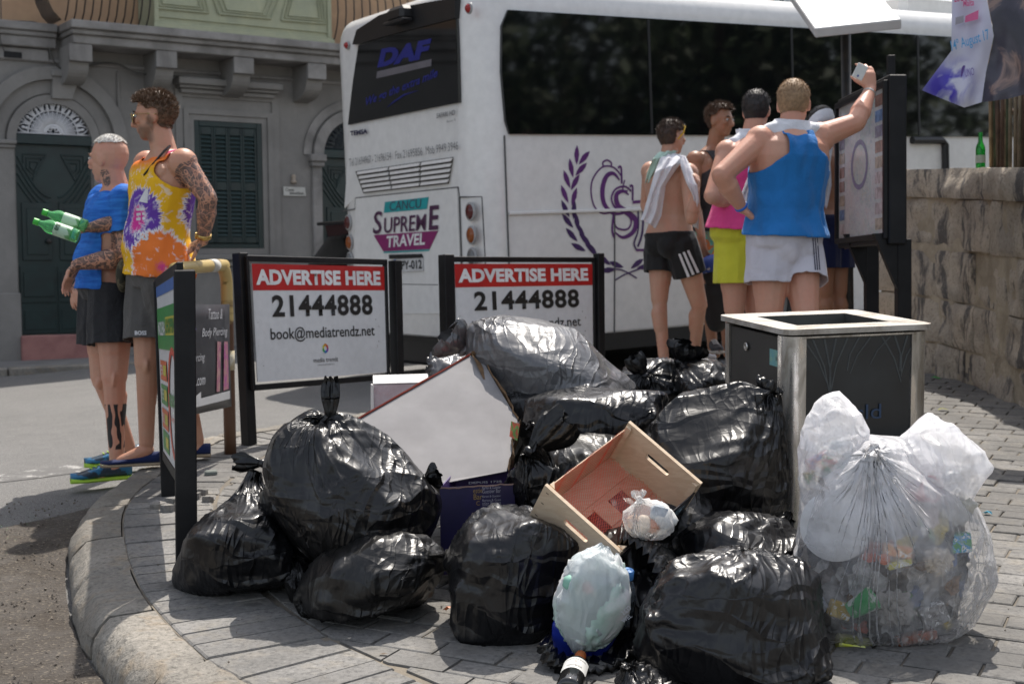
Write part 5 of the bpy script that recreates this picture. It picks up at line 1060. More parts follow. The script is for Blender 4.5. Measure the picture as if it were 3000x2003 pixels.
# ================================================================== BAGS: cloth relaxed over lumpy contents
def rotm(rx,ry,rz):
    cx,sx,cy,sy,cz,sz=math.cos(rx),math.sin(rx),math.cos(ry),math.sin(ry),math.cos(rz),math.sin(rz)
    return np.array([[cz,-sz,0],[sz,cz,0],[0,0,1.]])@np.array([[cy,0,sy],[0,1,0],[-sy,0,cy]])@np.array([[1,0,0],[0,cx,-sx],[0,sx,cx]])
def bag_mesh(rad, knot, ground=None, seed=1, N=200, M=104, iters=90, lump=.12, tube=1.0, slack=1.05, planes=(), rot=(0,0,0), power=2.4, floor=None, grav=-.0006, facets=34, crease=.013, nodes=16, lumpf=2.5):
    """rad: semi axes of the content; knot: point relative to centre; ground: z of ground rel centre"""
    rad=np.array(rad,float); K=np.array(knot,float); R0=rotm(*rot)
    kd=K/np.linalg.norm(K)
    a=np.cross(kd,[0.3,1,.2]); a/=np.linalg.norm(a); b=np.cross(kd,a)
    F=np.stack([a,b,kd])            # rows: local axes (pole = knot)
    rf=np.random.RandomState(seed+77); FN=rf.normal(size=(facets,3)); FN/=np.linalg.norm(FN,axis=1)[:,None]; FD=1.0-.24*rf.rand(facets)
    def Rad(d):                      # d: (...,3) unit dirs in bag frame coords (world axes)
        e=np.abs(d@R0)/rad
        r=1/np.power((e**power).sum(-1),1/power)
        n=vnoise(d,lumpf,seed)*.6+vnoise(d,lumpf*2.1,seed+1)*.4
        r=r*(1+lump*n)
        q=(d@R0)/rad; ql=np.sqrt((q*q).sum(-1)); 
        cs=(q/ql[...,None])@FN.T; fr=(FD/np.maximum(cs,.05)).min(-1); r=np.minimum(r,r*.25+.75*fr/ql*1.0)
        if ground is not None:
            dz=d[...,2]; lim=np.where(dz<-1e-3,ground/np.minimum(dz,-1e-3),9)
            r=-np.log(np.exp(-r*28)+np.exp(-lim*28))/28
        for (pn,pd) in planes:
            pn=np.array(pn,float); pn/=np.linalg.norm(pn); dn=d@pn; lim=np.where(dn>1e-3,pd/np.maximum(dn,1e-3),9)
            r=-np.log(np.exp(-r*28)+np.exp(-np.clip(lim,0,9)*28))/28
        return r
    TH,PH=96,192
    th=(np.arange(TH)+.5)/TH*math.pi; ph=np.arange(PH)/PH*2*math.pi
    D=np.stack([np.sin(th)[:,None]*np.cos(ph),np.sin(th)[:,None]*np.sin(ph),np.cos(th)[:,None]+0*ph],-1)
    RT=Rad(D@F)
    # initial cloth
    v=(np.arange(M)+.5)/M; th=math.pi*(v**.92); u=np.arange(N)/N*2*math.pi
    d=np.stack([np.sin(th)[:,None]*np.cos(u),np.sin(th)[:,None]*np.sin(u),np.cos(th)[:,None]+0*u],-1)
    def look(p):
        r=np.sqrt((p*p).sum(-1))+1e-9; ct=np.clip(p[...,2]/r,-1,1); t=np.arccos(ct)/math.pi*TH-.5; f=np.arctan2(p[...,1],p[...,0])/(2*math.pi)*PH
        t=np.clip(t,0,TH-1.001); ti=t.astype(int); tf=t-ti; fi=np.floor(f).astype(int); ff=f-fi; f0=fi%PH; f1=(fi+1)%PH
        return r,(RT[ti,f0]*(1-tf)*(1-ff)+RT[ti+1,f0]*tf*(1-ff)+RT[ti,f1]*(1-tf)*ff+RT[ti+1,f1]*tf*ff)
    _,r=look(d); X=d*r[...,None]
    Kl=np.linalg.norm(K); rs=np.random.RandomState(seed)
    # cone from the knot tangent to content: move upper rows up towards the knot
    for i in range(M):
        t=i/M
        w=max(0,1-t/.16)**1.6
        tgt=np.zeros((N,3)); tgt[:,2]=Kl*(1-t/.16*.25)
        tgt[:,0]=.012*np.cos(u); tgt[:,1]=.012*np.sin(u)
        X[i]=X[i]*(1-w)+tgt*w
    hull=X.copy()
    dv=np.linalg.norm(np.diff(X,axis=0),axis=-1).mean(1)                  # row spacing
    circ=np.linalg.norm(np.roll(X,-1,1)-X,axis=-1).sum(1); cm=circ.max()
    im=int(circ.argmax()); up=np.arange(M)<im
    tt=np.clip(np.arange(M)/max(im,1),0,1)
    rest_c=np.where(up,circ*(1-tube)+tube*cm*np.clip(.42+.58*tt**.6,0,1),circ)
    lo=np.clip((np.arange(M)-im)/(M-im),0,1); rest_c=np.where(up,np.maximum(rest_c,circ),np.maximum(circ,cm*(1-lo**2.2)*.9))
    rest_c=rest_c*slack
    # pleat seeding: angular noise with radial sharp modes, plus noise
    seedn=np.zeros((M,N))
    for k in range(26):
        m=rs.randint(5,34); seedn+=np.sin(u*m+rs.rand()*6.3)[None,:]*np.exp(-((np.arange(M)/M-rs.rand()*.8)**2)/.05)[:,None]/m**.5
    X=X*(1+.010*seedn[...,None])
    X=X+X/np.linalg.norm(X,axis=-1,keepdims=True)*(.006*vnoise(X,14,seed+5)+.004*vnoise(X,31,seed+6))[...,None]
    hr=(rest_c/N)[:,None]; vr=(dv*(1+.35*(slack-1)))[:,None]
    dr=np.sqrt(hr[:-1]**2+vr**2)
    pin=X[0].copy(); g=F@np.array([0,0,1.])*grav; V=np.zeros_like(X); g2=(F@np.array([0,0,1.]))
    gl=None
    def con(A,B,L,k):
        dd=B-A; l=np.sqrt((dd*dd).sum(-1))+1e-9; s=(k*.5*(1-L/l))[...,None]*dd; return s
    for it in range(iters):
        P=X; V=(X-Xp)*.9 if it else np.zeros_like(X); Xp=X.copy(); X=X+V+g
        for sub in range(3):
            # horizontal even/odd
            for o in (0,1):
                A=X[:,o::2]; B=np.roll(X,-1,1)[:,o::2]; s=con(A,B,hr,.95)
                X[:,o::2]+=s; Y=np.roll(X,-1,1); Y[:,o::2]-=s; X=np.roll(Y,1,1)
            for o in (0,1):
                n=(M-o)//2; A=X[o:o+2*n:2][:n]; B=X[o+1::2][:n]; n=min(len(A),len(B)); s=con(A[:n],B[:n],vr[o::2][:n],.95)
                X[o:o+2*n:2]+=s; X[o+1:o+1+2*n:2]-=s
            for sg in (1,-1):
                for o in (0,1):
                    Y=np.roll(X,-sg,1); A=X[o:-1:2]; B=Y[o+1::2]; n=min(len(A),len(B)); s=con(A[:n],B[:n],dr[o::2][:n],.35)
                    X[o:o+2*n:2][:n]+=s; Y=np.roll(X,-sg,1); Y[o+1:o+1+2*n:2]-=s; X=np.roll(Y,sg,1)
            # bending : smooth a little
            L=(np.roll(X,1,1)+np.roll(X,-1,1))*.5-X; X+=L*.06
            L=np.zeros_like(X); L[1:-1]=(X[2:]+X[:-2])*.5-X[1:-1]; X+=L*.06
            X[0]=pin
            r,R=look(X); fac=np.where(r<R,R/r,1-np.clip((r-R)*.02/np.maximum(r,1e-6),0,.02)*(1)); 
            X*=fac[...,None]
            X[0]=pin
    # stress creases that radiate from a few points
    Nn=np.cross(np.roll(X,-1,1)-np.roll(X,1,1),np.gradient(X,axis=0)); Nn/=np.linalg.norm(Nn,axis=-1,keepdims=True)+1e-9
    if (Nn*X).sum()<0: Nn=-Nn
    dd=X/np.linalg.norm(X,axis=-1,keepdims=True); H=np.zeros((M,N)); mr=rad.mean()
    nds=rs.normal(size=(nodes,3)); nds[0]=(0,0,1); nds/=np.linalg.norm(nds,axis=1)[:,None]
    for k in range(nodes):
        p=nds[k]; e1=np.cross(p,[.2,.5,.84]); e1/=np.linalg.norm(e1); e2=np.cross(p,e1)
        nr=rs.randint(6,13) if k else 22; base=rs.rand()*6.3; spread=rs.uniform(1.2,6.28) if k else 6.28
        ca=np.clip(dd@p,-1,1); ang=np.arccos(ca); az=np.arctan2(dd@e2,dd@e1)
        for j in range(nr):
            aj=base+spread*(j+rs.uniform(-.35,.35))/nr; L=rs.uniform(.35,1.1); w=rs.uniform(.010,.034)
            da=(az-aj+3*ang*rs.uniform(-.08,.08)+math.pi)%(2*math.pi)-math.pi
            s_=np.abs(da)*np.sin(np.minimum(ang,1.57)); s_=np.where(np.abs(da)>1.5,9,s_)
            H+=rs.uniform(.4,1.2)*np.exp(-(s_/w)**1.2)*np.clip(1-ang/L,0,1)**.8*np.clip(ang/.06,.3,1)*(1 if rs.rand()<.7 else -.8)
    X=X+Nn*(crease*np.tanh(H*.9))[...,None]
    W=X@F
    if floor is not None:
        n_,o_=floor; W[...,2]=np.maximum(W[...,2],o_+.075*W[...,1]+.003*rs.rand(M,N))
    return W
def film(name, c, rough, alpha_lo, alpha_hi, trans=.3, sc=7, dist=(.02, .006), tint=None, spec=.5, zup=None):
    """thin plastic: part clear, part milky and glossy"""
    t = NT(name); co = t.coord('Object'); nm = crinkle(t, co, dist); t.col(c); t.b.inputs['Roughness'].default_value = rough; t.l(nm, t.b.inputs['Normal']); t.b.inputs['Specular IOR Level'].default_value = spec
    tr = t.n('BsdfTranslucent'); tr.inputs[0].default_value = (*c, 1); t.l(nm, tr.inputs['Normal']); mx = t.n('MixShader'); mx.inputs[0].default_value = trans; t.l(t.b.outputs[0], mx.inputs[1]); t.l(tr.outputs[0], mx.inputs[2])
    cl = t.n('BsdfTransparent'); cl.inputs[0].default_value = (*(tint or (1, 1, 1)), 1); m2 = t.n('MixShader'); f = t.ramp(t.noise(co, sc, 6, 1.0), [(.35, alpha_lo), (.68, alpha_hi)]); fr = t.n('Fresnel'); fr.inputs[0].default_value = 1.25; t.l(nm, fr.inputs['Normal'])
    if zup: sz = t.n('SeparateXYZ'); t.l(co, sz.inputs[0]); a0 = t.n('Math', operation='ADD'); t.l(f, a0.inputs[0]); t.l(t.ramp(sz.outputs[2], [(zup[0], 0.), (zup[1], .7)]), a0.inputs[1]); f = a0.outputs[0]  # whiter towards the top: bunched layers, plus a sunlit look put into the opacity
    ad = t.n('Math', operation='ADD'); ad.use_clamp = True; t.l(f, ad.inputs[0]); t.l(fr.outputs[0], ad.inputs[1]); t.l(ad.outputs[0], m2.inputs[0]); t.l(cl.outputs[0], m2.inputs[1]); t.l(mx.outputs[0], m2.inputs[2]); t.l(m2.outputs[0], t.out.inputs['Surface']); return t.m
def crinkle(t, co, dist=(.02, .006), seed=0):
    wn = t.n('TexNoise'); wn.inputs['Scale'].default_value = 2.3; wn.inputs['Detail'].default_value = 3; t.l(co, wn.inputs['Vector']); prev = None
    msk = t.ramp(t.noise(co, 3.1, 2), [(.38, .25), (.62, 1.)])
    for (sc, ds, stretch, rot) in ((3.0, dist[0]*1.25, (1, 1.3, 3.8), .5+seed), (6.5, dist[1]*1.9, (4.6, 1, 1.2), 1.1+seed), (18, dist[1]*.30, (1, 3.0, 1), .3+seed)):
        va = t.n('VectorMath'); va.operation = 'MULTIPLY_ADD'; t.l(wn.outputs['Color'], va.inputs[0]); va.inputs[1].default_value = (.25, .25, .25); t.l(co, va.inputs[2])
        mp = t.n('Mapping'); mp.inputs['Rotation'].default_value = (rot, rot*2, rot*3); mp.inputs['Scale'].default_value = stretch; t.l(va.outputs[0], mp.inputs[0])
        a = t.n('TexVoronoi'); a.feature = 'F1'; a.inputs['Scale'].default_value = sc; t.l(mp.outputs[0], a.inputs['Vector']); b = t.n('TexVoronoi'); b.feature = 'F2'; b.inputs['Scale'].default_value = sc; t.l(mp.outputs[0], b.inputs['Vector'])
        sb = t.n('Math', operation='SUBTRACT'); t.l(a.outputs['Distance'], sb.inputs[0]); t.l(b.outputs['Distance'], sb.inputs[1])
        bp_ = t.n('Bump'); bp_.inputs['Distance'].default_value = ds; t.l(msk, bp_.inputs['Strength']); t.l(sb.outputs[0], bp_.inputs['Height'])
        if prev is not None: t.l(prev, bp_.inputs['Normal'])
        prev = bp_.outputs[0]
    return prev
def bagmat(name, c, rough, dist, seed=0, spec=.5):
    t = NT(name); co = t.coord('Object'); t.col(c); nz = t.noise(co, 5, 4); t.l(crinkle(t, co, dist, seed), t.b.inputs['Normal']); t.l(t.ramp(nz, [(.3, rough-.05), (.7, rough+.08)]), t.b.inputs['Roughness']); t.b.inputs['Specular IOR Level'].default_value = spec; return t.m
BMS = [bagmat('black_bin_liner_%s' % n, c, r, d, s) for n, c, r, d, s in (('a', (.0055, .0055, .0062), .33, (.026, .007), 0), ('b', (.007, .0068, .0068), .37, (.022, .006), 1.3), ('c', (.005, .0052, .0065), .31, (.030, .006), 2.1))]
M_GBAG = bagmat('grey_translucent_liner', (.10, .10, .105), .30, (.018, .008), .7, .8)
def grid_faces(M, N):
    i = np.arange(M-1)[:, None]*N; j = np.arange(N)[None]; a = i+j; b = i+(j+1) % N; return np.stack([a, a+N, b+N, b], -1).reshape(-1, 4).tolist()
def tuft(par, P, dirv, L, r, m, seed=1, fl=1.0, name='tied_neck', bend=0, flat_=.55):
    """gathered plastic above the knot: pleated flaring funnel"""
    dirv = V(dirv).normalized(); a = dirv.cross(V((.1, 1, .2))).normalized(); b = dirv.cross(a); rs = np.random.RandomState(seed); N = 40; K = 14; vs = []; ph = rs.rand(6)*6
    for i in range(K):
        u = i/(K-1); rr = r*(.28+.72*fl*math.sin(min(u*1.9, 1.57))**1.2)*(1-.25*u**4); c = V(P)+dirv*L*u+a*bend*u*u
        for j in range(N):
            th = 2*math.pi*j/N; w = 1+.30*u*math.sin(7*th+ph[0]+u*2)+.22*math.sin(11*th+ph[1])*u+.12*math.sin(17*th+ph[2]); q = c+a*math.cos(th)*rr*w+b*math.sin(th)*rr*w*flat_
            vs.append(q+dirv*L*.10*u*math.sin(3*th+ph[3]))
    fs = grid_faces(K, N)+[tuple(range(N))]
    q = MB(); q.add(vs, fs); npmesh(name, q.v, q.f, m, par, True)
    q = MB(); q.tube([V(P)-dirv*.012+a*.0, V(P), V(P)+dirv*.012], [r*.36, r*.46, r*.36], 14); npmesh('knot', q.v, q.f, m, par, True)
SC_ = 1.2777/FPX
def bag(x, y, d, hw, hh, dr, knot, label, cat='rubbish bag', m=0, seed=1, roll=0, tube=.9, slack=1.06, N=180, M=96, iters=70, lump=.19, name='rubbish_bag', neck=None, planes=(), facets=34, crease=.016, nodes=18, power=2.3, yaw=0, group='black rubbish bags in the heap', par=None, onfloor=True, gx=1.15, warp=.048):
    """all of x, y, hw, hh in screen units of a 2348 wide print, dr (depth radius) in metres"""
    c = PW(x, y, d); k = d*SC_; hw *= gx; hh *= gx; dr *= 1+(gx-1)*.5; K = PW(knot[0], knot[1], knot[2])-c; mat_ = BMS[m] if isinstance(m, int) else m
    hgt = c.z-.075*c.y; pl = [((0, .075, -1), max(hgt/math.sqrt(1+.075**2)-.002, .03))]+list(planes) if onfloor else list(planes)
    Wp = bag_mesh((hw*k, dr, hh*k), tuple(K), seed=seed, N=N, M=M, iters=iters, lump=lump, tube=tube, slack=slack, planes=pl, rot=(0, roll, yaw), facets=facets, crease=crease, nodes=nodes, power=power, floor=(0, -hgt))
    P_ = (Wp+np.array(c)).reshape(-1, 3)
    if warp: dm = np.stack([vnoise(P_, 4.2, seed+a) for a in (11, 12, 13)], 1)*warp; P_ = P_+dm*np.array([1, .7, .8]); P_[:, 2] = np.maximum(P_[:, 2], .075*P_[:, 1]+.002*(1+vnoise(P_, 40, 3))) if onfloor else P_[:, 2]
    fs = grid_faces(M, N)+[list(range(N))[::-1], [(M-1)*N+j for j in range(N)]]
    o = npmesh(name, P_, fs, mat_, par, True, own=par is None)
    if par is None: tag(o, label, cat, group)
    if neck: tuft(o, c+K, neck[0], neck[1], neck[2], mat_, seed, neck[3] if len(neck) > 3 else 1.0)
    return o
# black bags, back row to front
bag(1490, 888, 6.3, 72, 55, .2, (1478, 862, 6.15), 'small black bag with radial pleats round its knot, left of the steel bin', m=2, seed=31, tube=1.2, N=150, M=70, neck=((-.5, -.1, .8), .10, .045))
bag(1605, 868, 6.2, 70, 50, .2, (1560, 830, 6.2), 'shiny black bag touching the left edge of the bin, below the white trainer', m=0, seed=32, N=140, M=70, roll=-.15, neck=((.2, -.2, .6), .09, .07, 1.2))
bag(1035, 850, 6.1, 55, 45, .15, (1012, 835, 6.1), 'small clear grey bag peeping out behind the open cardboard box', m=M_GBAG, seed=33, N=120, M=60, name='rubbish_bag', neck=((-1, -.2, .1), .06, .04), onfloor=False)
bag(1252, 858, 5.75, 178, 100, .30, (1065, 800, 5.8), 'large grey translucent bag lying on top of the heap before the right board', m=M_GBAG, seed=5, roll=.30, tube=.5, slack=1.05, N=220, M=110, lump=.08, facets=24, crease=.007, neck=((-.6, -.2, .5), .10, .08, 1.2), onfloor=False)
bag(1370, 955, 5.3, 165, 62, .24, (1205, 985, 5.2), 'long black bag lying flat beneath the big grey one', m=2, seed=8, roll=.03, tube=.6, N=200, M=100, onfloor=False)
bag(1635, 1065, 4.92, 152, 165, .25, (1752, 905, 4.9), 'tall black bag leaning on the left side of the litter bin', m=0, seed=12, roll=-.25, tube=.75, N=220, M=110, slack=1.08, neck=((.4, .2, .6), .05, .05), onfloor=False)
bag(1380, 1075, 5.0, 120, 70, .2, (1215, 1036, 4.85), 'black bag gathered at its left end behind the wooden crate', m=1, seed=14, tube=1.1, N=200, M=100, roll=.05, neck=((.62, .1, .55), .17, .055, 1.15), onfloor=False)
bag(1262, 1112, 4.98, 80, 66, .15, (1216, 1042, 4.86), 'black bag squeezed between the blue wine box and the crate', m=0, seed=15, tube=1.1, N=160, M=84, onfloor=False)
bag(1660, 1262, 4.62, 140, 78, .24, (1810, 1190, 4.7), 'low dark bag in the shade between crate and bin', m=2, seed=18, roll=-.05, N=170, M=84)
bag(1500, 1200, 4.85, 150, 130, .24, (1560, 1080, 4.9), 'black bag underneath the wooden crate', m=1, seed=19, N=130, M=70)
bag(1060, 1075, 5.62, 100, 80, .16, (1110, 1010, 5.6), 'black bag hidden under the open cardboard box', m=1, seed=20, N=120, M=64)
bag(1300, 1010, 5.6, 170, 130, .28, (1300, 880, 5.6), 'black bag at the bottom of the heap under the long one', m=0, seed=25, N=120, M=64)
bag(562, 1268, 4.92, 132, 112, .26, (602, 1062, 5.0), 'slumped black bag leftmost in the heap against the black sign post', m=2, seed=21, tube=.55, N=210, M=110, slack=1.07, roll=-.35, neck=((-1, .1, .05), .10, .035, .9))
bag(700, 1335, 4.85, 70, 60, .16, (690, 1275, 4.8), 'small crumpled black bag squashed under the knotted bag', m=1, seed=22, N=150, M=80, slack=1.12, crease=.016)
B1_ = bag(797, 1128, 4.78, 190, 160, .29, (757, 975, 4.72), 'big round black bag with an upright twisted knot on top of the left bags', m=0, seed=3, tube=.75, slack=1.08, N=260, M=130, neck=((.04, 0, 1), .15, .027, 1.0), onfloor=False)
tuft(B1_, PW(694, 1003, 4.80), (-.3, -.1, 1), .06, .032, BMS[0], 7, name='tied_corner'); tuft(B1_, PW(975, 1098, 4.76), (1, -.2, .35), .05, .040, BMS[0], 9, name='tied_corner'); tuft(B1_, PW(735, 985, 4.70), (-.5, -.3, .6), .03, .045, BMS[0], 10, name='tied_corner')
bag(868, 1322, 4.60, 165, 98, .24, (705, 1360, 4.55), 'black bag lying in front of the round knotted bag, highlights along its ridge', m=1, seed=24, roll=-.30, tube=.6, N=230, M=116, slack=1.08)
bag(1160, 1330, 4.45, 142, 166, .28, (1190, 1170, 4.6), 'large smooth black bag at the centre front under the crate end', m=2, seed=26, tube=.6, N=240, M=120, slack=1.07)
bag(1500, 1285, 4.45, 105, 62, .18, (1600, 1330, 4.4), 'black bag bulging just above the open bag with the white carrier', m=1, seed=27, roll=.55, N=170, M=90, onfloor=False)
bag(1430, 1420, 4.42, 120, 125, .20, (1500, 1300, 4.45), 'open black bag from which a white carrier bag spills', m=0, seed=28, N=170, M=90, slack=1.1)
bag(1668, 1440, 3.98, 215, 172, .27, (1700, 1275, 4.0), 'biggest black bag at the lower right corner of the heap, cut by the frame', m=2, seed=29, tube=.65, N=280, M=140, slack=1.08, roll=.12)
bag(1480, 1580, 3.72, 60, 35, .10, (1450, 1530, 3.7), 'crumpled corner of a black bag at the very bottom edge', m=0, seed=30, N=120, M=64, slack=1.12)
# lip of the open bag
q = MB(); lip = [(1258, 1470, 4.05), (1275, 1510, 4.02), (1330, 1530, 4.0), (1400, 1520, 4.02), (1462, 1470, 4.08), (1500, 1390, 4.15), (1505, 1320, 4.2), (1478, 1262, 4.25), (1435, 1236, 4.3), (1412, 1250, 4.35), (1420, 1300, 4.4)]
lp = catmull([PW(*p) for p in lip], 8); n_ = len(lp); cen = PW(1380, 1380, 4.2); vs = []
for i, p in enumerate(lp):
    o_ = (p-cen).normalized(); f = .5+.5*math.sin(i*1.3)*.6
    for k in range(7):
        u = k/6; vs.append(p+o_*(.045*math.sin(u*3.14)*(.8+.4*f)+.012*math.sin(i*2.1+k))+F_*(.14*u-.02))
fs = [(i*7+j, i*7+j+1, (i+1)*7+j+1, (i+1)*7+j) for i in range(n_-1) for j in range(6)]
lipo = npmesh('bag_mouth', vs, fs, BMS[0], bpy.data.objects[[o.name for o in COL.objects if o.get('label', '').startswith('open black bag')][0]], True)
sm = lipo.modifiers.new('s', 'SOLIDIFY'); sm.thickness = .004
# ------------------------------------------------------------------ white carrier bag with blue print
M_WBAG = film('white_carrier_film', (.74, .78, .80), .30, .62, .92, .35, 6, (.016, .006))
M_BLUEP = mt('blue_carrier_print', (.012, .03, .30), .35)
WB = bag(1342, 1385, 4.12, 90, 106, .10, (1385, 1270, 4.15), 'white carrier bag full of waste lying in the open black bag', 'carrier bag', gx=1.05, m=M_WBAG, seed=41, roll=.30, N=170, M=90, group=None, name='carrier_bag', onfloor=False, crease=.009)
WI_ = bag(1338, 1388, 4.13, 76, 100, .085, (1385, 1300, 4.15), '', m=mt('pale_green_waste', (.44, .60, .53), .7, c2=(.72, .70, .70), sc=7, lo=.42, hi=.58), gx=1, seed=42, roll=.30, N=70, M=40, iters=30, name='contents', par=WB, onfloor=False)
BW_ = bag(1362, 1392, 4.17, 92, 122, .08, (1400, 1290, 4.2), '', gx=1.03, m=M_BLUEP, seed=43, roll=.30, N=110, M=60, iters=50, name='blue_printed_side', par=WB, onfloor=False, crease=.006)
for (s_, x0, y0, x1, y1, h) in (('2.CO', 1430, 1410, 1448, 1395, 11), ('WEL', 1430, 1428, 1450, 1413, 10)):
    A = PW(x0, y0, 4.055); B = PW(x1, y1, 4.055); text(s_, WB, mt('print_white_b', (.6, .62, .7), .4), A, B-A, U_, (B-A).length, h*4.05*SC_)
for (x, y, r, c) in ((1305, 1335, .024, (.25, .50, .40)), (1345, 1345, .020, (.6, .28, .25))):
    q = MB(); p = PW(x, y, 4.085); q.lathe(p-V((0, 0, r)), (0.2, -.1, 1), [(r*(1-math.cos(a)), r*math.sin(a)*(1+.1*math.sin(a*7))) for a in np.linspace(.05, 3.1, 10)], 14); npmesh('waste', q.v, q.f, mt('waste_%d' % int(c[0]*100), c, .6), WB, True)
# bottle with a blue cap
P0 = PW(1440, 1316, 4.17); ax = (P0-PW(1428, 1420, 4.22)).normalized(); M_CLR = glass('clear_pet', (.75, .85, .9), .08, .9, 1.15)
T = bottle('water_bottle', P0-ax*.20, ax, [(0, .02), (.005, .03), (.06, .031), (.062, .029), (.07, .031), (.13, .031), (.16, .024), (.185, .0135), (.19, .0135)], M_CLR, 'clear plastic bottle with a pale blue cap beside the white carrier bag', 'bottle', capm=mt('blue_cap', (.10, .30, .68), .4), capprof=[(.186, .0165), (.188, .0175), (.212, .0172), (.215, .015), (.216, .001)])
# wine bottle
nk = onplane(1702, 1918, V((0, 0, .040)), V((0, -.075, 1)).normalized()); bs_ = onplane(1652, 2062, V((0, 0, .040)), V((0, -.075, 1)).normalized()); ax = (nk-bs_).normalized(); L = .29; b0 = nk-ax*L
t_ = thing('wine_bottle', 'dark glass wine bottle with an orange cap and white label lying at the bottom edge', 'bottle', b0); M_DG = mt('dark_bottle_glass', (.012, .012, .012), .08, spec=.8)
q = MB(); q.lathe(b0, ax, [(0, .028), (.004, .035), (.01, .037), (.17, .037), (.19, .034), (.21, .026), (.225, .017), (.24, .0145), (.26, .0145)], 28); q.build('body', M_DG, t_, True, 50)
q = MB(); q.lathe(b0, ax, [(.238, .0155), (.24, .0165), (.285, .0165), (.289, .014), (.29, .001)], 24); q.build('cap', mt('orange_cap', (.55, .13, .02), .35), t_, True, 40)
sd = ax.cross(V((0, 0, 1))).normalized(); upn = sd.cross(ax).normalized(); upn = upn if upn.z > 0 else -upn; fc = (upn*.75-F_*.65).normalized(); fc = (fc-ax*fc.dot(ax)).normalized(); sd = ax.cross(fc).normalized()
q = MB(); vs = []
for i in range(13):
    a = -1.15+2.3*i/12
    for h in (.085, .168): vs.append(b0+ax*h+(fc*math.cos(a)+sd*math.sin(a))*.0376)
lb = npmesh('paper_label', vs, [(2*i, 2*i+1, 2*i+3, 2*i+2) for i in range(12)], mt('label_paper', (.68, .68, .66), .6), t_, True)
def btx(s, h, hh, a0, a1, m):
    sgn = 1 if (sd.cross(ax)).dot(fc) > 0 else -1; X = sd*sgn; o = text(s, lb, m, V((0, 0, 0)), (1, 0, 0), (0, 1, 0), a1-a0, hh, .01)
    P_ = np.empty(len(o.data.vertices)*3); o.data.vertices.foreach_get('co', P_); P_ = P_.reshape(-1, 3)+np.array(org(lb)); Q = []
    for p in P_: a = (p[0]+a0); Q.append(b0+ax*(h+p[1])+(fc*math.cos(a)+X*math.sin(a))*.0379-org(lb))
    o.data.vertices.foreach_set('co', np.array([list(v) for v in Q]).ravel()); o.data.update()
btx('SAUVIGNON BLANC', .150, .006, -.8, .8, M_INK); btx('CONTENDA', .100, .010, -.6, .6, M_INK)
q = MB(); n = 8; c = b0+ax*.135+fc*.0382
for k in range(n): a = 6.28*k/n; q.add([c+(sd*math.cos(a-.35)+ax*math.sin(a-.35))*.0018, c+(sd*math.cos(a)+ax*math.sin(a))*.0048, c+(sd*math.cos(a+.35)+ax*math.sin(a+.35))*.0018, c], [(0, 1, 2, 3)])
npmesh('emblem', q.v, q.f, mt('label_red', (.5, .05, .02), .5), lb, False)
# ------------------------------------------------------------------ cardboard
t = NT('shade_toned_board'); co = t.coord('World'); a_ = PW(840, 958, 5.3)-PW(1085, 815, 5.6); wv = t.n('TexWave'); wv.inputs['Scale'].default_value = 22; wv.inputs['Distortion'].default_value = .15; wv.bands_direction = 'X'
mp = t.n('Mapping'); mp.inputs['Rotation'].default_value = (0, rad(-55), 0); t.l(co, mp.inputs[0]); t.l(mp.outputs[0], wv.inputs['Vector']); nz = t.noise(co, 5, 6); t.col(t.ramp(nz, [(.3, (.19, .182, .185)), (.6, (.245, .237, .24)), (.9, (.21, .20, .195))])); M_BOARD = t.done(.8, 0, t.bump(wv.outputs['Fac'], .0001, .3, t.bump(t.noise(co, 2.5, 3), .01)))  # white board darkened in its colour, in place of half-shade
M_BROWN = mt('torn_brown_board', (.20, .12, .06), .9, c2=(.12, .07, .035), sc=40, bump=.004, coord='World'); M_REDP = mt('red_printed_board', (.46, .09, .05), .5, c2=(.35, .05, .03), sc=12, coord='World')
CB = thing('cardboard_box', 'large open cardboard box showing its pale inside and torn brown edges', 'box', PW(1003, 1088, 5.0))
pts = [PW(x, y, d) for x, y, d in ((795, 978, 5.25), (1080, 815, 5.62), (1108, 835, 5.6), (1190, 968, 5.3), (1163, 1062, 5.05), (1003, 1090, 4.98), (900, 1120, 5.0))]
nn = (pts[1]-pts[0]).cross(pts[3]-pts[1]).normalized(); nn = nn if nn.dot(F_) > 0 else -nn
pl0 = pts[0]; pts = [p-nn*(p-pl0).dot(nn)*.85 for p in pts]
q = MB(); q.prism([p for p in pts], nn*.004); q.build('inner_panel', M_BOARD, CB)
def jag(a, b, amp, n, rnd): return [a*(1-i/n)+b*(i/n)+V((rnd.gauss(0, amp), rnd.gauss(0, amp*.5), rnd.gauss(0, amp))) for i in range(n+1)]
rc_ = random.Random(5)
for (a, b, w_, m, nm) in ((pts[0]-nn*.002, pts[1]-nn*.002, .012, M_REDP, 'red_side'), (pts[2]-nn*.002, pts[3]-nn*.002, .022, M_BROWN, 'torn_edge'), (pts[3]-nn*.002, pts[4]-nn*.002, .030, M_BROWN, 'torn_edge'), (pts[1]-nn*.002, pts[2]-nn*.002, .03, M_BROWN, 'torn_edge')):
    J = jag(a, b, .003 if m is M_BROWN else .0006, 14, rc_); out_ = (((a+b)/2)-sum(pts, V((0, 0, 0)))/len(pts)); out_ = (out_-nn*out_.dot(nn)).normalized(); q = MB(); vs = []
    for i, p in enumerate(J): ww = w_*rc_.uniform(.6, 1.2) if m is M_BROWN else w_; vs += [p-nn*.003, p+out_*.004-nn*ww*.6, p+out_*.008+nn*.0, p+out_*.004+nn*.05]
    q.add(vs, [(i*4+j, i*4+j+1, i*4+5+j, i*4+4+j) for i in range(len(J)-1) for j in range(3)]); q.build(nm, m, CB)
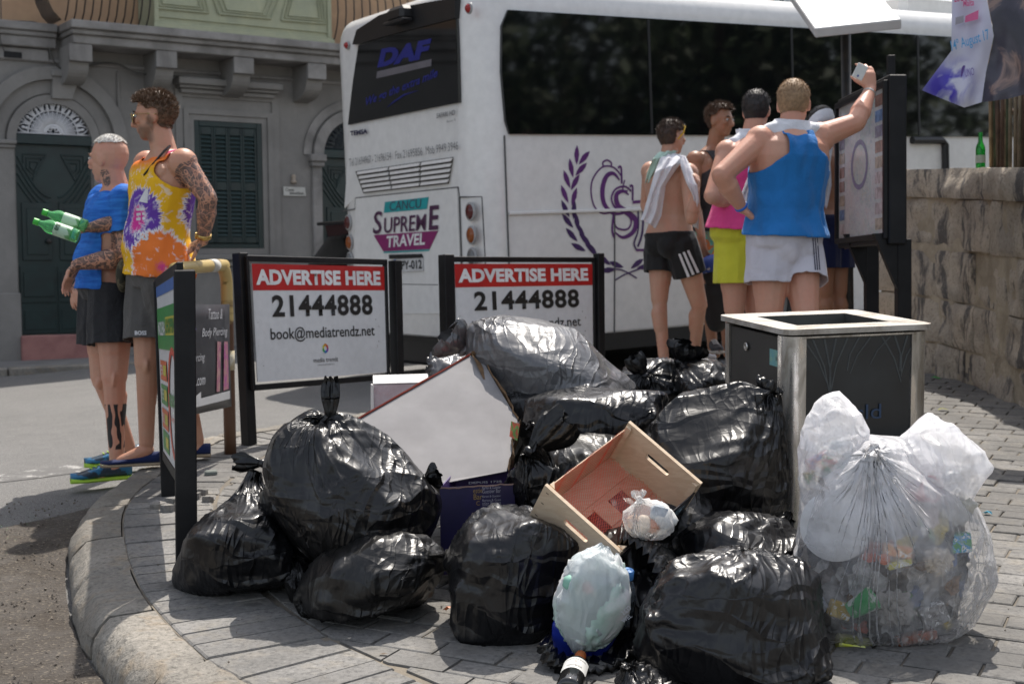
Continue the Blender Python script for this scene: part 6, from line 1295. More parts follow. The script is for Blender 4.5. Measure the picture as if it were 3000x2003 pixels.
q = MB(); q.prism([pts[0]+nn*.006, pts[1]+nn*.006, pts[1]+nn*.10+V((0, 0, -.02)), pts[0]+nn*.10+V((0, 0, -.02))], nn.cross(pts[1]-pts[0]).normalized()*.004); q.build('red_side', M_REDP, CB)
f0 = PW(1172, 965, 5.15); q = MB(); q.prism([f0, PW(1192, 972, 5.1), PW(1186, 1010, 5.1), PW(1168, 1000, 5.12)], F_*.004); q.build('torn_flap', mt('printed_flap', (.5, .10, .04), .5, c2=(.1, .3, .06), sc=60, coord='World', lo=.48, hi=.52), CB)
f0 = PW(1082, 812, 5.6); q = MB(); q.prism([f0, PW(1102, 832, 5.58), PW(1128, 880, 5.5), PW(1108, 868, 5.5)], F_*.02); q.build('torn_flap', M_BROWN, CB)
PB = thing('carton', 'pale pink and white printed carton behind the open cardboard box', 'box', PW(925, 950, 6.2))
a, b, c_, e_ = PW(856, 882, 6.2), PW(1010, 878, 6.25), PW(1010, 1010, 6.25), PW(858, 1010, 6.2); t1, t2 = PW(855, 862, 6.55), PW(1000, 858, 6.6); M_PCART = mt('pale_pink_carton', (.62, .48, .50), .6, c2=(.70, .62, .64), sc=14, coord='World'); M_WC = mt('white_carton', (.72, .71, .70), .6)
q = MB(); q.prism([a, b, c_, e_], F_*.30); q.build('body', M_PCART, PB); q = MB(); q.prism([a-F_*.003+V((0, 0, .002)), b-F_*.003+V((0, 0, .002)), t2, t1], V((0, 0, .004))); q.build('lid', M_WC, PB)
q = MB(); q.prism([PW(850, 880, 6.19), PW(856, 884, 6.18), PW(858, 1000, 6.18), PW(850, 1000, 6.2)], F_*.05); q.build('flap', M_WC, PB)
# wine carton
M_NAVY = mt('navy_carton', (.012, .010, .055), .35, c2=(.018, .014, .08), sc=8, coord='World'); M_PURPLE = mt('purple_carton_inside', (.07, .035, .16), .5, c2=(.045, .02, .11), sc=10, coord='World'); M_SILV = mt('silver_lettering', (.36, .36, .42), .35); M_GOLD = mt('gold_lettering', (.30, .20, .07), .35)
WX = thing('wine_carton', 'open dark blue wine carton with silver lettering between the bags', 'box', PW(1090, 1300, 4.9))
a, b = PW(1008, 1118, 4.86), PW(1180, 1108, 4.9); dn = V((0, 0, -.30)); bkv = V((.04, .27, .02)); X = (b-a).normalized(); th = .004
q = MB(); q.prism([a, b, b+dn, a+dn], F_*th); fr = q.build('front', M_NAVY, WX); q = MB(); q.prism([a+bkv, b+bkv, b+bkv+dn, a+bkv+dn], F_*th); q.build('back', M_PURPLE, WX)
q = MB(); q.prism([a+F_*.005, a+bkv, a+bkv+dn, a+dn+F_*.005], X*th); q.build('side', M_PURPLE, WX); q = MB(); q.prism([b+F_*.005, b+bkv, b+bkv+dn, b+dn+F_*.005], -X*th); q.build('side', M_PURPLE, WX); q = MB(); q.prism([a+dn, b+dn, b+bkv+dn, a+bkv+dn], V((0, 0, th))); q.build('bottom', M_PURPLE, WX)
J = jag(a-F_*.002, b-F_*.002, .0012, 16, rc_); q = MB(); vs = []
for p in J: vs += [p+V((0, 0, .001)), p+V((0, 0, -.004))]
q.add(vs, [(2*i, 2*i+1, 2*i+3, 2*i+2) for i in range(len(J)-1)]); q.build('worn_edge', mt('worn_board_edge', (.3, .2, .17), .8), WX)
def wt(s, x0, y, x1, h, m, b_=.0): A = PW(x0, y, 4.86)-F_*.004; B = PW(x1, y-(x1-x0)*.04, 4.865)-F_*.004; A = onplane(x0*1.2777, y*1.2777, a-F_*.003, (b-a).cross(V((0, 0, 1))).normalized()); B = onplane(x1*1.2777, (y-(x1-x0)*.05)*1.2777, a-F_*.003, (b-a).cross(V((0, 0, 1))).normalized()); text(s, fr, m, A, B-A, (0, 0, 1), (B-A).length, h*4.86*SC_, b_, lift=.002)
wt('estie', 1085, 1130, 1106, 11, M_GOLD); wt('Bar', 1086, 1145, 1106, 13, M_GOLD); wt('C', 1092, 1158, 1100, 10, M_GOLD)
for i, (s_, h_) in enumerate((('Barton & Guestier', 6), ('Guestier Bar', 9), ('Barton & Guestier', 5), ('Barton & Gues', 6), ('stier Barton', 10), ('Barton & Guestier', 5), ('Barton & Guestier', 6), ('estier Ba', 9))): wt(s_, 1106, 1121+i*9.5, 1148, h_, M_SILV)
wt('DEPUIS 1725', 1075, 1109, 1150, 5, M_SILV)
# ------------------------------------------------------------------ wooden crate
def cf(v): return (R_*v[0]+U_*v[1]+F_*v[2]).normalized()
cu, cv, cw = cf((.7205, -.6195, -.31)), cf((.6287, .3895, .673)), cf((-.295, -.682, .669)); cv = (cv-cu*cv.dot(cu)).normalized(); cw = (cw-cu*cw.dot(cu)-cv*cw.dot(cv)).normalized()
D0 = 4.33; C0 = W(1603, 1415, D0); k_ = D0/FPX; wU, wV, wW = 297*k_, 439*k_, 173*k_
t = NT('pine_plywood'); co = t.coord('World'); nz = t.noise(co, 3, 3); n2 = t.noise(t.coord('World', (3, 3, 14), (.6, .3, .5)), 4, 5, 1.2); t.col(t.mix(t.ramp(n2, [(.4, 0.), (.6, .5)]), (.66, .52, .37), (.52, .37, .24))); M_PINE = t.done(.6, 0, t.bump(n2, .001))
CR = thing('wooden_crate', 'pale plywood fruit crate lying tilted with red netting inside', 'crate', C0+cw*wW)
def cpnt(u, v, w): return C0+cu*u+cv*v+cw*w
def cbx(u0, u1, v0, v1, w0, w1, nm, m, ch=.002, par=CR): q = MB(); q.box(cpnt((u0+u1)/2, (v0+v1)/2, (w0+w1)/2), cu*(u1-u0)/2, cv*(v1-v0)/2, cw*(w1-w0)/2, ch); return npmesh(nm, q.v, q.f, m, par, False)
def slot(cx, cy, L, r, n=8): return [(cx+L/2+r*math.cos(a), cy+r*math.sin(a)) for a in np.linspace(-1.57, 1.57, n)]+[(cx-L/2+r*math.cos(a), cy+r*math.sin(a)) for a in np.linspace(1.57, 4.71, n)]
for v_ in (0, wV-.012):
    e_ = plate([[(0, 0), (wU, 0), (wU, wW), (0, wW)], slot(wU*.5, wW*.34, .075, .011)[::-1]], .012, C0+cv*v_, cu, cw, 'end_panel', M_PINE, CR, off=0); 
    for _ in range(1):
        for (u_, w_) in ((.02, .02), (.02, .07), (.02, .13), (wU-.02, .03), (wU-.02, .12)): q = MB(); q.box(cpnt(u_, v_+(.0-.0125 if v_ == 0 else -.0008), w_), cu*.005, cw*.0008, cv*.0008); npmesh('staple', q.v, q.f, mt('staple', (.12, .11, .1), .4, .8), e_, False)
cbx(0, .004, .013, wV-.013, .035, wW, 'side_panel', M_PINE); cbx(wU-.004, wU, .013, wV-.013, .045, wW, 'side_panel', mt('black_printed_side', (.015, .016, .02), .4))
for v_ in (.013, wV-.013-.022):
    for u_ in (.005, wU-.025): q = MB(); q.prism([cpnt(u_, v_, .01), cpnt(u_+.02, v_, .01), cpnt(u_+(.0 if u_ < .1 else .02), v_+.022, .01)], cw*(wW-.014)); npmesh('corner_batten', q.v, q.f, M_PINE, CR, False)
for i, (u0, u1) in enumerate(((.005, .092), (.106, wU*.5+.036), (wU*.5+.05, wU-.006))):
    if i == 1:
        for (v0, v1) in ((.013, .12), (.20, .27), (.35, wV-.013)): cbx(u0, u1, v0, v1, wW-.008, wW-.003, 'floor_board', M_PINE)
    else: cbx(u0, u1, .013, wV-.013, wW-.008, wW-.003, 'floor_board', M_PINE)
cbx(.085, .115, .013, wV-.013, wW-.0025, wW, 'floor_board', M_PINE); cbx(.19, .215, .013, wV-.013, wW-.0025, wW, 'floor_board', M_PINE)
q = MB(); M_NET = mt('red_net', (.85, .10, .05), .5)          # net draped over one side and the floor
def npt(a, b):    # a across (0 at the left rim, down the side, over the floor), b along
    a = a*(wW-.02+wU-.02); s1 = wW-.03
    if a < s1: u_, w_ = .008+.004*math.sin(b*20), .012+a
    else: u_, w_ = .008+(a-s1), wW-.014-.006*math.sin(a*30+b*9)**2
    u_ = min(u_, wU-.012); return cpnt(u_, .02+b*(wV-.045)+.006*math.sin(a*25), w_)
NL = 46
for k in range(-NL, NL*2):
    for sg in (1, -1):
        pts_ = []
        for i in range(0, 31):
            a = i/30; b = (k/NL+sg*a*1.15)
            if sg < 0: b += .0
            if 0 <= b <= 1: pts_.append(npt(a, b))
            else:
                if len(pts_) > 1: break
                pts_ = []
        if len(pts_) > 1:
            vs = []
            for i, p in enumerate(pts_): vs += [p-cv*.0009, p+cv*.0009]
            q.add(vs, [(2*i, 2*i+1, 2*i+3, 2*i+2) for i in range(len(pts_)-1)])
o = npmesh('net_lining', q.v, q.f, M_NET, CR, False); o['kind'] = 'stuff'
n_out = -cu.cross(cw); 
sp = cpnt(wU+.0015, wV*.62, wW*.55); X = cv; text('Vis', CR, mt('pale_blue_print', (.25, .42, .55), .4), sp, cv, -cw, .10, .05, .02, .3, lift=.002)
# little clear bag inside the crate
M_CLEARB = film('thin_clear_film', (.8, .8, .8), .2, .22, .5, .3, 9, (.012, .006)); 
SBG = bag(1487, 1188, 4.30, 62, 46, .07, (1466, 1146, 4.26), 'small clear knotted bag with orange peel inside the crate', 'plastic bag', gx=1.05, warp=.01, m=M_CLEARB, seed=51, N=120, M=64, tube=1.0, iters=50, group=None, name='plastic_bag', onfloor=False, crease=.006, neck=((-.2, -.3, 1), .03, .02))
for (x, y, r, c) in ((1470, 1200, .028, (.72, .60, .48)), (1520, 1190, .036, (.70, .70, .68)), (1495, 1205, .024, (.62, .20, .06)), (1505, 1175, .026, (.55, .62, .68)), (1450, 1195, .022, (.66, .46, .34))):
    q = MB(); p = PW(x, y, 4.31); q.lathe(p-V((0, 0, r)), (0.2, -.1, 1), [(r*(1-math.cos(a)), r*math.sin(a)*(1+.12*math.sin(a*5+x))) for a in np.linspace(.05, 3.1, 10)], 14); npmesh('waste', q.v, q.f, mt('waste_%d_%d' % (int(c[0]*100), x), c, .6), SBG, True)
q = MB(); q.box(PW(1512, 1172, 4.26), R_*.022-U_*.005, U_*.012+R_*.006, F_*.001); npmesh('paper_label', q.v, q.f, mt('receipt', (.62, .68, .75), .6, c2=(.3, .35, .42), sc=60), SBG, False)

# ------------------------------------------------------------------ big clear bag and what it holds
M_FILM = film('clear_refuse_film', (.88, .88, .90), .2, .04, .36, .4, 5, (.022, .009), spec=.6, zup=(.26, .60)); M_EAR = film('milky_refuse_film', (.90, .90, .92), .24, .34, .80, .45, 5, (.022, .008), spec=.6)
bin_pl = [((0, 1, 0), .33)]
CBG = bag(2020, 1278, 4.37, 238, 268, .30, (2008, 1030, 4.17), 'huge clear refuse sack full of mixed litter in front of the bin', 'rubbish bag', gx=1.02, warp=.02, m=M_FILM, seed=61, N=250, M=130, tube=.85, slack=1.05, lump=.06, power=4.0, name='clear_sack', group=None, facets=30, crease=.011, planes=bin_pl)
e1_ = bag(1908, 1050, 4.38, 88, 150, .13, (2004, 1030, 4.22), '', gx=1.02, warp=.02, m=M_EAR, seed=62, power=1.45, N=170, M=90, tube=1.0, roll=.12, lump=.2, name='tied_corner', par=CBG, onfloor=False, crease=.012)
e2_ = bag(2132, 1082, 4.36, 118, 112, .15, (2010, 1032, 4.22), '', gx=1.02, warp=.02, m=M_EAR, seed=63, power=3.2, N=170, M=90, tube=1.0, roll=-.42, lump=.2, name='tied_corner', par=CBG, onfloor=False, crease=.012)
t = NT('mixed_litter'); co = t.coord('World'); va = t.n('TexVoronoi'); va.inputs['Scale'].default_value = 17; nw = t.n('TexNoise'); nw.inputs['Scale'].default_value = 8; t.l(co, nw.inputs['Vector']); ma = t.n('VectorMath', operation='MULTIPLY_ADD'); t.l(nw.outputs['Color'], ma.inputs[0]); ma.inputs[1].default_value = (.16, .16, .16); t.l(co, ma.inputs[2]); t.l(ma.outputs[0], va.inputs['Vector'])
sp_ = t.n('SeparateColor'); t.l(va.outputs['Color'], sp_.inputs[0]); c = t.ramp(sp_.outputs[0], [(.0, (.03, .03, .03)), (.22, (.20, .18, .16)), (.36, (.42, .41, .40)), (.5, (.10, .09, .08)), (.62, (.50, .50, .50)), (.74, (.08, .12, .25)), (.8, (.30, .17, .09)), (.86, (.12, .28, .10)), (.91, (.5, .38, .05)), (.95, (.5, .1, .05)), (.98, (.6, .6, .6))], 'CONSTANT'); nz = t.noise(co, 30, 5); t.col(t.mix(t.ramp(nz, [(.4, .6), (.6, 0.)]), c, (.04, .038, .035))); M_LIT = t.done(.6, 0, t.bump(va.outputs['Distance'], .04))
LT = bag(2022, 1320, 4.42, 200, 210, .235, (2015, 1120, 4.38), 'mixed litter packed inside the clear sack', 'litter', gx=1.02, warp=.02, m=M_LIT, seed=64, N=130, M=80, iters=25, lump=.32, name='mixed_litter', group=None, crease=.02, planes=bin_pl); LT['kind'] = 'stuff'; 
def inthing(name, label, cat, build, loc, m):
    q = MB(); build(q); o = q.build(name, m, None, True, 40, own=True); return tag(o, label, cat)
def disc(P, n, r, th=.006): return lambda q: q.lathe(P, n, [(0, r*.3), (.0, r*.85), (-.006, r), (-.004-th*.3, r*1.005), (th*.4, r*.86), (th*.5, r*.5), (th*.5, .001)], 40)
nf_ = (-F_+U_*.12-R_*.12).normalized()
inthing('plate', 'round white plate or lid pressed against the left front of the clear sack', 'plate', disc(PW(1917, 1205, 4.25), nf_, 84*4.1*SC_), None, mt('scuffed_white_plastic', (.62, .62, .63), .5, c2=(.40, .38, .36), sc=9, coord='World', lo=.5, hi=.8))
inthing('plastic_disc', 'white plastic cup lid near the top right of the clear sack', 'disc', disc(PW(2186, 1110, 4.27), (-F_+R_*.2).normalized(), 32*4.1*SC_, .01), None, mt('white_cup', (.75, .75, .75), .4))
def carton(x, y, d, hw, hh, ang_, c1, c2, label, cat='carton', sc=22, name='drink_carton'):
    P = PW(x, y, d); a = math.cos(ang_); b = math.sin(ang_); X = R_*a+U_*b; Y = -R_*b+U_*a; k = d*SC_
    def f(q): q.box(P, X*hw*k, Y*hh*k, F_*.02, .003)
    t = NT(name+'_print'); co = t.coord('Object'); nz = t.noise(co, sc*2, 3, .8); t.col(t.ramp(nz, [(.3, c1), (.48, c2), (.56, (.75, .75, .75)), (.64, c1)], 'CONSTANT')); return inthing(name, label, cat, f, None, t.done(.4))
carton(1880, 1062, 4.400, 30, 20, .5, (.03, .10, .40), (.45, .07, .05), 'blue and red printed drink carton high in the left corner of the clear sack'); carton(1868, 1090, 4.380, 22, 14, .35, (.05, .25, .08), (.4, .25, .05), 'green printed packet below the blue carton in the clear sack', 'packet', name='packet')
carton(1905, 1068, 4.300, 24, 16, -.5, (.06, .28, .12), (.5, .10, .08), 'green and red packet beside the pinched knot of the clear sack', 'packet', name='packet'); carton(2200, 1243, 4.290, 24, 22, .1, (.06, .32, .10), (.05, .30, .55), 'green and blue packet against the right side of the clear sack', 'packet', name='packet')
carton(1925, 1397, 4.210, 24, 18, -.3, (.50, .34, .02), (.45, .3, .03), 'yellow crisp packet low in the clear sack', 'packet', name='packet'); carton(2058, 1262, 4.180, 30, 13, -.15, (.62, .20, .02), (.55, .25, .03), 'orange plastic wrapper in the middle of the clear sack', 'wrapper', name='wrapper')
carton(2060, 1290, 4.190, 28, 9, .25, (.45, .42, .05), (.5, .5, .4), 'yellow wrapper just under the orange one in the clear sack', 'wrapper', name='wrapper'); carton(2100, 1460, 4.210, 46, 10, .2, (.38, .10, .04), (.25, .1, .05), 'long rusty red strip low in the clear sack', 'wrapper', name='wrapper')
carton(1835, 1330, 4.240, 30, 18, .2, (.02, .09, .30), (.5, .42, .05), 'blue packet at the lower left of the clear sack', 'packet', name='packet'); carton(2140, 1408, 4.220, 30, 24, .4, (.30, .30, .30), (.18, .17, .17), 'crushed silver pack at the lower right of the clear sack', 'packet', name='packet')
k = 4.1*SC_; P_ = PW(2108, 1125, 4.27); inthing('cup', 'crushed red paper cup in the right shoulder of the clear sack', 'cup', lambda q: q.lathe(P_, (R_*.5+U_*.2-F_*.8), [(-.03, .02), (-.03, .03), (.04, .038), (.05, .04), (.05, .036), (-.02, .028)], 24), None, mt('red_cup', (.60, .05, .08), .4))
P2 = PW(2026, 1281, 4.16); inthing('orange_ring', 'orange ring shaped screw top in the middle of the clear sack', 'ring', lambda q: q.lathe(P2, -F_, [(0, .016), (.01, .016), (.012, .013), (.004, .011), (.004, .001)], 24), None, mt('orange_plastic', (.60, .13, .02), .4))
P3 = PW(1958, 1472, 4.24); inthing('drink_can', 'yellow green drink can at the bottom of the clear sack', 'can', lambda q: q.lathe(P3-R_*.055, (R_*.98-U_*.18), [(0, .022), (.004, .03), (.10, .031), (.105, .026), (.107, .001)], 28), None, mt('yellow_green_can', (.42, .46, .04), .25, .4, c2=(.6, .6, .4), sc=20))
P4 = PW(1975, 1385, 4.18); inthing('cup', 'green and white paper cup lying low in the clear sack', 'cup', lambda q: q.lathe(P4, (R_*.7+U_*.5-F_*.3), [(-.04, .02), (-.04, .025), (.04, .036), (.043, .036), (.04, .033), (-.03, .02)], 24), None, mt('green_cup', (.04, .32, .10), .4, c2=(.6, .62, .6), sc=14, lo=.48, hi=.5))
P5 = PW(1928, 1040, 4.42); inthing('cup', 'pale blue clear cup standing in the left ear of the clear sack', 'cup', lambda q: q.lathe(P5, (R_*.1+U_*.9-F_*.1), [(-.04, .024), (-.035, .03), (.03, .034), (.033, .036), (.033, .033), (-.03, .027)], 24), None, mt('pale_cup', (.45, .58, .62), .3))
def crumple(x, y, d, r, c, label, cat='paper', seed=1, name='crumpled_paper'):
    P = PW(x, y, d); bm = bmesh.new(); bmesh.ops.create_icosphere(bm, subdivisions=4, radius=1); vs = np.array([list(v.co) for v in bm.verts]); fs = [tuple(v.index for v in f.verts) for f in bm.faces]; bm.free()
    rr = r*(1+.45*np.abs(vnoise(vs, 2.3, seed))-.5*np.abs(vnoise(vs, 4.7, seed+2))); Q = vs*rr[:, None]*np.array([1, .6, .9])+np.array(P); o = npmesh(name, Q, fs, mt('paper_%d' % int(c[0]*1000), c, .8, c2=tuple(x*.75 for x in c), sc=30), None, True, own=True); o.data.set_sharp_from_angle(angle=rad(28)); return tag(o, label, cat)
crumple(2150, 1285, 4.210, .042, (.50, .42, .32), 'crumpled brown napkin in the clear sack', seed=3); crumple(2050, 1150, 4.290, .05, (.62, .66, .74), 'crumpled white blue tissue under the knot of the clear sack', seed=5); crumple(2195, 1165, 4.270, .05, (.55, .53, .48), 'crumpled grey paper near the right side of the clear sack', seed=8)
crumple(2050, 1395, 4.210, .055, (.36, .34, .32), 'dirty grey paper low in the clear sack', seed=9); crumple(1860, 1385, 4.290, .045, (.62, .6, .58), 'white paper ball low at the left of the clear sack', seed=10); crumple(2130, 1190, 4.260, .04, (.6, .5, .46), 'pinkish tissue beside the grey paper in the clear sack', seed=13)
# ------------------------------------------------------------------ small litter on the ground
def flatlit(px, py, s, c, label, name, cat, seed):
    p = G(px, py)+V((0, 0, .012)); r = random.Random(seed); n = 7; q = MB(); vs = [p+V((math.cos(6.28*i/n)*s*r.uniform(.6, 1.4), math.sin(6.28*i/n)*s*r.uniform(.3, .7), r.uniform(-.004, .012))) for i in range(n)]; q.add(vs+[p+V((0, 0, .012))], [(i, (i+1) % n, n) for i in range(n)]); tag(q.build(name, mt('litter_%d' % seed, c, .5), own=True), label, cat)
flatlit(2893, 1512, .022, (.12, .48, .66), 'bright blue wrapper scrap on the paving right of the clear sack', 'wrapper', 'wrapper', 1); flatlit(2740, 1112, .03, (.04, .36, .06), 'green wrapper scrap at the foot of the stone wall', 'wrapper', 'wrapper', 2); flatlit(2780, 1142, .03, (.5, .5, .5), 'pale paper scrap on the paving near the wall', 'paper_scrap', 'paper', 3)
flatlit(2762, 1206, .04, (.22, .22, .06), 'dry leaf scrap in the shade of the wall', 'leaf', 'leaf', 4); flatlit(1310, 1797, .014, (.6, .16, .04), 'orange cigarette end beside the front bags', 'cigarette_end', 'cigarette', 5)
# ================================================================== PEOPLE
from mathutils.bvhtree import BVHTree
def capsule(a, ra, b, rb, n=12, sq=1.0, side=None):
    a = V(a); b = V(b); t = (b-a).normalized(); pts = []; rs = []
    for k in (1.0, .8, .45): 
        pts.append(a-t*ra*math.sin(math.acos(1-k) if False else k*1.5707)*.999); rs.append(max(ra*math.cos(k*1.5707), .001))
    for k in np.linspace(0, 1, 6): pts.append(a*(1-k)+b*k); rs.append(ra*(1-k)+rb*k)
    for k in (.45, .8, 1.0): pts.append(b+t*rb*math.sin(k*1.5707)*.999); rs.append(max(rb*math.cos(k*1.5707), .001))
    q = MB(); q.tube(pts, rs, n); return q
def ellip(c, X, Y, Z, n=16, m=10):
    q = MB(); vs = []; c = V(c)
    for i in range(1, m):
        th = math.pi*i/m
        for j in range(n): ph = 2*math.pi*j/n; vs.append(c+V(X)*math.sin(th)*math.cos(ph)+V(Y)*math.sin(th)*math.sin(ph)+V(Z)*math.cos(th))
    vs += [c+V(Z), c-V(Z)]; k = len(vs); fs = [(i*n+j, (i+1)*n+j, (i+1)*n+(j+1) % n, i*n+(j+1) % n) for i in range(m-2) for j in range(n)]
    fs += [(k-2, j, (j+1) % n) for j in range(n)]+[(k-1, (m-2)*n+(j+1) % n, (m-2)*n+j) for j in range(n)]; return q.add(vs, fs)
def loft(secs, n=22):
    """secs: (centre, X half axis, Y half axis, squareness)"""
    q = MB(); vs = []
    for (c, X, Y) in secs:
        for j in range(n):
            a = 2*math.pi*j/n; ca, sa = math.cos(a), math.sin(a); e = .86; vs.append(V(c)+V(X)*math.copysign(abs(ca)**e, ca)+V(Y)*math.copysign(abs(sa)**e, sa))
    k = len(secs); return q.add(vs, [(i*n+j, i*n+(j+1) % n, (i+1)*n+(j+1) % n, (i+1)*n+j) for i in range(k-1) for j in range(n)]+[tuple(range(n))[::-1], tuple((k-1)*n+j for j in range(n))])
def fuse(prims, vox, sm=3):
    q = MB()
    for p in prims: q.add(p.v, p.f)
    me = bpy.data.meshes.new('t'); me.from_pydata(q.v, [], q.f)
    bm = bmesh.new(); bm.from_mesh(me); bmesh.ops.recalc_face_normals(bm, faces=bm.faces); bm.to_mesh(me); bm.free()
    o = bpy.data.objects.new('t', me); COL.objects.link(o); r = o.modifiers.new('r', 'REMESH'); r.mode = 'VOXEL'; r.voxel_size = vox
    s = o.modifiers.new('s', 'SMOOTH'); s.factor = .5; s.iterations = sm; bpy.context.view_layer.update()
    m2 = bpy.data.meshes.new_from_object(o.evaluated_get(bpy.context.evaluated_depsgraph_get())); P_ = np.empty(len(m2.vertices)*3); m2.vertices.foreach_get('co', P_)
    F4 = [tuple(p.vertices) for p in m2.polygons]; bpy.data.objects.remove(o); bpy.data.meshes.remove(me); bpy.data.meshes.remove(m2); return P_.reshape(-1, 3), F4
def vnormals(P_, F4):
    me = bpy.data.meshes.new('t'); me.from_pydata(P_.tolist(), [], F4); me.update(); n = np.empty(len(P_)*3); me.vertex_normals.foreach_get('vector', n); bpy.data.meshes.remove(me); return n.reshape(-1, 3)
def subset(P_, F4, keep):
    Fa = [f for f in F4 if all(keep[i] for i in f)]; used = sorted({i for f in Fa for i in f}); mp = {i: k for k, i in enumerate(used)}
    P2 = P_[used].copy(); F2 = [tuple(mp[i] for i in f) for f in Fa]
    # smooth the cut edge
    ec = {}
    for f in F2:
        for i in range(len(f)): e = tuple(sorted((f[i], f[(i+1) % len(f)]))); ec[e] = ec.get(e, 0)+1
    nb = {}
    for (a, b), c in ec.items():
        if c == 1: nb.setdefault(a, []).append(b); nb.setdefault(b, []).append(a)
    for _ in range(6):
        Q = P2.copy()
        for a, l in nb.items():
            if len(l) == 2: Q[a] = P2[a]*.4+(P2[l[0]]+P2[l[1]])*.3
        P2 = Q
    return P2, F2
def segd(P_, a, b):
    a = np.array(a); b = np.array(b); ab = b-a; t = np.clip(((P_-a)@ab)/(ab@ab), 0, 1); return np.linalg.norm(P_-(a+t[:, None]*ab), axis=1), t
def skinmat(name, c, red=.0, tat=None):
    t = NT(name); co = t.coord('World'); n1 = t.noise(co, 9, 5); n2 = t.noise(co, 60, 3)
    base = t.mix(t.ramp(n1, [(.35, 0.), (.65, .6)]), c, (min(1, c[0]*1.06), c[1]*.82, c[2]*.78)); base = t.mix(t.ramp(n2, [(.4, 0.), (.7, .25)]), base, tuple(x*.8 for x in c))
    at = t.n('Attribute', attribute_name='paint'); sp = t.n('SeparateColor'); t.l(at.outputs['Color'], sp.inputs[0])
    wn = t.noise(co, 17, 2, 1.5); va = t.n('TexVoronoi', feature='DISTANCE_TO_EDGE'); va.inputs['Scale'].default_value = 26; nw = t.n('TexNoise'); nw.inputs['Scale'].default_value = 11; t.l(co, nw.inputs['Vector'])
    ma = t.n('VectorMath', operation='MULTIPLY_ADD'); t.l(nw.outputs['Color'], ma.inputs[0]); ma.inputs[1].default_value = (.13, .13, .13); t.l(co, ma.inputs[2]); t.l(ma.outputs[0], va.inputs['Vector'])
    p1 = t.ramp(va.outputs['Distance'], [(.04, 0.), (.08, 1.), (.24, .6), (.3, .9)]); p2 = t.ramp(t.noise(co, 30, 4, 1.8), [(.38, 0.), (.46, 1.)]); mm = t.n('Math', operation='MULTIPLY'); t.l(p1, mm.inputs[0]); t.l(p2, mm.inputs[1])
    m3 = t.n('Math', operation='MULTIPLY'); t.l(mm.outputs[0], m3.inputs[0]); t.l(sp.outputs[0], m3.inputs[1]); m4 = t.n('Math', operation='MULTIPLY'); t.l(m3.outputs[0], m4.inputs[0]); m4.inputs[1].default_value = .95
    base = t.mix(m4.outputs[0], base, (.035, .042, .05))
    # tribal shapes: second channel
    wv = t.n('TexWave'); wv.inputs['Scale'].default_value = 9; wv.inputs['Distortion'].default_value = 9; wv.inputs['Detail'].default_value = 1; wv.inputs['Detail Scale'].default_value = 2.2; t.l(t.coord('World', (1, 1, .35)), wv.inputs['Vector']); m5 = t.n('Math', operation='MULTIPLY'); t.l(t.ramp(wv.outputs['Fac'], [(.38, 0.), (.44, 1.)]), m5.inputs[0]); t.l(sp.outputs[1], m5.inputs[1]); base = t.mix(m5.outputs[0], base, (.012, .012, .014))
    # stubble, third channel
    m6 = t.n('Math', operation='MULTIPLY'); t.l(sp.outputs[2], m6.inputs[0]); m6.inputs[1].default_value = .72; base = t.mix(m6.outputs[0], base, (.07, .045, .03))
    t.col(base); t.b.inputs['Subsurface Weight'].default_value = .06; t.b.inputs['Subsurface Radius'].default_value = (.02, .008, .004); return t.done(.46, 0, t.bump(n2, .0008), .45)
def cloth(name, c, rough=.85, c2=None): 
    t = NT(name); co = t.coord('World'); n = t.noise(co, 7, 4, .5); n2 = t.noise(co, 130, 3); c2 = c2 or tuple(x*.85 for x in c)
    t.col(t.mix(t.ramp(n, [(.35, 0.), (.65, 1.)]), c, c2)); t.b.inputs['Sheen Weight'].default_value = .12; return t.done(rough, 0, t.bump(n, .022, .8, t.bump(n2, .002)), .25)
